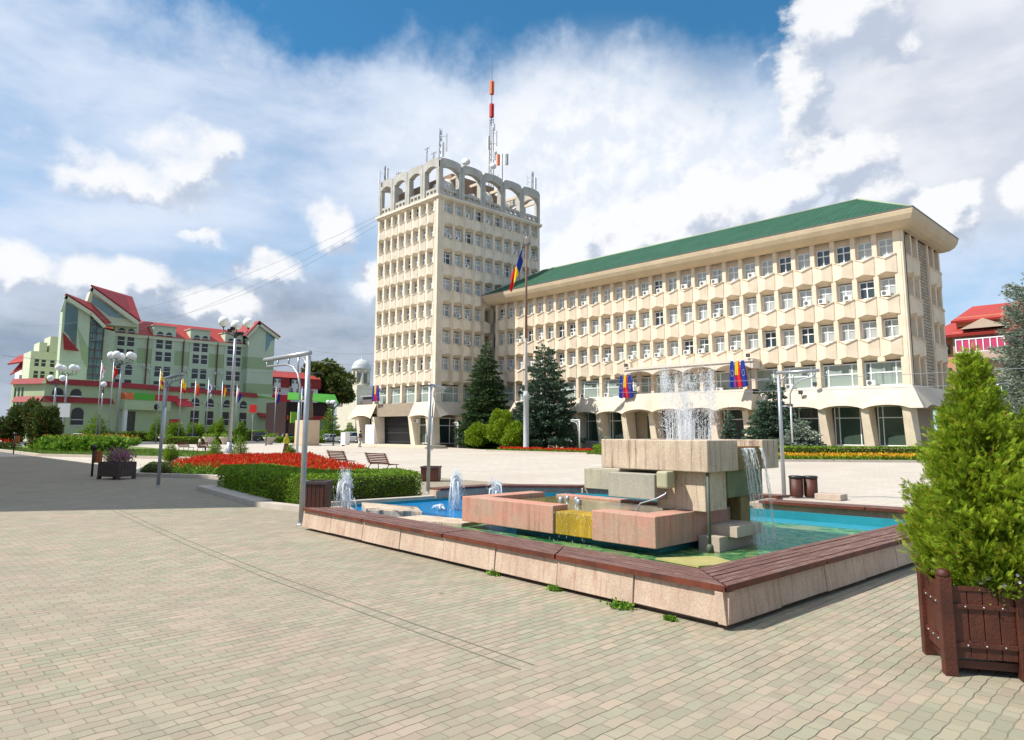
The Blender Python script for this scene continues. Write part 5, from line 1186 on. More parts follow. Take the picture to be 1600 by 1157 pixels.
# ------------------------------------------------------------------ benches
def bench(label, x, y, rz, group='slatted plaza benches', mt='wood_bench', L=1.65, parts=True):
    t = thing('bench', label, 'bench', (x, y, 0), rz, group)
    s = MB()
    for k in range(5): s.box(-L/2, -.06-k*.085-.07, .425-.006*k, L/2, -.06-k*.085, .455-.006*k)
    s.build('seat', M[mt], t, loc=(0,0,0), bevel=.004)
    b = MB()
    for k in range(6):
        z = .47+k*.075; y_ = .0+k*.035; b.add([(-L/2,y_,z),(L/2,y_,z),(L/2,y_+.03,z),(-L/2,y_+.03,z),(-L/2,y_+.02,z+.052),(L/2,y_+.02,z+.052),(L/2,y_+.05,z+.052),(-L/2,y_+.05,z+.052)],
             [(0,3,2,1),(4,5,6,7),(0,1,5,4),(1,2,6,5),(2,3,7,6),(3,0,4,7)])
    b.build('backrest', M[mt], t, loc=(0,0,0))
    for sx in (-1, 1):
        l = MB(); u = sx*(L/2-.12)
        l.tube([(u,-.48,0),(u,-.46,.2),(u,-.42,.42),(u,-.05,.42),(u,.05,.3),(u,.10,0)], .022, 6); l.tube([(u,-.02,.42),(u,.09,.65),(u,.22,.92)], .02, 6); l.build('leg', M['metal_dark'], t, loc=(0,0,0))
    return t
b0 = R(40)
bench('right one of the two near red brown benches turned away from the hedge', -25.9, 17.1, R(180)); 
bench('left one of the two near red brown benches, behind the scarlet flowers', -30.3, 17.7, R(180))
bench('far slatted bench with the seated person at its right end', -64.3, 22.2, R(194)); bench('far slatted bench just right of the seated person', -60.9, 22.6, R(194))
# ------------------------------------------------------------------ bins
def box_bin(name, label, x, y, rz, w_, d_, h, mt='wood_red', group=None):
    t = thing(name, label, 'litter bin', (x, y, 0), rz, group); b = MB(); n = 5
    for sgn in (-1, 1):
        for k in range(n): b.box(-w_/2+k*w_/n+.004, sgn*d_/2-.012, .05, -w_/2+(k+1)*w_/n-.004, sgn*d_/2+.012, h-.06)
        for k in range(n): b.box(sgn*w_/2-.012, -d_/2+.014+k*(d_-.03)/n+.004, .05, sgn*w_/2+.012, -d_/2+.014+(k+1)*(d_-.03)/n-.004, h-.06)
    b.box(-w_/2+.014,-d_/2+.014,.0,w_/2-.014,d_/2-.014,h-.07); b.build('body', M[mt], t, loc=(0,0,0), bevel=.003)
    r_ = MB(); a = .03
    for (x0,y0,x1,y1) in ((-w_/2-a,-d_/2-a,w_/2+a,-d_/2+.03),(-w_/2-a,d_/2-.03,w_/2+a,d_/2+a),(-w_/2-a,-d_/2+.03,-w_/2+.03,d_/2-.03),(w_/2-.03,-d_/2+.03,w_/2+a,d_/2-.03)): r_.box(x0,y0,h-.058,x1,y1,h)
    r_.build('rim', M['wood_dark'], t, loc=(0,0,0), bevel=.004); return t
box_bin('litter_bin', 'brown slatted litter bin behind the steel post at the basin end', -13.25, 7.28, R(42), .42, .46, .80)
box_bin('litter_bin', 'low red brown wooden box behind the right end of the bright hedge', -20.9, 16.1, R(40), .62, .62, .55)
for k, (x, y) in enumerate(((-8.72,19.75),(-8.42,20.0))):
    t = thing('litter_bin', ('left' if k == 0 else 'right')+' barrel shaped red brown bin of the pair behind the fountain', 'litter bin', (x, y, 0), 0, 'pair of barrel bins')
    b = MB(); b.lathe([(.17,.03),(.185,.1),(.185,.55)], 0, 0, 16); b.build('barrel', M['wood_red'], t, loc=(0,0,0)); b = MB(); b.lathe([(.20,.55),(.20,.61),(.15,.62)], 0, 0, 16); b.build('rim', M['black'], t, loc=(0,0,0))
q = MB(); q.box(-8.2,19.7,.0,-7.5,20.2,.16); q = tag(q.build('low_block', M['plinth'], bevel=.01), 'low brown block lying right of the barrel bins', 'block')
def post_bin(label, x, y, h=1.0, rz=0, body='wood_orange'):
    t = thing('litter_bin', label, 'litter bin', (x, y, 0), rz, 'slatted bins on posts'); p = MB(); p.tube([(0,0,0),(0,0,h)], .045, 8); p.tube([(-.05,0,h),(.12,0,h+.02)], .1, 8); p.build('post', M['black'], t, loc=(0,0,0))
    b = MB()
    for k in range(12):
        a = k*math.pi/6; b.cbox(-.3+.17*math.cos(a), .17*math.sin(a), h-.62, .03, .075, .48, a)
    b.lathe([(.15,0),(.15,.44)], -.3, 0, 12, h-.6); b.build('slatted_body', M[body], t, loc=(0,0,0)); return t
post_bin('orange slatted litter bin on a black post behind the flower box', -31.9, 7.55, 1.15, R(-40)); post_bin('orange slatted litter bin on a post at the far left edge of the lawn', -66.5, 10.2, 1.55, R(-40))
# ------------------------------------------------------------------ people
def chain(pts, name, mt, parent, sub=2, faces=None):
    """pts: list of (parent index, x, y, z, radius) -> skinned body"""
    me = bpy.data.meshes.new(name); me.from_pydata([p[1:4] for p in pts], [(p[0], i) for i, p in enumerate(pts) if p[0] >= 0], [])
    o = bpy.data.objects.new(name, me); C.objects.link(o); o.parent = parent; me.materials.append(mt)
    sk = o.modifiers.new('skin', 'SKIN'); sk.use_smooth_shade = True
    for i, p in enumerate(pts):
        v = me.skin_vertices[0].data[i]; r_ = p[4]; v.radius = r_ if hasattr(r_, '__len__') else (r_, r_); v.use_root = (i == 0)
    sb = o.modifiers.new('sub', 'SUBSURF'); sb.levels = sub; sb.render_levels = sub; return o
def person(label, x, y, rz, H=1.75, pose='walk', shirt=(.02,.025,.05), legs=(.08,.16,.30), skirt=False, hairc='hair', group=None, seat=.45, coat=None, name='person', body=None, arms='side', cat='person', scale=1):
    t = thing(name, label, cat, (x, y, 0), rz, group); k = H/1.75; t.scale = (k,)*3
    sm = mat('clothes top', shirt, .85); lm = mat('clothes legs', legs, .85); skn = M['skin']; pz = 0.0
    if pose == 'sit': hip = seat+.10; kn = [(sx*.10, .46, seat+.06) for sx in (-1,1)]; an = [(sx*.10, .50, .09) for sx in (-1,1)]
    else:
        hip = .93; st = .16 if pose == 'walk' else .02
        kn = [(-.09, st*.9, .50), (.09, -st*.25, .50)]; an = [(-.09, st*.75, .09), (.09, -st*1.5, .12)]
    dz = hip-.93; sh = 1.42+dz
    def arm(s):
        if pose == 'sit': return [(s*.23,.03,sh-.27),(s*.17,.26,sh-.42),(s*.14,.33,sh-.43)]
        if arms == 'fold': return [(s*.25,.05,sh-.27),(s*.05,.24,sh-.20),(-s*.06,.25,sh-.16)]
        if arms == 'bag' and s < 0: return [(s*.24,.02,sh-.28),(s*.20,.20,sh-.36),(s*.18,.26,sh-.34)]
        f = .14*s if pose == 'walk' else .02; return [(s*.24,-f*.5,sh-.29),(s*.25,f,sh-.53),(s*.25,f*1.2,sh-.60)]
    P = [(-1,0,0,hip,(.145,.10)),(0,0,.0,hip+.18,(.125,.09)),(1,0,-.01,hip+.36,(.15,.10)),(2,0,-.01,sh+.03,(.10,.075)),(3,0,.0,sh+.10,.05),(4,0,.015,sh+.17,.052),(5,0,.02,sh+.235,(.078,.095)),(6,0,.01,sh+.31,(.070,.082))]
    P += [(6,0,.125,sh+.215,.012)]     # nose
    for si, s in enumerate((-1, 1)):
        b = len(P); el, wr, hd = arm(s)
        P += [(3,s*.17,-.01,sh,.055),(b,*el,.040),(b+1,*wr,.027),(b+2,*hd,(.034,.02))]
        d_ = (Vector(hd)-Vector(wr)).normalized(); o_ = d_.cross(Vector((0,0,1))) if abs(d_.z) < .9 else Vector((0,1,0))
        for f_, (off, ln) in enumerate(((-.026,.062),(-.009,.075),(.009,.07),(.026,.055))):
            e = Vector(hd)+o_*off+d_*.045; e2 = e+d_*ln*.6+Vector((-s*.012,0,0)); P += [(b+3,*e,.0095),(len(P),*e2,.008)]
        th = Vector(hd)+o_*.035+d_*.0; P += [(b+3,*th,.011),(len(P),*(th+d_*.03+o_*.018),.009)]
        b = len(P); P += [(0,s*.095,.01,hip-.07,(.085,.09)),(b,*kn[si],.055),(b+1,*an[si],.038),(b+2,an[si][0],an[si][1]+.09,.045,(.038,.03)),(b+3,an[si][0],an[si][1]+.17,.035,(.032,.022))]
    bm = chain(P, 'body', body or skn, t)
    if body: return t
    fe = MB()
    for s in (-1,1): fe.ball(s*.030,.105,sh+.245,.011,8)
    fe.build('eyes', M['hair'], t, loc=(0,0,0))
    hr = MB(); hr.ball(0,-.01,sh+.285,.098,14,1.08) if not skirt else (hr.ball(0,-.015,sh+.28,.105,14,1.1), hr.ball(0,-.06,sh+.18,.085,12,1.6)); hr.build('hair', M[hairc] if isinstance(hairc, str) else hairc, t, loc=(0,0,0))
    S = [(-1,0,0,hip+.02,(.165,.118)),(0,0,0,hip+.18,(.148,.11)),(1,0,-.01,hip+.36,(.175,.122)),(2,0,-.01,sh+.035,(.115,.09))]
    for s in (-1,1): b = len(S); el, wr, hd = arm(s); S += [(3,s*.175,-.01,sh,.072),(b,*el,.056),(b+1,*(tuple(Vector(el).lerp(Vector(wr),.75))),.042)]
    chain(S, 'shirt', sm, t)
    if skirt:
        q = MB(); q.lathe([(.15,hip+.08),(.18,hip-.05),(.22,hip-.3),(.26,.42)], 0, 0, 16); q.build('skirt', lm, t, loc=(0,0,0))
    else:
        Q = [(-1,0,0,hip+.03,(.155,.112))]
        for si, s in enumerate((-1,1)): b = len(Q); Q += [(0,s*.095,.0,hip-.09,(.10,.105)),(b,*kn[si],.074),(b+1,an[si][0],an[si][1],an[si][2]+.03,.06)]
        chain(Q, 'trousers', lm, t)
    q = MB()
    for si in (0,1): q.box(an[si][0]-.045, an[si][1]-.07, 0 if pose != 'walk' or si == 0 else .02, an[si][0]+.045, an[si][1]+.19, .075)
    q.build('shoes', M['black'], t, loc=(0,0,0), bevel=.02); return t
person('man in dark top and blue jeans walking away toward the tower columns', -73.4, 45.7, R(10), 1.95, 'walk', (.015,.018,.035), (.13,.22,.34))
yl = mat('blond hair', (.45,.28,.06), .7)
person('woman with fair hair, yellow green top and dark skirt walking behind the flowers', -47.6, 23.5, R(110), 1.62, 'walk', (.45,.42,.03), (.08,.03,.02), True, yl, arms='bag')
person('dark haired person in pale clothes seated on the far bench', -62.6, 22.9, R(-15), 1.75, 'sit', (.62,.60,.56), (.10,.12,.16))
# statue: bronze figure in a long coat on a stone pedestal
PS = thing('pedestal', 'tall beige stone block carrying the bronze statue', 'pedestal', (-86.1, 45.4, 0))
p = MB(); p.cbox(-86.1,45.4,.0,2.7,2.2,3.35,R(0)); p.build('block', M['stone_beige'], PS, bevel=.02); p = MB(); p.cbox(-86.1,45.4,-.0,3.2,2.6,.14); p.build('base', M['plinth'], PS)
SG = person('standing bronze statue with folded arms in a long coat on the beige block', -86.1, 45.4, R(145), 4.9, 'stand', body=M['bronze'], arms='fold', name='statue', cat='statue'); SG.location.z = 3.35
ct = MB(); ct.lathe([(.24,.10),(.23,.4),(.20,.75),(.17,1.0),(.19,1.25),(.21,1.40),(.10,1.49)], 0, -.01, 14); ct.build('coat', mat('bronze coat', (.17,.135,.09), .55, .2, var=.45, vscale=1.5), SG, loc=(0,0,0)); ct = MB(); ct.ball(0,0,1.69,.105,12,1.1); ct.build('hair', M['bronze'], SG, loc=(0,0,0))
# bollards
for i, (x, y) in enumerate([(-89.7,41.4),(-88.0,43.4),(-84.4,48.4),(-83.0,51.2),(-82.0,53.6),(-91.6,38.4)]):
    b = MB(); b.lathe([(.14,0),(.14,.1),(.09,.14),(.08,1.1),(.11,1.15),(.11,1.25),(.02,1.33)], x, y, 10)
    tag(b.build('bollard', M['metal_dark']), ['bollard just left of the statue pedestal','second bollard left of the statue pedestal','bollard at the right corner of the statue pedestal','bollard between the pedestal and the white van','bollard nearest the walking man','bollard behind the walking woman'][i], 'bollard', 'dark bollards along the street')
# white booth, cabinets
q = MB(); q.box(-77.4,48.9,.34,-75.3,49.25,2.75); q.build('panel', M['metal_white'], bevel=.02); tag(bpy.context.scene.collection.objects[-1], 'plain white board leaning at the tower entrance', 'board')
q = MB(); q.box(-80.5,47.2,.0,-79.4,47.9,1.75); tag(q.build('utility_cabinet', M['metal_white'], bevel=.03), 'white street cabinet left of the tower columns', 'cabinet')
# ------------------------------------------------------------------ cars
def car(label, x, y, rz, col, kind='sedan', group='cars on the far street', s=1.0):
    L, Wd, H = {'sedan':(4.5,1.75,1.42),'suv':(4.7,1.85,1.75),'van':(4.4,1.75,1.85),'hatch':(4.1,1.7,1.45)}[kind]
    t = thing('parked_car', label, 'car', (x, y, -.004), rz, group); pm_ = mat('car paint', col, .25, .3, spec=.7)
    lo = .26; wl = H*.58; hb = {'sedan':[(-L/2,.45),(-L/2+.04,wl*.98),(-L*.33,wl+.06),(L*.18,wl+.04),(L/2-.12,wl*.86),(L/2,.50)],'hatch':[(-L/2,.45),(-L/2+.03,wl+.05),(L*.16,wl+.02),(L/2-.1,wl*.85),(L/2,.5)]}.get(kind, [(-L/2,.45),(-L/2+.02,wl+.06),(L*.2,wl+.04),(L/2-.08,wl*.92),(L/2,.5)])
    prof = [(-L/2+.05,lo),(L/2-.05,lo)]+hb[::-1]; b = MB(); n = len(prof)
    for sgn in (1,): 
        vs = [(px, -Wd/2, pz) for px, pz in prof]+[(px, Wd/2, pz) for px, pz in prof]
        b.add(vs, [tuple(range(n)), tuple(range(n,2*n))[::-1]]+[(i, n+i, n+(i+1)%n, (i+1)%n) for i in range(n)])
    b.build('body', pm_, t, loc=(0,0,0), bevel=.07)
    tp = {'sedan':(-L*.36,-L*.20,L*.05,L*.24),'hatch':(-L*.48,-L*.40,L*.05,L*.25),'suv':(-L*.48,-L*.42,L*.08,L*.24),'van':(-L*.49,-L*.46,L*.14,L*.30)}[kind]
    g_ = MB(); w1, w2 = Wd/2-.06, Wd/2-.24; z0, z1 = wl+.0, H-.07
    g_.add([(tp[0],-w1,z0),(tp[3],-w1,z0),(tp[3],w1,z0),(tp[0],w1,z0),(tp[1],-w2,z1),(tp[2],-w2,z1),(tp[2],w2,z1),(tp[1],w2,z1)], [(0,3,2,1),(4,5,6,7),(0,1,5,4),(1,2,6,5),(2,3,7,6),(3,0,4,7)]); g_.build('windows', M['glass_car'], t, loc=(0,0,0))
    r_ = MB(); r_.add([(tp[1]-.05,-w2-.02,z1),(tp[2]+.05,-w2-.02,z1),(tp[2]+.05,w2+.02,z1),(tp[1]-.05,w2+.02,z1),(tp[1]+.05,-w2+.06,H),(tp[2]-.12,-w2+.06,H),(tp[2]-.12,w2-.06,H),(tp[1]+.05,w2-.06,H)], [(0,3,2,1),(4,5,6,7),(0,1,5,4),(1,2,6,5),(2,3,7,6),(3,0,4,7)])
    for sy in (-1,1):
        for a, c in (((tp[0],w1,z0),(tp[1],w2,z1)),((tp[3],w1,z0),(tp[2],w2,z1)),((0*(tp[1]+tp[2])/2,w1+.0,z0),((tp[1]+tp[2])/2,w2,z1))): r_.tube([(a[0],sy*(a[1]+.005),a[2]),(c[0],sy*(c[1]+.01),c[2])], .035, 5)
    r_.build('roof', pm_, t, loc=(0,0,0))
    for sx in (-1,1):
        for sy in (-1,1):
            w_ = MB(); vs = []; cx0, cy0, R_ = sx*L*.31, sy*(Wd/2-.09), .31
            w_.tube([(cx0, cy0-.10, R_),(cx0, cy0+.105, R_)], R_, 18); wo = w_.build('wheel', M['rubber'], t, loc=(0,0,0))
            h_ = MB(); h_.tube([(cx0, cy0-.108, R_),(cx0, cy0+.112, R_)], .19, 12); h_.build('rim', M['metal'], wo, loc=(0,0,0))
    for sy in (-1,1):
        l_ = MB(); l_.box(L/2-.10,sy*(Wd/2-.33)-.14,.58,L/2+.01,sy*(Wd/2-.33)+.14,.72); l_.build('headlight', M['metal_white'], t, loc=(0,0,0), bevel=.03)
        l_ = MB(); l_.box(-L/2-.012,sy*(Wd/2-.20)-.14,.68,-L/2+.09,sy*(Wd/2-.20)+.14,.88); l_.build('tail_light', M['red_metal'], t, loc=(0,0,0), bevel=.02)
    return t
car('dark blue saloon parked left of the big concrete flower pots', -134.0, 47.9, R(80), (.02,.028,.05), 'sedan')
car('dark estate car with a shiny pale roof right of the flower pots', -124.5, 57.4, R(72), (.03,.032,.035), 'suv')
car('black small car half hidden behind the concrete pot and hedge', -121.5, 60.9, R(78), (.012,.012,.014), 'hatch')
car('white car seen above the leafy bed in front of the hotel corner', -131.0, 28.8, R(84), (.72,.73,.74), 'sedan')
car('silver white car behind the right side of the pedestal', -113.8, 64.1, R(-60), (.68,.69,.70), 'hatch')
car('white van with side windows parked left of the tower columns', -104.0, 62.5, R(-125), (.72,.72,.70), 'van')
# ------------------------------------------------------------------ flags
def flag_mesh(mb, bands, L, Hh, vertical, seed, sag=.5):
    """hanging cloth; local x = away from the pole, z = up; bands = list of material indices"""
    r = random.Random(seed); nx, nz = 18, 12; vs = []
    for i in range(nx+1):
        u = i/nx
        for j in range(nz+1):
            v = j/nz; x = u*L*(1-sag*.45)*(.6+.4*v) ; zz = -Hh*(1-v)-sag*L*u*1.05*(1-.15*v); y = .10*L*math.sin(u*9+v*2.2+seed)*(.3+u)+.03*math.sin(v*9+seed)
            vs.append((x, y, zz))
    o = len(mb.v); fs = []; ms = []
    mb.v += vs
    for i in range(nx):
        for j in range(nz):
            a = i*(nz+1)+j; mb.f.append([o+a,o+a+nz+1,o+a+nz+2,o+a+1]); mb.sm.append(True); t_ = (i+.5)/nx if vertical else 1-(j+.5)/nz
            mb.mi.append(bands[min(len(bands)-1, int(t_*len(bands)))])
FM = [M['blue'], M['yellow'], M['redf'], M['whitef'], M['orangef'], M['green_awning'], M['black']]
def star(mb, x, y, z, r, m_=1):
    mb.m = m_; mb.add([(x+(r if k % 2 == 0 else r*.4)*math.sin(k*math.pi/5), y, z+(r if k % 2 == 0 else r*.4)*math.cos(k*math.pi/5)) for k in range(10)], [tuple(range(10))]); mb.m = 0
def flagpole(label, x, y, h, flab=None, bands=(0,1,2), L=3.0, Hh=2.0, vertical=True, rz=0, r=.07, name='flagpole', group=None, z0=0, seed=1, sag=.8, big=False, flag=True):
    t = thing(name, label, 'flagpole', (x, y, z0), rz, group); p = MB()
    if big: p.lathe([(.34,0),(.30,.15),(.27,.2),(.26,5.2),(.32,5.25),(.32,5.5),(.20,5.7),(.17,5.8)], 0, 0, 16); p.tube([(0,0,5.6),(0,0,h*.6),(0,0,h)], [.15,.10,.06], 12)
    else: p.tube([(0,0,0),(0,0,h)], [r, r*.7], 8); p.ball(0,0,h,r*1.4,8)
    p.build('pole', M['metal'] if not big else mat('painted pole', (.50,.52,.55), .5, var=.25, vscale=1.2), t, loc=(0,0,0))
    if big: q = MB(); q.tube([(0,0,11.0),(0,0,h*.99)], [.135,.075], 10); q.build('rusty_upper_pole', mat('rusty pole', (.23,.13,.09), .7, var=.3), t, loc=(0,0,0)); q = MB(); q.box(-.45,-.1,h-.9,.45,.1,h-.75); q.tube([(-.4,0,h-.8),(-.42,0,h-.1)],.03,6); q.tube([(.1,.3,h-.8),(.1,.3,h+.2)],.03,6); q.build('pole_head', M['metal_dark'], t, loc=(0,0,0))
    if flag:
        m_ = MB(); flag_mesh(m_, bands, L, Hh, vertical, seed, sag); o = m_.build('flag', FM, t, loc=(0,0,0)); o.location = (r*1.2, 0, h*.985)
    return t
flagpole('very tall flagpole with a blue yellow and red flag in front of the offices', -47.28, 47.84, 21.3, big=True, flag=False)
fl = MB()   # the big flag hangs beside the pole, slipping down to the left
nx, nz = 22, 14; 
for i in range(nx+1):
    u = i/nx
    for j in range(nz+1):
        v = j/nz; vv = 1-v
        # quadrilateral: top of hoist at pole, falling outwards
        px = -.25-(.15+1.55*u)*(.55+.0*v)-.9*u*v*.2-.22*vv; pz = 20.2-.35*0-2.0*u*1.35-1.7*vv*(1-.25*u)
        fl.v.append((px+.10*math.sin(v*7+u*3), .16*math.sin(u*8+v*5), pz))
for i in range(nx):
    for j in range(nz): a = i*(nz+1)+j; fl.f.append([a,a+nz+1,a+nz+2,a+1]); fl.mi.append(min(2,int((i+.5)/nx*3))); fl.sm.append(True)
fo = fl.build('flag', FM[:3], None, loc=(-47.28+.1,47.84,0)); fo.rotation_euler = (0,0,R(16)); fo.scale = (1.35, 1, 1.12); fo.location.z = -2.4; tag(fo, 'large blue yellow and red flag on the very tall pole', 'flag')
# three flags on short poles on the balcony corners
def flag_cluster(label, x, y, z, order, group='flag clusters on the facades', s=1.0, rz=R(8)):
    t = thing('flag_cluster', label, 'flags', (x, y, z), rz, group)
    for k, kind in enumerate(order):
        ox = (k-1)*.42*s; p = MB(); p.tube([(ox*.3,.1,-.3),(ox,-.25,1.9*s)], .025, 6); p.build('pole', M['metal_white'], t, loc=(0,0,0))
        m_ = MB(); nx, nz = 10, 16
        for i in range(nx+1):
            for j in range(nz+1):
                u, v = i/nx, j/nz; wd = (.16+.34*v**.7)*s; m_.v.append((ox+(u-.5)*wd*1.25+(.05*v), -.28-.07*s*math.sin(u*9+k)*v, 1.8*s-v*1.95*s-(.25*s*(.5-abs(u-.5)) if j == nz else 0)))
        for i in range(nx):
            for j in range(nz):
                a = i*(nz+1)+j; m_.f.append([a,a+nz+1,a+nz+2,a+1]); m_.sm.append(True); m_.mi.append(0 if kind == 'eu' else (1 if (i/nx+j/nz*.4) < .62 and j < 9 else 2) if kind == 'ro' else kind)
        if kind == 'eu':
            for a in range(12):
                th = a*math.pi/6; star(m_, ox+.05+.11*s*math.sin(th), -.39, .85*s+.24*s*math.cos(th), .035*s)
        m_.build('flag', FM, t, loc=(0,0,0))
flag_cluster('two starred blue flags around a yellow red one at the left balcony end', -41.3, 56.0, 5.5, ('eu','ro','eu'), s=1.12)
flag_cluster('two starred blue flags around a yellow red one at the right balcony end', -29.0, 55.4, 6.0, ('eu','ro','eu'), s=1.12)
flag_cluster('small dark blue flags on the left window of the tower above the entrance', -75.2, 49.1, 5.9, (0,'ro',0), s=1.0)
# hotel flags
HF = [(165,692,641,(2,3,2),1,False,'red and white flag, leftmost pole of the row by the hotel'),]
Z_ = [(-117.0,27.8,12.2,(3,2,3),'leftmost flagpole of the hotel row with a red and white flag'),(-118.5,29.8,12.6,(0,1,2),'hotel flagpole with a blue yellow red flag'),
      (-116.0,35.8,11.4,(1,2,1),'hotel flagpole with a yellow red flag beside the five globe lamp'),(-114.6,38.6,10.4,(1,1,2),'hotel flagpole with a yellow and orange flag'),
      (-114.2,40.6,10.0,(4,4,2),'hotel flagpole with an orange flag'),(-113.6,42.4,10.2,(3,0,3),'hotel flagpole with a blue and white flag'),(-113.0,44.4,9.9,(6,2,1),'hotel flagpole with a black red and yellow flag'),
      (-113.0,46.8,9.3,(3,2,0),'hotel flagpole with a white red and blue flag'),(-119.5,56.6,9.9,(2,3,0),'right hand hotel flagpole with a small red and blue flag'),(-119.0,61.4,10.0,(0,0,2),'rightmost hotel flagpole with a dark blue flag')]
for i, (x, y, h, bd_, lab) in enumerate(Z_): flagpole(lab, x, y, h, bands=bd_, L=1.7, Hh=1.1, vertical=i not in (2,3,5), rz=R(12), r=.09, group='flagpoles in front of the hotel', seed=i+2, sag=.85+.1*(i % 3))
flagpole('plain flagpole beside the green awnings left of the church', -118.0, 72.4, 9.0, rz=R(40), r=.08, flag=False)
# ------------------------------------------------------------------ tower antennas
def lattice(label, x, y, z0, h, w_=.55, name='antenna_mast', cat='antenna mast', group=None, tiers=None, whip=0, reds=(), dishes=(), panels=()):
    t = thing(name, label, cat, (x, y, z0), R(20), group); m_ = MB(); n = max(3, int(h/.8))
    for a in range(3): th = a*2.094; m_.tube([(math.cos(th)*w_/2,math.sin(th)*w_/2,0),(math.cos(th)*w_/2*.6,math.sin(th)*w_/2*.6,h)], .045, 5)
    for i in range(n):
        for a in range(3):
            t0, t1 = a*2.094, (a+1)*2.094; f0, f1 = 1-.4*i/n, 1-.4*(i+1)/n
            m_.tube([(math.cos(t0)*w_/2*f0,math.sin(t0)*w_/2*f0,h*i/n),(math.cos(t1)*w_/2*f1,math.sin(t1)*w_/2*f1,h*(i+1)/n)], .025, 4)
    if whip: m_.tube([(0,0,h*.98),(0,0,h+whip)], [.07,.03], 6)
    m_.build('lattice', M['metal_dark'] if whip else M['metal'], t, loc=(0,0,0))
    for k, z_ in enumerate(reds):
        q = MB(); 
        for a in range(4): q.cbox(.19*math.cos(a*1.57), .19*math.sin(a*1.57), z_, .26, .26, 2.0, a*1.57)
        q.build('antenna_radome', [M['orange'], M['red_metal']][k % 2], t, loc=(0,0,0))
    for z_, a, ln in panels:
        q = MB(); q.cbox(math.cos(a)*.75, math.sin(a)*.75, z_, .16, .28, ln, a); q.tube([(0,0,z_+.3),(math.cos(a)*.75,math.sin(a)*.75,z_+.3)], .03, 4); q.tube([(0,0,z_+ln-.3),(math.cos(a)*.75,math.sin(a)*.75,z_+ln-.3)], .03, 4); q.build('antenna_panel', M['metal_white'], t, loc=(0,0,0))
    for z_, a, r_ in dishes:
        q = MB(); c = Vector((math.cos(a)*.6, math.sin(a)*.6, z_)); dr_ = Vector((math.cos(a), math.sin(a), .1)).normalized(); q.tube([tuple(c), tuple(c+dr_*.15), tuple(c+dr_*.3)], [r_*.4, r_*.8, r_], 14); q.build('dish', M['metal_white'], t, loc=(0,0,0))
    return t
lattice('tall central mast with orange and red radomes on the tower roof', -70, 63.7, 33.0, 13.6, .9, whip=9.3, reds=(17.4, 13.9), dishes=((6.2,-.8,.5),(5.0,.6,.45),(2.2,-1.0,.6),(8.3,-.3,.3)), panels=((9.6,.5,2.2),(9.3,2.6,2.0),(9.8,-1.2,2.4),(7.2,-.4,1.4),(3.4,.4,1.8),(11.6,-.6,1.0)))
lattice('slim grey antenna mast on the front corner of the tower crown', -64.6, 50.3, 34.2, 4.9, .45, panels=((1.0,-.6,1.8),(3.0,2.2,1.6),(2.0,.5,2.2)))
lattice('short twin antenna mast at the far right end of the tower crown', -64.2, 66.2, 34.2, 3.6, .4, panels=((.8,-.6,1.6),(1.5,1.6,1.6),(1.8,3.4,1.2)))
lattice('small aerial at the left end of the tower crown', -75.9, 49.8, 34.3, 3.0, .25, panels=((.4,-2.2,1.8),(.9,-.5,1.6)))
def aerial(label, x, y, z, h, reds=False):
    t = thing('roof_aerial', label, 'aerial', (x, y, z)); m_ = MB(); m_.tube([(0,0,0),(0,0,h)], .05, 6)
    if not reds:
        for k in range(3): m_.tube([(-.45+.1*k,.1*k,h-.2-k*.4),(.45-.1*k,-.1*k,h-.2-k*.4)], .025, 5); m_.tube([(-.4,0,h-.3),(-.4,0,h)], .02, 4); m_.tube([(.4,0,h-.3),(.4,0,h)], .02, 4)
    m_.build('pole', M['metal_dark'], t, loc=(0,0,0))
    if reds:
        for s, mm in ((-1,'orange'),(1,'metal')): q = MB(); q.cbox(s*.45,s*.35,h-1.6,.32,.32,1.5); q.build('antenna_radome', M[mm], t, loc=(0,0,0))
aerial('thin pole with an orange and a grey radome right of the central mast', -64.7, 60.9, 34.3, 4.7, True); aerial('tiny forked aerial left of the slim corner mast', -66.8, 49.9, 34.6, 2.6); aerial('second tiny aerial left of the slim corner mast', -65.8, 50.2, 34.7, 1.7)
aerial('stub aerial on the second arch from the left', -72.8, 49.8, 34.8, .8)
def dish(label, x, y, z, r, a, el_=.2):
    t = thing('satellite_dish', label, 'satellite dish', (x, y, z), 0, 'dishes on the tower crown'); d_ = Vector((math.cos(a), math.sin(a), el_)).normalized(); q = MB(); c = Vector((0,0,r+.3))
    q.tube([tuple(c), tuple(c+d_*.12*r), tuple(c+d_*.35*r)], [r*.3, r*.75, r], 18); q.build('reflector', M['ac'], t, loc=(0,0,0)); q = MB(); q.tube([(0,0,0),(0,0,r+.25)], .05, 6); q.tube([tuple(c),tuple(c+d_*r*.9)], .02, 4); q.build('stand', M['metal_dark'], t, loc=(0,0,0))
dish('round dish on top of the first right hand arch', -64.0, 53.9, 34.7, .55, -.7); dish('large white dish inside the first right hand arch', -65.2, 51.7, 30.4, 1.15, -.4); dish('large cream dish inside the third right hand arch', -65.6, 58.3, 30.3, 1.3, -.6); dish('white dish behind the second left hand arch', -70.6, 50.6, 30.6, .65, -1.6)
dish('cream dish inside the arch at the tower corner on the left', -66.0, 50.7, 30.9, .6, -1.8); dish('small dish behind the second right hand arch', -64.9, 55.6, 30.4, .7, -.5)
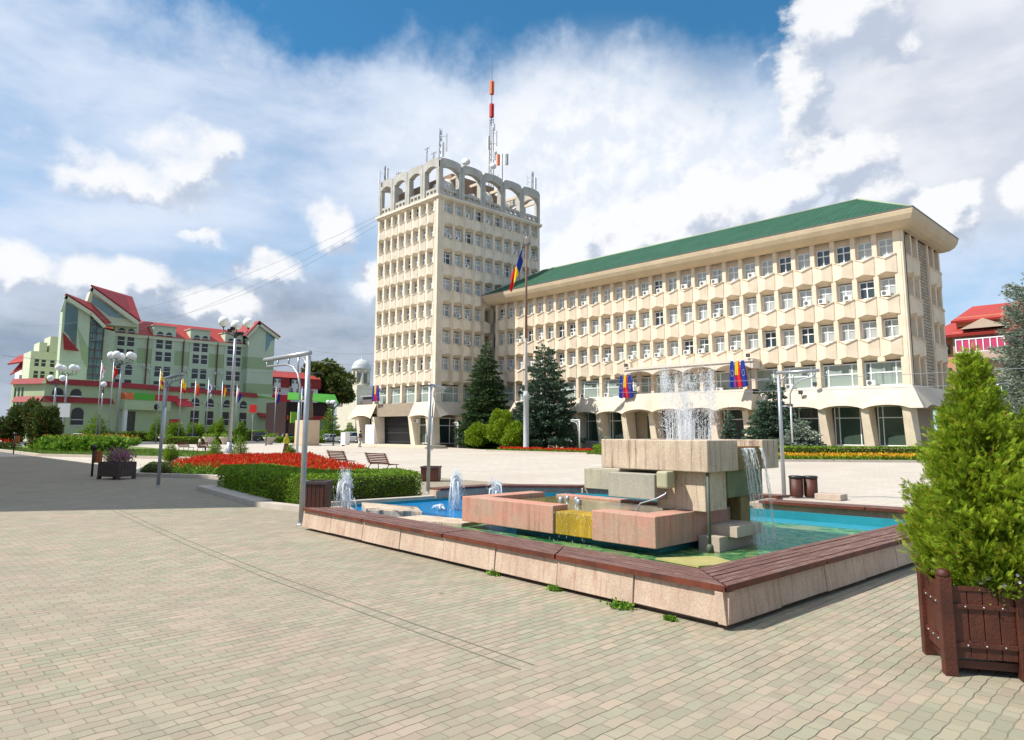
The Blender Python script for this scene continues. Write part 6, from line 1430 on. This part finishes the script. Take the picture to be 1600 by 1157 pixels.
# ------------------------------------------------------------------ overhead cables
M['cable'] = mat('grey cable', (.22,.23,.25), .7)
def cable(label, a, b, sag=.6, r=.02):
    m_ = MB(); a, b = Vector(a), Vector(b); m_.tube([tuple(a.lerp(b, k/16)-Vector((0,0,sag*4*(k/16)*(1-k/16)))) for k in range(17)], r, 5); tag(m_.build('overhead_cable', M['cable']), label, 'cable', 'overhead cables')
cable('upper cable crossing the right half of the office facade', (-30,36,5.1), (6,29.0,4.2), .3, .012); cable('lower cable crossing the right half of the office facade', (-30,36,4.55), (6,29.0,3.75), .35, .012)
cable('upper cable between the hotel gable and the tower', (-160,76.5,23.8), (-76.8,52,12.3), 1.2, .04); cable('lower cable between the hotel gable and the tower', (-160,76.5,22.0), (-76.8,52,10.7), 1.3, .04)
cable('highest stay cable running left from the tower crown', (-76.5,49.5,30.6), (-190,22,25), 5.0, .018); cable('second stay cable running left from the tower crown', (-76.5,49.5,30.1), (-190,26,21), 5.5, .018); cable('third stay cable running left from the tower crown', (-76.5,49.5,29.4), (-190,30,30), 8, .018)
cable('low cable across the hotel left side', (-150,20,15.0), (-120,66,13.0), .8, .04)
# bicycle behind the flowers
BK = thing('bicycle', 'bicycle leaning by the foot of the tall globe lamp', 'bicycle', (-57.3, 23.9, 0), R(35))
for sx in (-.5,.5):
    q = MB(); q.tube([(sx+.33*math.cos(a*math.pi/10), 0, .34+.33*math.sin(a*math.pi/10)) for a in range(21)], .02, 6, False)
    for a in range(6): q.tube([(sx,0,.34),(sx+.32*math.cos(a),0,.34+.32*math.sin(a))], .004, 3)
    q.build('wheel', M['rubber'], BK, loc=(0,0,0))
q = MB(); 
for a, b in (((-.5,0,.34),(-.15,0,.80)),((-.15,0,.80),(.38,0,.82)),((-.05,0,.32),(.36,0,.78)),((-.05,0,.32),(-.15,0,.80)),((-.5,0,.34),(-.05,0,.32)),((.5,0,.34),(.36,0,.95)),((.36,-.25,.97),(.36,.25,.97))): q.tube([a,b], .018, 6)
q.box(-.26,-.06,.84,-.04,.06,.89); q.build('frame', M['metal_dark'], BK, loc=(0,0,0))
# ------------------------------------------------------------------ hotel
XH = -165.7
HO = thing('hotel', 'pale green hotel with steep red roofs, dormers and a long two storey podium', 'building', (-158, 50, 0))
hx = (XH, 0, 0, R(90))     # local u = world Y, outward = +X
def part(name, mt, f, parent=HO, xf=hx, bevel=0): m_ = MB(xf); f(m_); return m_.build(name, mt, parent, bevel=bevel)
def bx(*a): return lambda m_: m_.box(*a)
part('main_wall', M['mint'], lambda m_: (m_.box(39.6,0,0,71.4,16,13.5), m_.box(39.6,.0,20.0,71.4,16,22.9), m_.box(39.6,.0,13.5,71.4,16,16.7)))
part('green_band', M['green'], lambda m_: m_.box(39.6,.002,16.7,71.4,16,20.0))
part('cornice', M['cream'], lambda m_: m_.box(39.6,-.35,22.2,71.2,-.003,22.9))
part('main_roof', M['red_bright'], lambda m_: m_.add([(39.6,-.5,22.9),(72.5,-.5,22.9),(72.5,6.5,27.0),(39.6,6.5,27.0),(39.6,16.5,22.9),(72.5,16.5,22.9)], [(0,1,2,3),(3,2,5,4),(0,3,4),(1,5,2)]))
for u0, u1 in ((41.2,46.0),(49.0,53.8),(57.0,61.4),(65.0,69.3)):
    d = MB(hx); d.box(u0,-.12,22.9,u1,5.5,25.25); d.box(u0+.0,-.12,10,u1,-.0,22.9)
    dd = d.build('dormer', M['mint'], HO); q = MB(hx); q.box(u0-.2,-.35,25.25,u1+.2,6,25.5); q.build('dormer_roof', M['plinth'], dd)
def arched(name, xf, u, z0, w_, h, parent, mt='glass_hotel', y=-.15, arch=True, fr='white_frame', sp=.55, lo=True):
    m_ = MB(xf); K = 10; r = w_/2; zs = z0+h-(r if arch else 0)
    P = [(u,y,z0),(u+w_,y,z0)]+([(u+r+r*math.cos(math.pi*k/K),y,zs+r*math.sin(math.pi*k/K)) for k in range(K+1)] if arch else [(u+w_,y,z0+h),(u,y,z0+h)])
    Q = [(a,y+.12,c) for a,b,c in P]; n = len(P); m_.add(P+Q, [tuple(range(n))]+[(i,(i+1)%n,n+(i+1)%n,n+i) for i in range(n)])
    m_.m = 1; m_.box(u+.04,y-.03,z0+h*sp-.05,u+w_-.04,y-.002,z0+h*sp+.05); m_.box(u-.0,y-.04,z0-.12,u+w_,y+.05,z0-.02)
    o = m_.build(name, [M[mt], M[fr]], parent); return o
for u0 in (42.1,49.9,57.9,65.8):
    for k in (0, 1):
        u = u0+k*1.9-.1
        arched('window', hx, u, 22.55, 1.35, 1.5, HO); arched('window', hx, u, 20.2, 1.35, 2.0, HO, arch=False)
        arched('window', hx, u, 17.4, 1.35, 2.1, HO, arch=False)
        arched('window', hx, u, 13.9, 1.35, 2.3, HO, arch=(u0 < 45)); arched('window', hx, u, 11.0, 1.35, 1.9, HO, arch=False)
for k, (u, z) in enumerate([(48.6,15.2),(55.0,15.2),(56.7,15.2),(62.9,15.2),(64.4,15.2),(70.1,15.2),(55.6,12.1),(62.9,12.1),(64.4,12.1),(47.3,16.0)]):
    put_ac(HO, hx, u, -.3, z)
for u in (40.0,48.0,55.6,63.3,71.2): part('downpipe', M['brown_pipe'], lambda m_: m_.box(u-.12,-.42,10.5,u+.12,-.16,22.6))
# right gable tower
def gable(m_, u0, u1, z0, ze0, ze1, up, zp, y0, y1):
    P = [(u0,z0),(u1,z0),(u1,ze1),(up,zp),(u0,ze0)]; n = 5
    m_.add([(a,y0,b) for a,b in P]+[(a,y1,b) for a,b in P], [tuple(range(n)), tuple(range(n,2*n))[::-1]]+[(i,n+i,n+(i+1)%n,(i+1)%n) for i in range(n)])
part('gable_wing', M['mint'], lambda m_: gable(m_, 70.0,76.6,0,24.3,25.0,72.2,27.9,-1.8,9))
part('gable_wing_band', M['green'], lambda m_: (m_.box(69.97,-1.83,17.0,76.63,9,19.8), m_.box(69.98,-1.82,11,76.62,9,13.4)))
part('gable_roof', M['red_roof'], lambda m_: (m_.slab([(72.1,-2.6,28.8),(77.8,-2.6,25.4),(77.8,9.6,25.4),(72.1,9.6,28.8)], .25), m_.slab([(72.1,-2.6,28.8),(72.1,9.6,28.8),(69.0,9.6,24.9),(69.0,-2.6,24.9)], .25)))
part('gable_barge', M['cream'], lambda m_: (m_.slab([(72.1,-2.5,28.5),(77.6,-2.5,25.15),(77.6,-2.2,25.15),(72.1,-2.2,28.5)], .7), m_.slab([(72.1,-2.5,28.5),(72.1,-2.2,28.5),(69.1,-2.2,24.7),(69.1,-2.5,24.7)], .7)))
part('gable_glass', M['glass_blue'], lambda m_: m_.add([(74.3,-1.86,26.2),(74.3,-1.86,21.2),(75.2,-1.86,22.8),(75.4,-1.86,24.0),(76.5,-1.86,24.6),(76.5,-1.86,25.1)], [(0,1,2,3,4,5)]))
# left atrium volumes
ax = (-157.0, 0, 0, R(90))
def poly(m_, P, y0, y1):
    n = len(P); m_.add([(a,y0,b) for a,b in P]+[(a,y1,b) for a,b in P], [tuple(range(n)), tuple(range(n,2*n))[::-1]]+[(i,n+i,n+(i+1)%n,(i+1)%n) for i in range(n)])
part('atrium_wall', M['mint'], lambda m_: poly(m_, [(30.2,0),(35.0,0),(34.6,25.0),(30.4,27.8),(29.8,25.6)], 0, 2.2), xf=ax)
part('atrium_band', M['green'], lambda m_: poly(m_, [(32.5,22.3),(34.7,18.2),(34.9,14),(33.6,16.2)], -.03, .1), xf=ax)
part('atrium_side', M['mint'], lambda m_: poly(m_, [(34.9,0),(40.2,0),(40.0,22.4),(37.0,23.0),(34.9,25.0)], 3.2, 12), xf=ax)
part('atrium_glass', M['glass_blue'], lambda m_: m_.add([(30.2,-.05,27.0),(32.4,-.05,25.7),(32.6,-.05,17.9),(31.1,-.05,20.4),(30.3,-.05,21.2)], [(0,4,3,2,1)]), xf=ax)
part('stair_glass', M['glass_blue'], lambda m_: m_.add([(34.7,-.02+.4,25.1),(37.3,.4,23.1),(37.1,.4,12),(34.9,.4,12)], [(0,3,2,1)]), xf=ax)
part('stair_mullions', M['brown_pipe'], lambda m_: ([m_.box(34.7,.30,z_,37.3,.36,z_+.12) for z_ in (23.0,21.3,19.6,17.9,16.2,14.5,12.9)], m_.box(35.9,.26,12,36.0,.295,24), m_.box(34.65,.2,11,34.8,.37,25.2), m_.box(37.2,.2,11,37.35,.37,23)), xf=ax)
part('atrium_roof', M['red_roof'], lambda m_: (m_.slab([(29.9,-1,28.5),(34.7,-1,25.7),(35.9,6,28.3),(31.1,6,29.4)], .3), m_.slab([(34.7,-1,25.7),(37.4,-1,23.2),(39.9,6,24.6),(35.9,6,28.3)], .3), m_.slab([(30.1,-.3,20.9),(33.0,-.9,17.4),(30.4,-.9,17.5)], .2)), xf=ax)
part('atrium_barge', M['cream'], lambda m_: (m_.slab([(29.9,-1.02,28.15),(34.7,-1.02,25.35),(34.7,-.7,25.35),(29.9,-.7,28.15)], .7), m_.slab([(34.7,-1.02,25.35),(37.3,-1.02,22.85),(37.3,-.7,22.85),(34.7,-.7,25.35)], .6), m_.slab([(29.9,-1.02,28.1),(29.9,-.7,28.1),(29.2,-.7,24.8),(29.2,-1.02,24.8)], .4)), xf=ax)
cxf = (-163.0, 0, 0, R(90))
part('attic_wall', M['cream'], lambda m_: poly(m_, [(35.5,24),(45.2,24.2),(45.0,25.3),(35.9,31.0),(35.3,28.2)], 0, 4), xf=cxf)
part('attic_glass', M['glass_blue'], lambda m_: m_.add([(36.0,-.05,30.0),(36.0,-.05,28.3),(39.5,-.05,25.9),(42.6,-.05,25.7)], [(0,1,2,3)]), xf=cxf)
part('attic_roof', M['red_roof'], lambda m_: m_.slab([(35.4,-1.0,32.0),(45.3,-1.0,25.5),(46.2,3,26.2),(47.0,13,33.0),(37.5,8,33.6)], .35), xf=cxf)
part('attic_barge', M['cream'], lambda m_: (m_.slab([(35.5,-1.02,31.5),(45.1,-1.02,25.15),(45.1,-.6,25.15),(35.5,-.6,31.5)], .8), m_.slab([(35.5,-1.02,31.5),(35.5,-.6,31.5),(34.8,-.6,28.0),(34.8,-1.02,28.0)], .4)), xf=cxf)
# podium
PD = [(-150.5,22.0),(-143.5,25.6),(-145.0,36.0),(-153.0,53.5),(-163.5,72.5),(-163.4,77.5),(-176,77.5),(-174,30),(-166,24.2)]
pw2 = MB(); pw2.prism(PD, 0, 10.05); pw2.build('podium_wall', M['podium_green'], HO)
def band(name, mt, pts, z0, z1, out, off=.05):
    m_ = MB()
    for a, b in zip(pts[:-1], pts[1:]):
        L = math.hypot(b[0]-a[0], b[1]-a[1]); nx, ny = (b[1]-a[1])/L, -(b[0]-a[0])/L
        m_.add([(a[0]+nx*(off+out),a[1]+ny*(off+out),z0),(b[0]+nx*(off+out),b[1]+ny*(off+out),z0),(b[0]+nx*off,b[1]+ny*off,z1),(a[0]+nx*off,a[1]+ny*off,z1),(a[0],a[1],z0),(b[0],b[1],z0),(a[0]-nx*.5,a[1]-ny*.5,z1),(b[0]-nx*.5,b[1]-ny*.5,z1)], [(0,1,2,3),(0,4,5,1),(3,2,7,6)])
    return m_.build(name, mt, HO)
band('podium_roof', M['red_roof'], PD[:5], 10.0, 11.0, .5); 
def along(i, s0, s1=None):
    a, b = PD[i], PD[i+1]; L = math.hypot(b[0]-a[0], b[1]-a[1]); return ((a[0]+(b[0]-a[0])*s0/L, a[1]+(b[1]-a[1])*s0/L))
band('lower_roof', M['red_roof'], [along(0,1.0), PD[1], PD[2], along(2,.8)], 6.85, 7.85, .7)
def seg_xf(i): a, b = PD[i], PD[i+1]; return (a[0], a[1], 0, math.atan2(b[1]-a[1], b[0]-a[0]))
x1, x2, x3, x0 = seg_xf(1), seg_xf(2), seg_xf(3), seg_xf(0)
for u, w_ in ((1.2,1.75),(4.1,1.75)): arched('arched_window', x1, u, 8.0, w_, 1.35, HO, sp=.02)
for u, w_ in ((1.4,2.1),(4.5,2.0)): arched('arched_window', x1, u, 2.9, w_, 3.1, HO, sp=.3)
for u in (-.3+.6,4.7,10.2,15.9): arched('arched_window', x3, u, 7.2, 2.3, 1.75, HO, sp=.35); arched('tall_window', x3, u, 3.2, 2.3, 3.0, HO, arch=False, sp=.45)
for u in (-1.5+.2,3.4,8.6,14.2): put_ac(HO, x3, u+.3, -.3, 7.9)
part('balcony_box', M['podium_green'], lambda m_: m_.box(2.0,-1.8,5.9,12.6,0,7.8), xf=x2); part('green_awning', M['green_awning'], lambda m_: m_.box(3.8,-1.9,7.8,8.6,0,9.1), xf=x2); part('orange_panel', M['orange'], lambda m_: m_.box(2.0,-1.92,7.8,3.78,0,9.0), xf=x2)
part('red_awning', M['red_sheet'], lambda m_: (m_.box(8.7,-1.85,7.81,14.4,0,9.0), m_.slab([(14.5,-.1,8.6),(18.6,-.1,8.6),(18.6,-1.8,7.0),(14.5,-1.8,7.0)], .15)), xf=x2)
part('entrance_pillar', M['white_wall'], lambda m_: m_.box(2.2,-1.7,0,2.9,-1.2,5.9), xf=x2); part('entrance_door', M['glass_dark'], lambda m_: m_.box(3.4,-.1,0,6.0,.1,5.6), xf=x2); part('round_sign', M['black'], lambda m_: m_.tube([(9.2,-1.9,6.6),(9.2,-1.82,6.6)], .6, 16), xf=x2)
part('dark_sign', M['red_sheet'], lambda m_: m_.box(14.2,-.15,2.4,16.8,0,4.3), xf=x2)
part('side_windows', M['glass_dark'], lambda m_: [m_.box(.6+k*.9,-.06,6.2,.95+k*.9,.1,9.4) for k in range(3)], xf=x0)
part('glass_annex', M['glass_dark'], lambda m_: m_.box(73.0,-2.0,6.6,77.4,-.1,9.9), xf=hx); part('annex_roof', M['lime'], lambda m_: m_.slab([(72.6,-2.4,10.6),(78.2,-2.4,9.9),(78.2,0,10.2),(72.6,0,10.9)], .3), xf=hx)
part('annex_awning', M['red_roof'], lambda m_: m_.slab([(72.8,-1.9,6.6),(78.4,-1.9,6.2),(78.6,-4.0,5.2),(72.8,-4.0,5.4)], .2), xf=hx)
# left rear wing
lw = (-175, 0, 0, R(90))
part('rear_wing', M['cream'], lambda m_: (m_.box(28.2,0,0,34.5,8,18.6), m_.box(29.6,.2,18.6,31.0,6,20.6), m_.box(31.4,-.2,18.6,34.4,6,22.0)), xf=lw)
for u in (29.0,30.2,31.8,33.0):
    for z_ in (12.9,15.4): arched('window', lw, u, z_, .75, 1.5, HO, arch=False, y=-.05)
# ---- neighbours
WH = thing('white_house', 'white house with red hipped roofs left of the hotel', 'building', (-186, 29, 0)); wx = (-185, 0, 0, R(90))
part('wall', M['white_wall'], lambda m_: (m_.box(28.6,0,0,33,9,15.8), m_.box(27.9,-1,9.5,30.0,2,14.0)), WH, wx); part('roof', M['red_bright'], lambda m_: (m_.slab([(25.6,-.8,16.3),(31.8,-.8,17.9),(31.8,5,19.6),(28.4,5,18.8)], .3), m_.slab([(26.0,-2.2,13.9),(29.2,-1.2,16.2),(30.8,1,17.4),(28.4,2.2,17.0)], .25)), WH, wx)
part('window', M['glass_dark'], lambda m_: m_.box(31.2,-.05,12.6,32.2,.05,14.6), WH, wx)
RB = thing('red_roofed_building', 'white building with a red mansard roof behind the lamp arm', 'building', (0, 0, 0)); rx = (-152, 0, 0, R(90))
part('wall', M['white_wall'], lambda m_: m_.box(69,0,0,82.5,10,12.4), RB, rx)
part('roof', M['red_bright'], lambda m_: m_.add([(68.6,-.6,14.3),(83,-.6,14.3),(81.5,4,16.1),(69.4,4,16.1),(68.6,10,14.3),(83,10,14.3)], [(0,1,2,3),(3,2,5,4),(1,5,2),(0,3,4)]), RB, rx)
part('mansard', M['red_roof'], lambda m_: (m_.box(68.8,-.4,12.0,70.9,10,14.28), m_.box(72.8,-.4,12.0,75.0,10,14.28), m_.box(77.2,-.4,12.0,83,10,14.28)), RB, rx)
for u in (71.2,75.5): 
    part('dormer', M['white_wall'], lambda m_: (m_.box(u,-.6,10.6,u+1.5,.0,13.9)), RB, rx)
    for k in (0,1): part('window', M['glass_dark'], lambda m_: m_.box(u-.1+k*1.05,-.66,13.0,u+.45+k*1.05,-.605,13.8), RB, rx)
for u in (71.0,72.3,75.3,76.7): arched('arched_window', rx, u, 10.9, .5, .9, RB, y=-.66)
part('red_awning', M['red_sheet'], lambda m_: (m_.box(69.9,-1.6,8.2,74.8,0,10.2)), RB, rx); part('dark_front', mat('dark brick front', (.025,.012,.012), .7, var=.3), lambda m_: (m_.box(70.2,-1.2,0,82,-.0,8.2)), RB, rx)
RB.scale = (1.2,1.2,1.2); RB.location = (0,0,-.36)
GA = thing('pavilion', 'dark glazed pavilion with bright green canvas awnings behind the statue', 'building', (-136, 72, 0)); gx_ = (-135, 0, 0, R(90))
part('wall', mat('dark red pavilion wall', (.03,.012,.012), .7, var=.3), lambda m_: m_.box(66.6,.6,0,77.6,10,8.0), GA, gx_); part('glazing', M['glass_dark'], lambda m_: m_.box(67.2,.5,1.2,77.2,.58,4.2), GA, gx_)
part('red_rail', M['red_roof'], lambda m_: m_.box(66.8,.2,4.3,77.4,.45,5.2), GA, gx_)
part('awning', M['green_awning'], lambda m_: (m_.slab([(66.2,-.6,8.4),(72.0,-.6,8.4),(72.0,1.2,10.0),(67.2,1.2,10.0)], .1), m_.slab([(72.3,-.6,8.2),(78.0,-.6,8.0),(78.0,1.2,9.95),(72.3,1.2,10.0)], .1)), GA, gx_)
q = MB(); q.cbox(-131.5,66.4,3.6,.3,1.6,2.2); q = tag(q.build('lime_sign', M['lime']), 'plain lime green sign board in front of the pavilion', 'sign')
GB = thing('grey_hall', 'low grey stone hall between the green awnings and the tower', 'building', (-150, 105, 0)); q = MB(); q.box(-160,100,0,-112,112,11.0); q.build('wall', mat('grey stone wall', (.20,.18,.16), .9, var=.3), GB); q = MB(); q.box(-160.5,99.5,11.0,-111.5,112.5,11.4); q.build('roof', mat('grey metal roof', (.34,.35,.36), .6), GB)
RW = thing('brick_wall', 'low orange brick wall behind the parked van', 'wall', (-112, 80, 0)); q = MB(); q.box(-118.5,78,0,-98,78.5,3.4); q.build('brickwork', mat('orange brick', (.42,.20,.12), .9, var=.3, vscale=2), RW)
# church
CH = thing('church', 'white domed church tower showing between the pavilion and the office tower', 'church', (-243.5, 150, 0)); cs = mat('church stone', (.62,.58,.46), .85, var=.15, vscale=.5); cg = mat('church metal roof', (.52,.56,.54), .5, var=.15)
q = MB(); q.cbox(-243.3,151,0,10,10,18.6); q.cbox(-243.3,151,18.6,9,9,1.6); q.build('base', cs, CH); q = MB(); q.box(-258,149,0,-230,170,13.5); q.build('nave', cs, CH)
q = MB(); q.add([(-259,148,13.5),(-229,148,13.5),(-229,158,17.5),(-259,158,17.5),(-259,171,13.5),(-229,171,13.5)], [(0,1,2,3),(3,2,5,4),(0,3,4),(1,5,2)]); q.build('nave_roof', cg, CH)
q = MB(); q.lathe([(3.7,20.2),(3.7,20.9),(3.1,21.0),(3.1,25.9),(3.7,26.2),(3.9,26.9)], -243.3, 151, 8)
for k in range(8):
    a = k*math.pi/4+math.pi/8; q.tube([(-243.3+3.25*math.cos(a),151+3.25*math.sin(a),20.9),(-243.3+3.25*math.cos(a),151+3.25*math.sin(a),26.3)], .38, 8)
q.build('drum', cs, CH)
q = MB(); q.lathe([(4.1,26.9),(4.0,27.4),(3.6,28.8),(2.7,30.1),(1.4,30.9),(.3,31.2),(.2,31.8),(.05,32.3)], -243.3, 151, 20); q.build('dome', cg, CH)
q = MB()
for k in range(8):
    a = k*math.pi/4; q.cbox(-243.3+3.0*math.cos(a),151+3.0*math.sin(a),21.6,.4,.9,3.6,a)
q.build('arched_openings', M['glass_dark'], CH)
# apartment block on the right
AP = thing('apartment_block', 'brown apartment block with red roof and glazed balconies behind the offices', 'building', (-22, 110, 0)); aw_ = mat('apartment render', (.50,.38,.29), .85, var=.2, vscale=.3, streak=.3); ao = mat('apartment orange render', (.52,.26,.15), .85, var=.15)
q = MB(); q.box(-25.6,110,0,-12,124,15.8); q.build('wall', aw_, AP); q = MB(); q.box(-28.4,111,0,-25.6,124,15.4); q.build('side_wall', ao, AP)
q = MB(); q.slab([(-29.2,109.0,15.4),(-11,109,15.4),(-11,117,18.2),(-27.0,117,18.2)], .35); q.slab([(-26.0,111.5,17.6),(-10,111.5,17.6),(-10,118,20.4),(-24.6,118,20.4)], .3); q.build('roof', M['red_bright'], AP)
q = MB(); q.box(-25.6,112.6,16.8,-12,117,18.2); q.build('attic', ao, AP)
q = MB(); q.add([(-24.4,108.9,16.0),(-19.0,108.9,16.0),(-21.7,108.9,17.3),(-24.4,112,16.0),(-19,112,16.0),(-21.7,112,17.3)], [(0,1,2),(0,2,5,3),(1,4,5,2)]); q.build('dormer', aw_, AP)
for k, z_ in enumerate((12.9,9.7,6.6,3.5)):
    q = MB(); q.box(-25.0,108.6,z_-1.1,-17.0,110,z_-.1); o = q.build('balcony', aw_, AP); q = MB(); q.m = 1 if k == 0 else 0
    q.box(-24.9,108.7,z_-.1,-17.1,108.8,z_+1.6); q.m = 2
    for j in range(11): q.box(-25.0+j*.79,108.62,z_-.1,-24.88+j*.79,108.70,z_+1.7)
    q.box(-25.0,108.63,z_+1.6,-17.0,108.72,z_+1.75); q.box(-25.0,108.63,z_-.12,-17.0,108.72,z_+.0)
    if k != 1: q.build('balcony_glazing', [M['glass_dark'] if k else M['glass_dark'], mat('pink curtain glass', (.50,.06,.14), .3), M['white_frame']], o)
    else:
        q = MB(); 
        for j in range(12): q.box(-25.0+j*.72,108.62,z_-.1,-24.95+j*.72,108.66,z_+.9)
        q.box(-24.0,109.9,z_,-22.6,110.02,z_+1.3); q.box(-20.0,109.9,z_,-18.2,110.02,z_+1.3); q.build('balcony_railing', M['metal_dark'], o)
q = MB()
for z_ in (12.9,9.7,6.6): q.box(-27.8,110.9,z_,-26.2,111.02,z_+1.3)
q.build('side_windows', M['glass_dark'], AP)
q = MB(); q.box(-17.0,109.9,4.2,-16.3,110.02,8.6); q.build('stair_window', M['glass_dark'], AP)
# far left low building
FB = thing('brown_house', 'brown low building at the left edge behind the bushes', 'building', (-170, 12, 0)); q = MB(); q.box(-178,4,0,-160,17.5,7.8); q.build('wall', mat('brown wall', (.20,.15,.11), .9, var=.3), FB); q = MB(); q.box(-178.5,3.5,7.8,-159.5,18,8.4); q.build('roof', M['gutter'], FB)
POTS = [(-100.9,38.2,'concrete flower pot left one of the two beside the clipped topiary'),(-99.3,39.9,'concrete flower pot right one of the two beside the clipped topiary'),(-95.1,44.4,'concrete flower pot in front of the black car'),(-105.3,33.7,'orange concrete flower pot left of the dark blue saloon')]
# hotel planting: hedges, balls, cones, concrete pots
hedge('street_hedge', 'long dark clipped hedge along the hotel front', [(-137.6,30),(-136.6,47),(-137.6,47),(-138.6,30)], 1.6, 4000, 'hedges along the hotel', size=.28)
hedge('street_hedge', 'low dark hedge in front of the hotel flower bed', [(-103.8,33.5),(-102.9,42.5),(-104.2,42.8),(-105.2,33.7)], .9, 3000, 'hedges along the hotel', size=.24)
hedge('street_hedge', 'low green hedge in front of the dark estate car', [(-110.5,52.6),(-104.0,57.2),(-105.0,58.6),(-111.6,54)], .85, 3000, 'hedges along the hotel', size=.24)
hedge('street_hedge', 'dark hedge behind the statue running to the van', [(-122.5,66),(-111,78),(-112.3,79),(-124,67.3)], 1.9, 3500, 'hedges along the hotel', size=.3)
hedge('street_hedge', 'dark hedge behind the parked saloon in front of the podium', [(-138.4,48),(-134.5,62),(-135.8,62.5),(-139.7,48.5)], 1.9, 3500, 'hedges along the hotel', size=.3)
for i, (x, y, lab) in enumerate([(-136.5,45.2,'round clipped bush at the left of three by the hotel'),(-136.3,49.0,'round clipped bush in the middle of three by the hotel'),(-136.0,52.6,'round clipped bush at the right of three by the hotel')]): bush('ball_bush', lab, x, y, 1.7, 1.7, 3.6, 3000, 'hedge', .28, 'bush', 'round bushes by the hotel', 60+i, clumps=40)
for i, (x, y, h, r, lab) in enumerate([(-131.5,40.6,4.8,1.3,'cone shaped tree left of the dark blue saloon'),(-133.0,31.6,5.2,1.9,'dark cone tree above the white car'),(-101.6,39.9,3.9,.8,'slim clipped topiary right of the dark blue saloon'),(-111.8,47.3,3.6,1.1,'cone shaped tree beside the estate car'),(-116.5,66.0,6.8,1.9,'bright green cone tree left of the statue pedestal'),(-113.5,68.4,3.6,1.2,'small bright cone bush beside the statue pedestal')]):
    conifer('cone_tree', lab, x, y, h, r, 4500, 'hedge', 70+i, 'conifer', 'cone trees by the hotel', 14, .26, -.6, .05, .1, .7)
for i, (x, y, lab) in enumerate(POTS):
    t = thing('concrete_planter', lab, 'planter', (x, y, 0), 0, 'round concrete planters'); p = MB(); p.lathe([(.5,0),(.42,.2),(.75,.75),(.95,1.0),(.9,1.05)], 0, 0, 14); p.build('bowl', M['kerb'] if i < 4 else M['orange'], t, loc=(0,0,0))
    c = r9.normal(size=(260,3))*np.array([.4,.4,.18])+np.array([0,0,1.2]); quads('foliage', leaves(c, .22, 1.5), M['canna'] if i % 2 else M['hedge'], t)
# signs
def sign(label, x, y, h, shape, mt, rz=R(45), s=.5, name='road_sign'):
    t = thing(name, label, 'sign', (x, y, 0), rz); p = MB(); p.tube([(0,0,0),(0,0,h)], .06, 6); p.build('pole', M['metal'], t, loc=(0,0,0)); q = MB()
    if shape == 'round': q.tube([(0,-.1,h-s),(0,-.07,h-s)], s, 20)
    else: q.box(-s,-.12,h-2.2*s,s,-.08,h)
    q.build('plate', M[mt], t, loc=(0,0,0))
sign('small red rectangular street sign left of the tall globe lamp', -103.5, 45.5, 5.9, 'rect', 'red_metal', s=.55); sign('blue round road sign at the left edge by the brown building', -118.0, 19.0, 5.6, 'round', 'blue', s=.75); sign('white board on two legs by the arched hotel windows', -136.0, 27.3, 6.4, 'rect', 'metal_white', s=1.05)
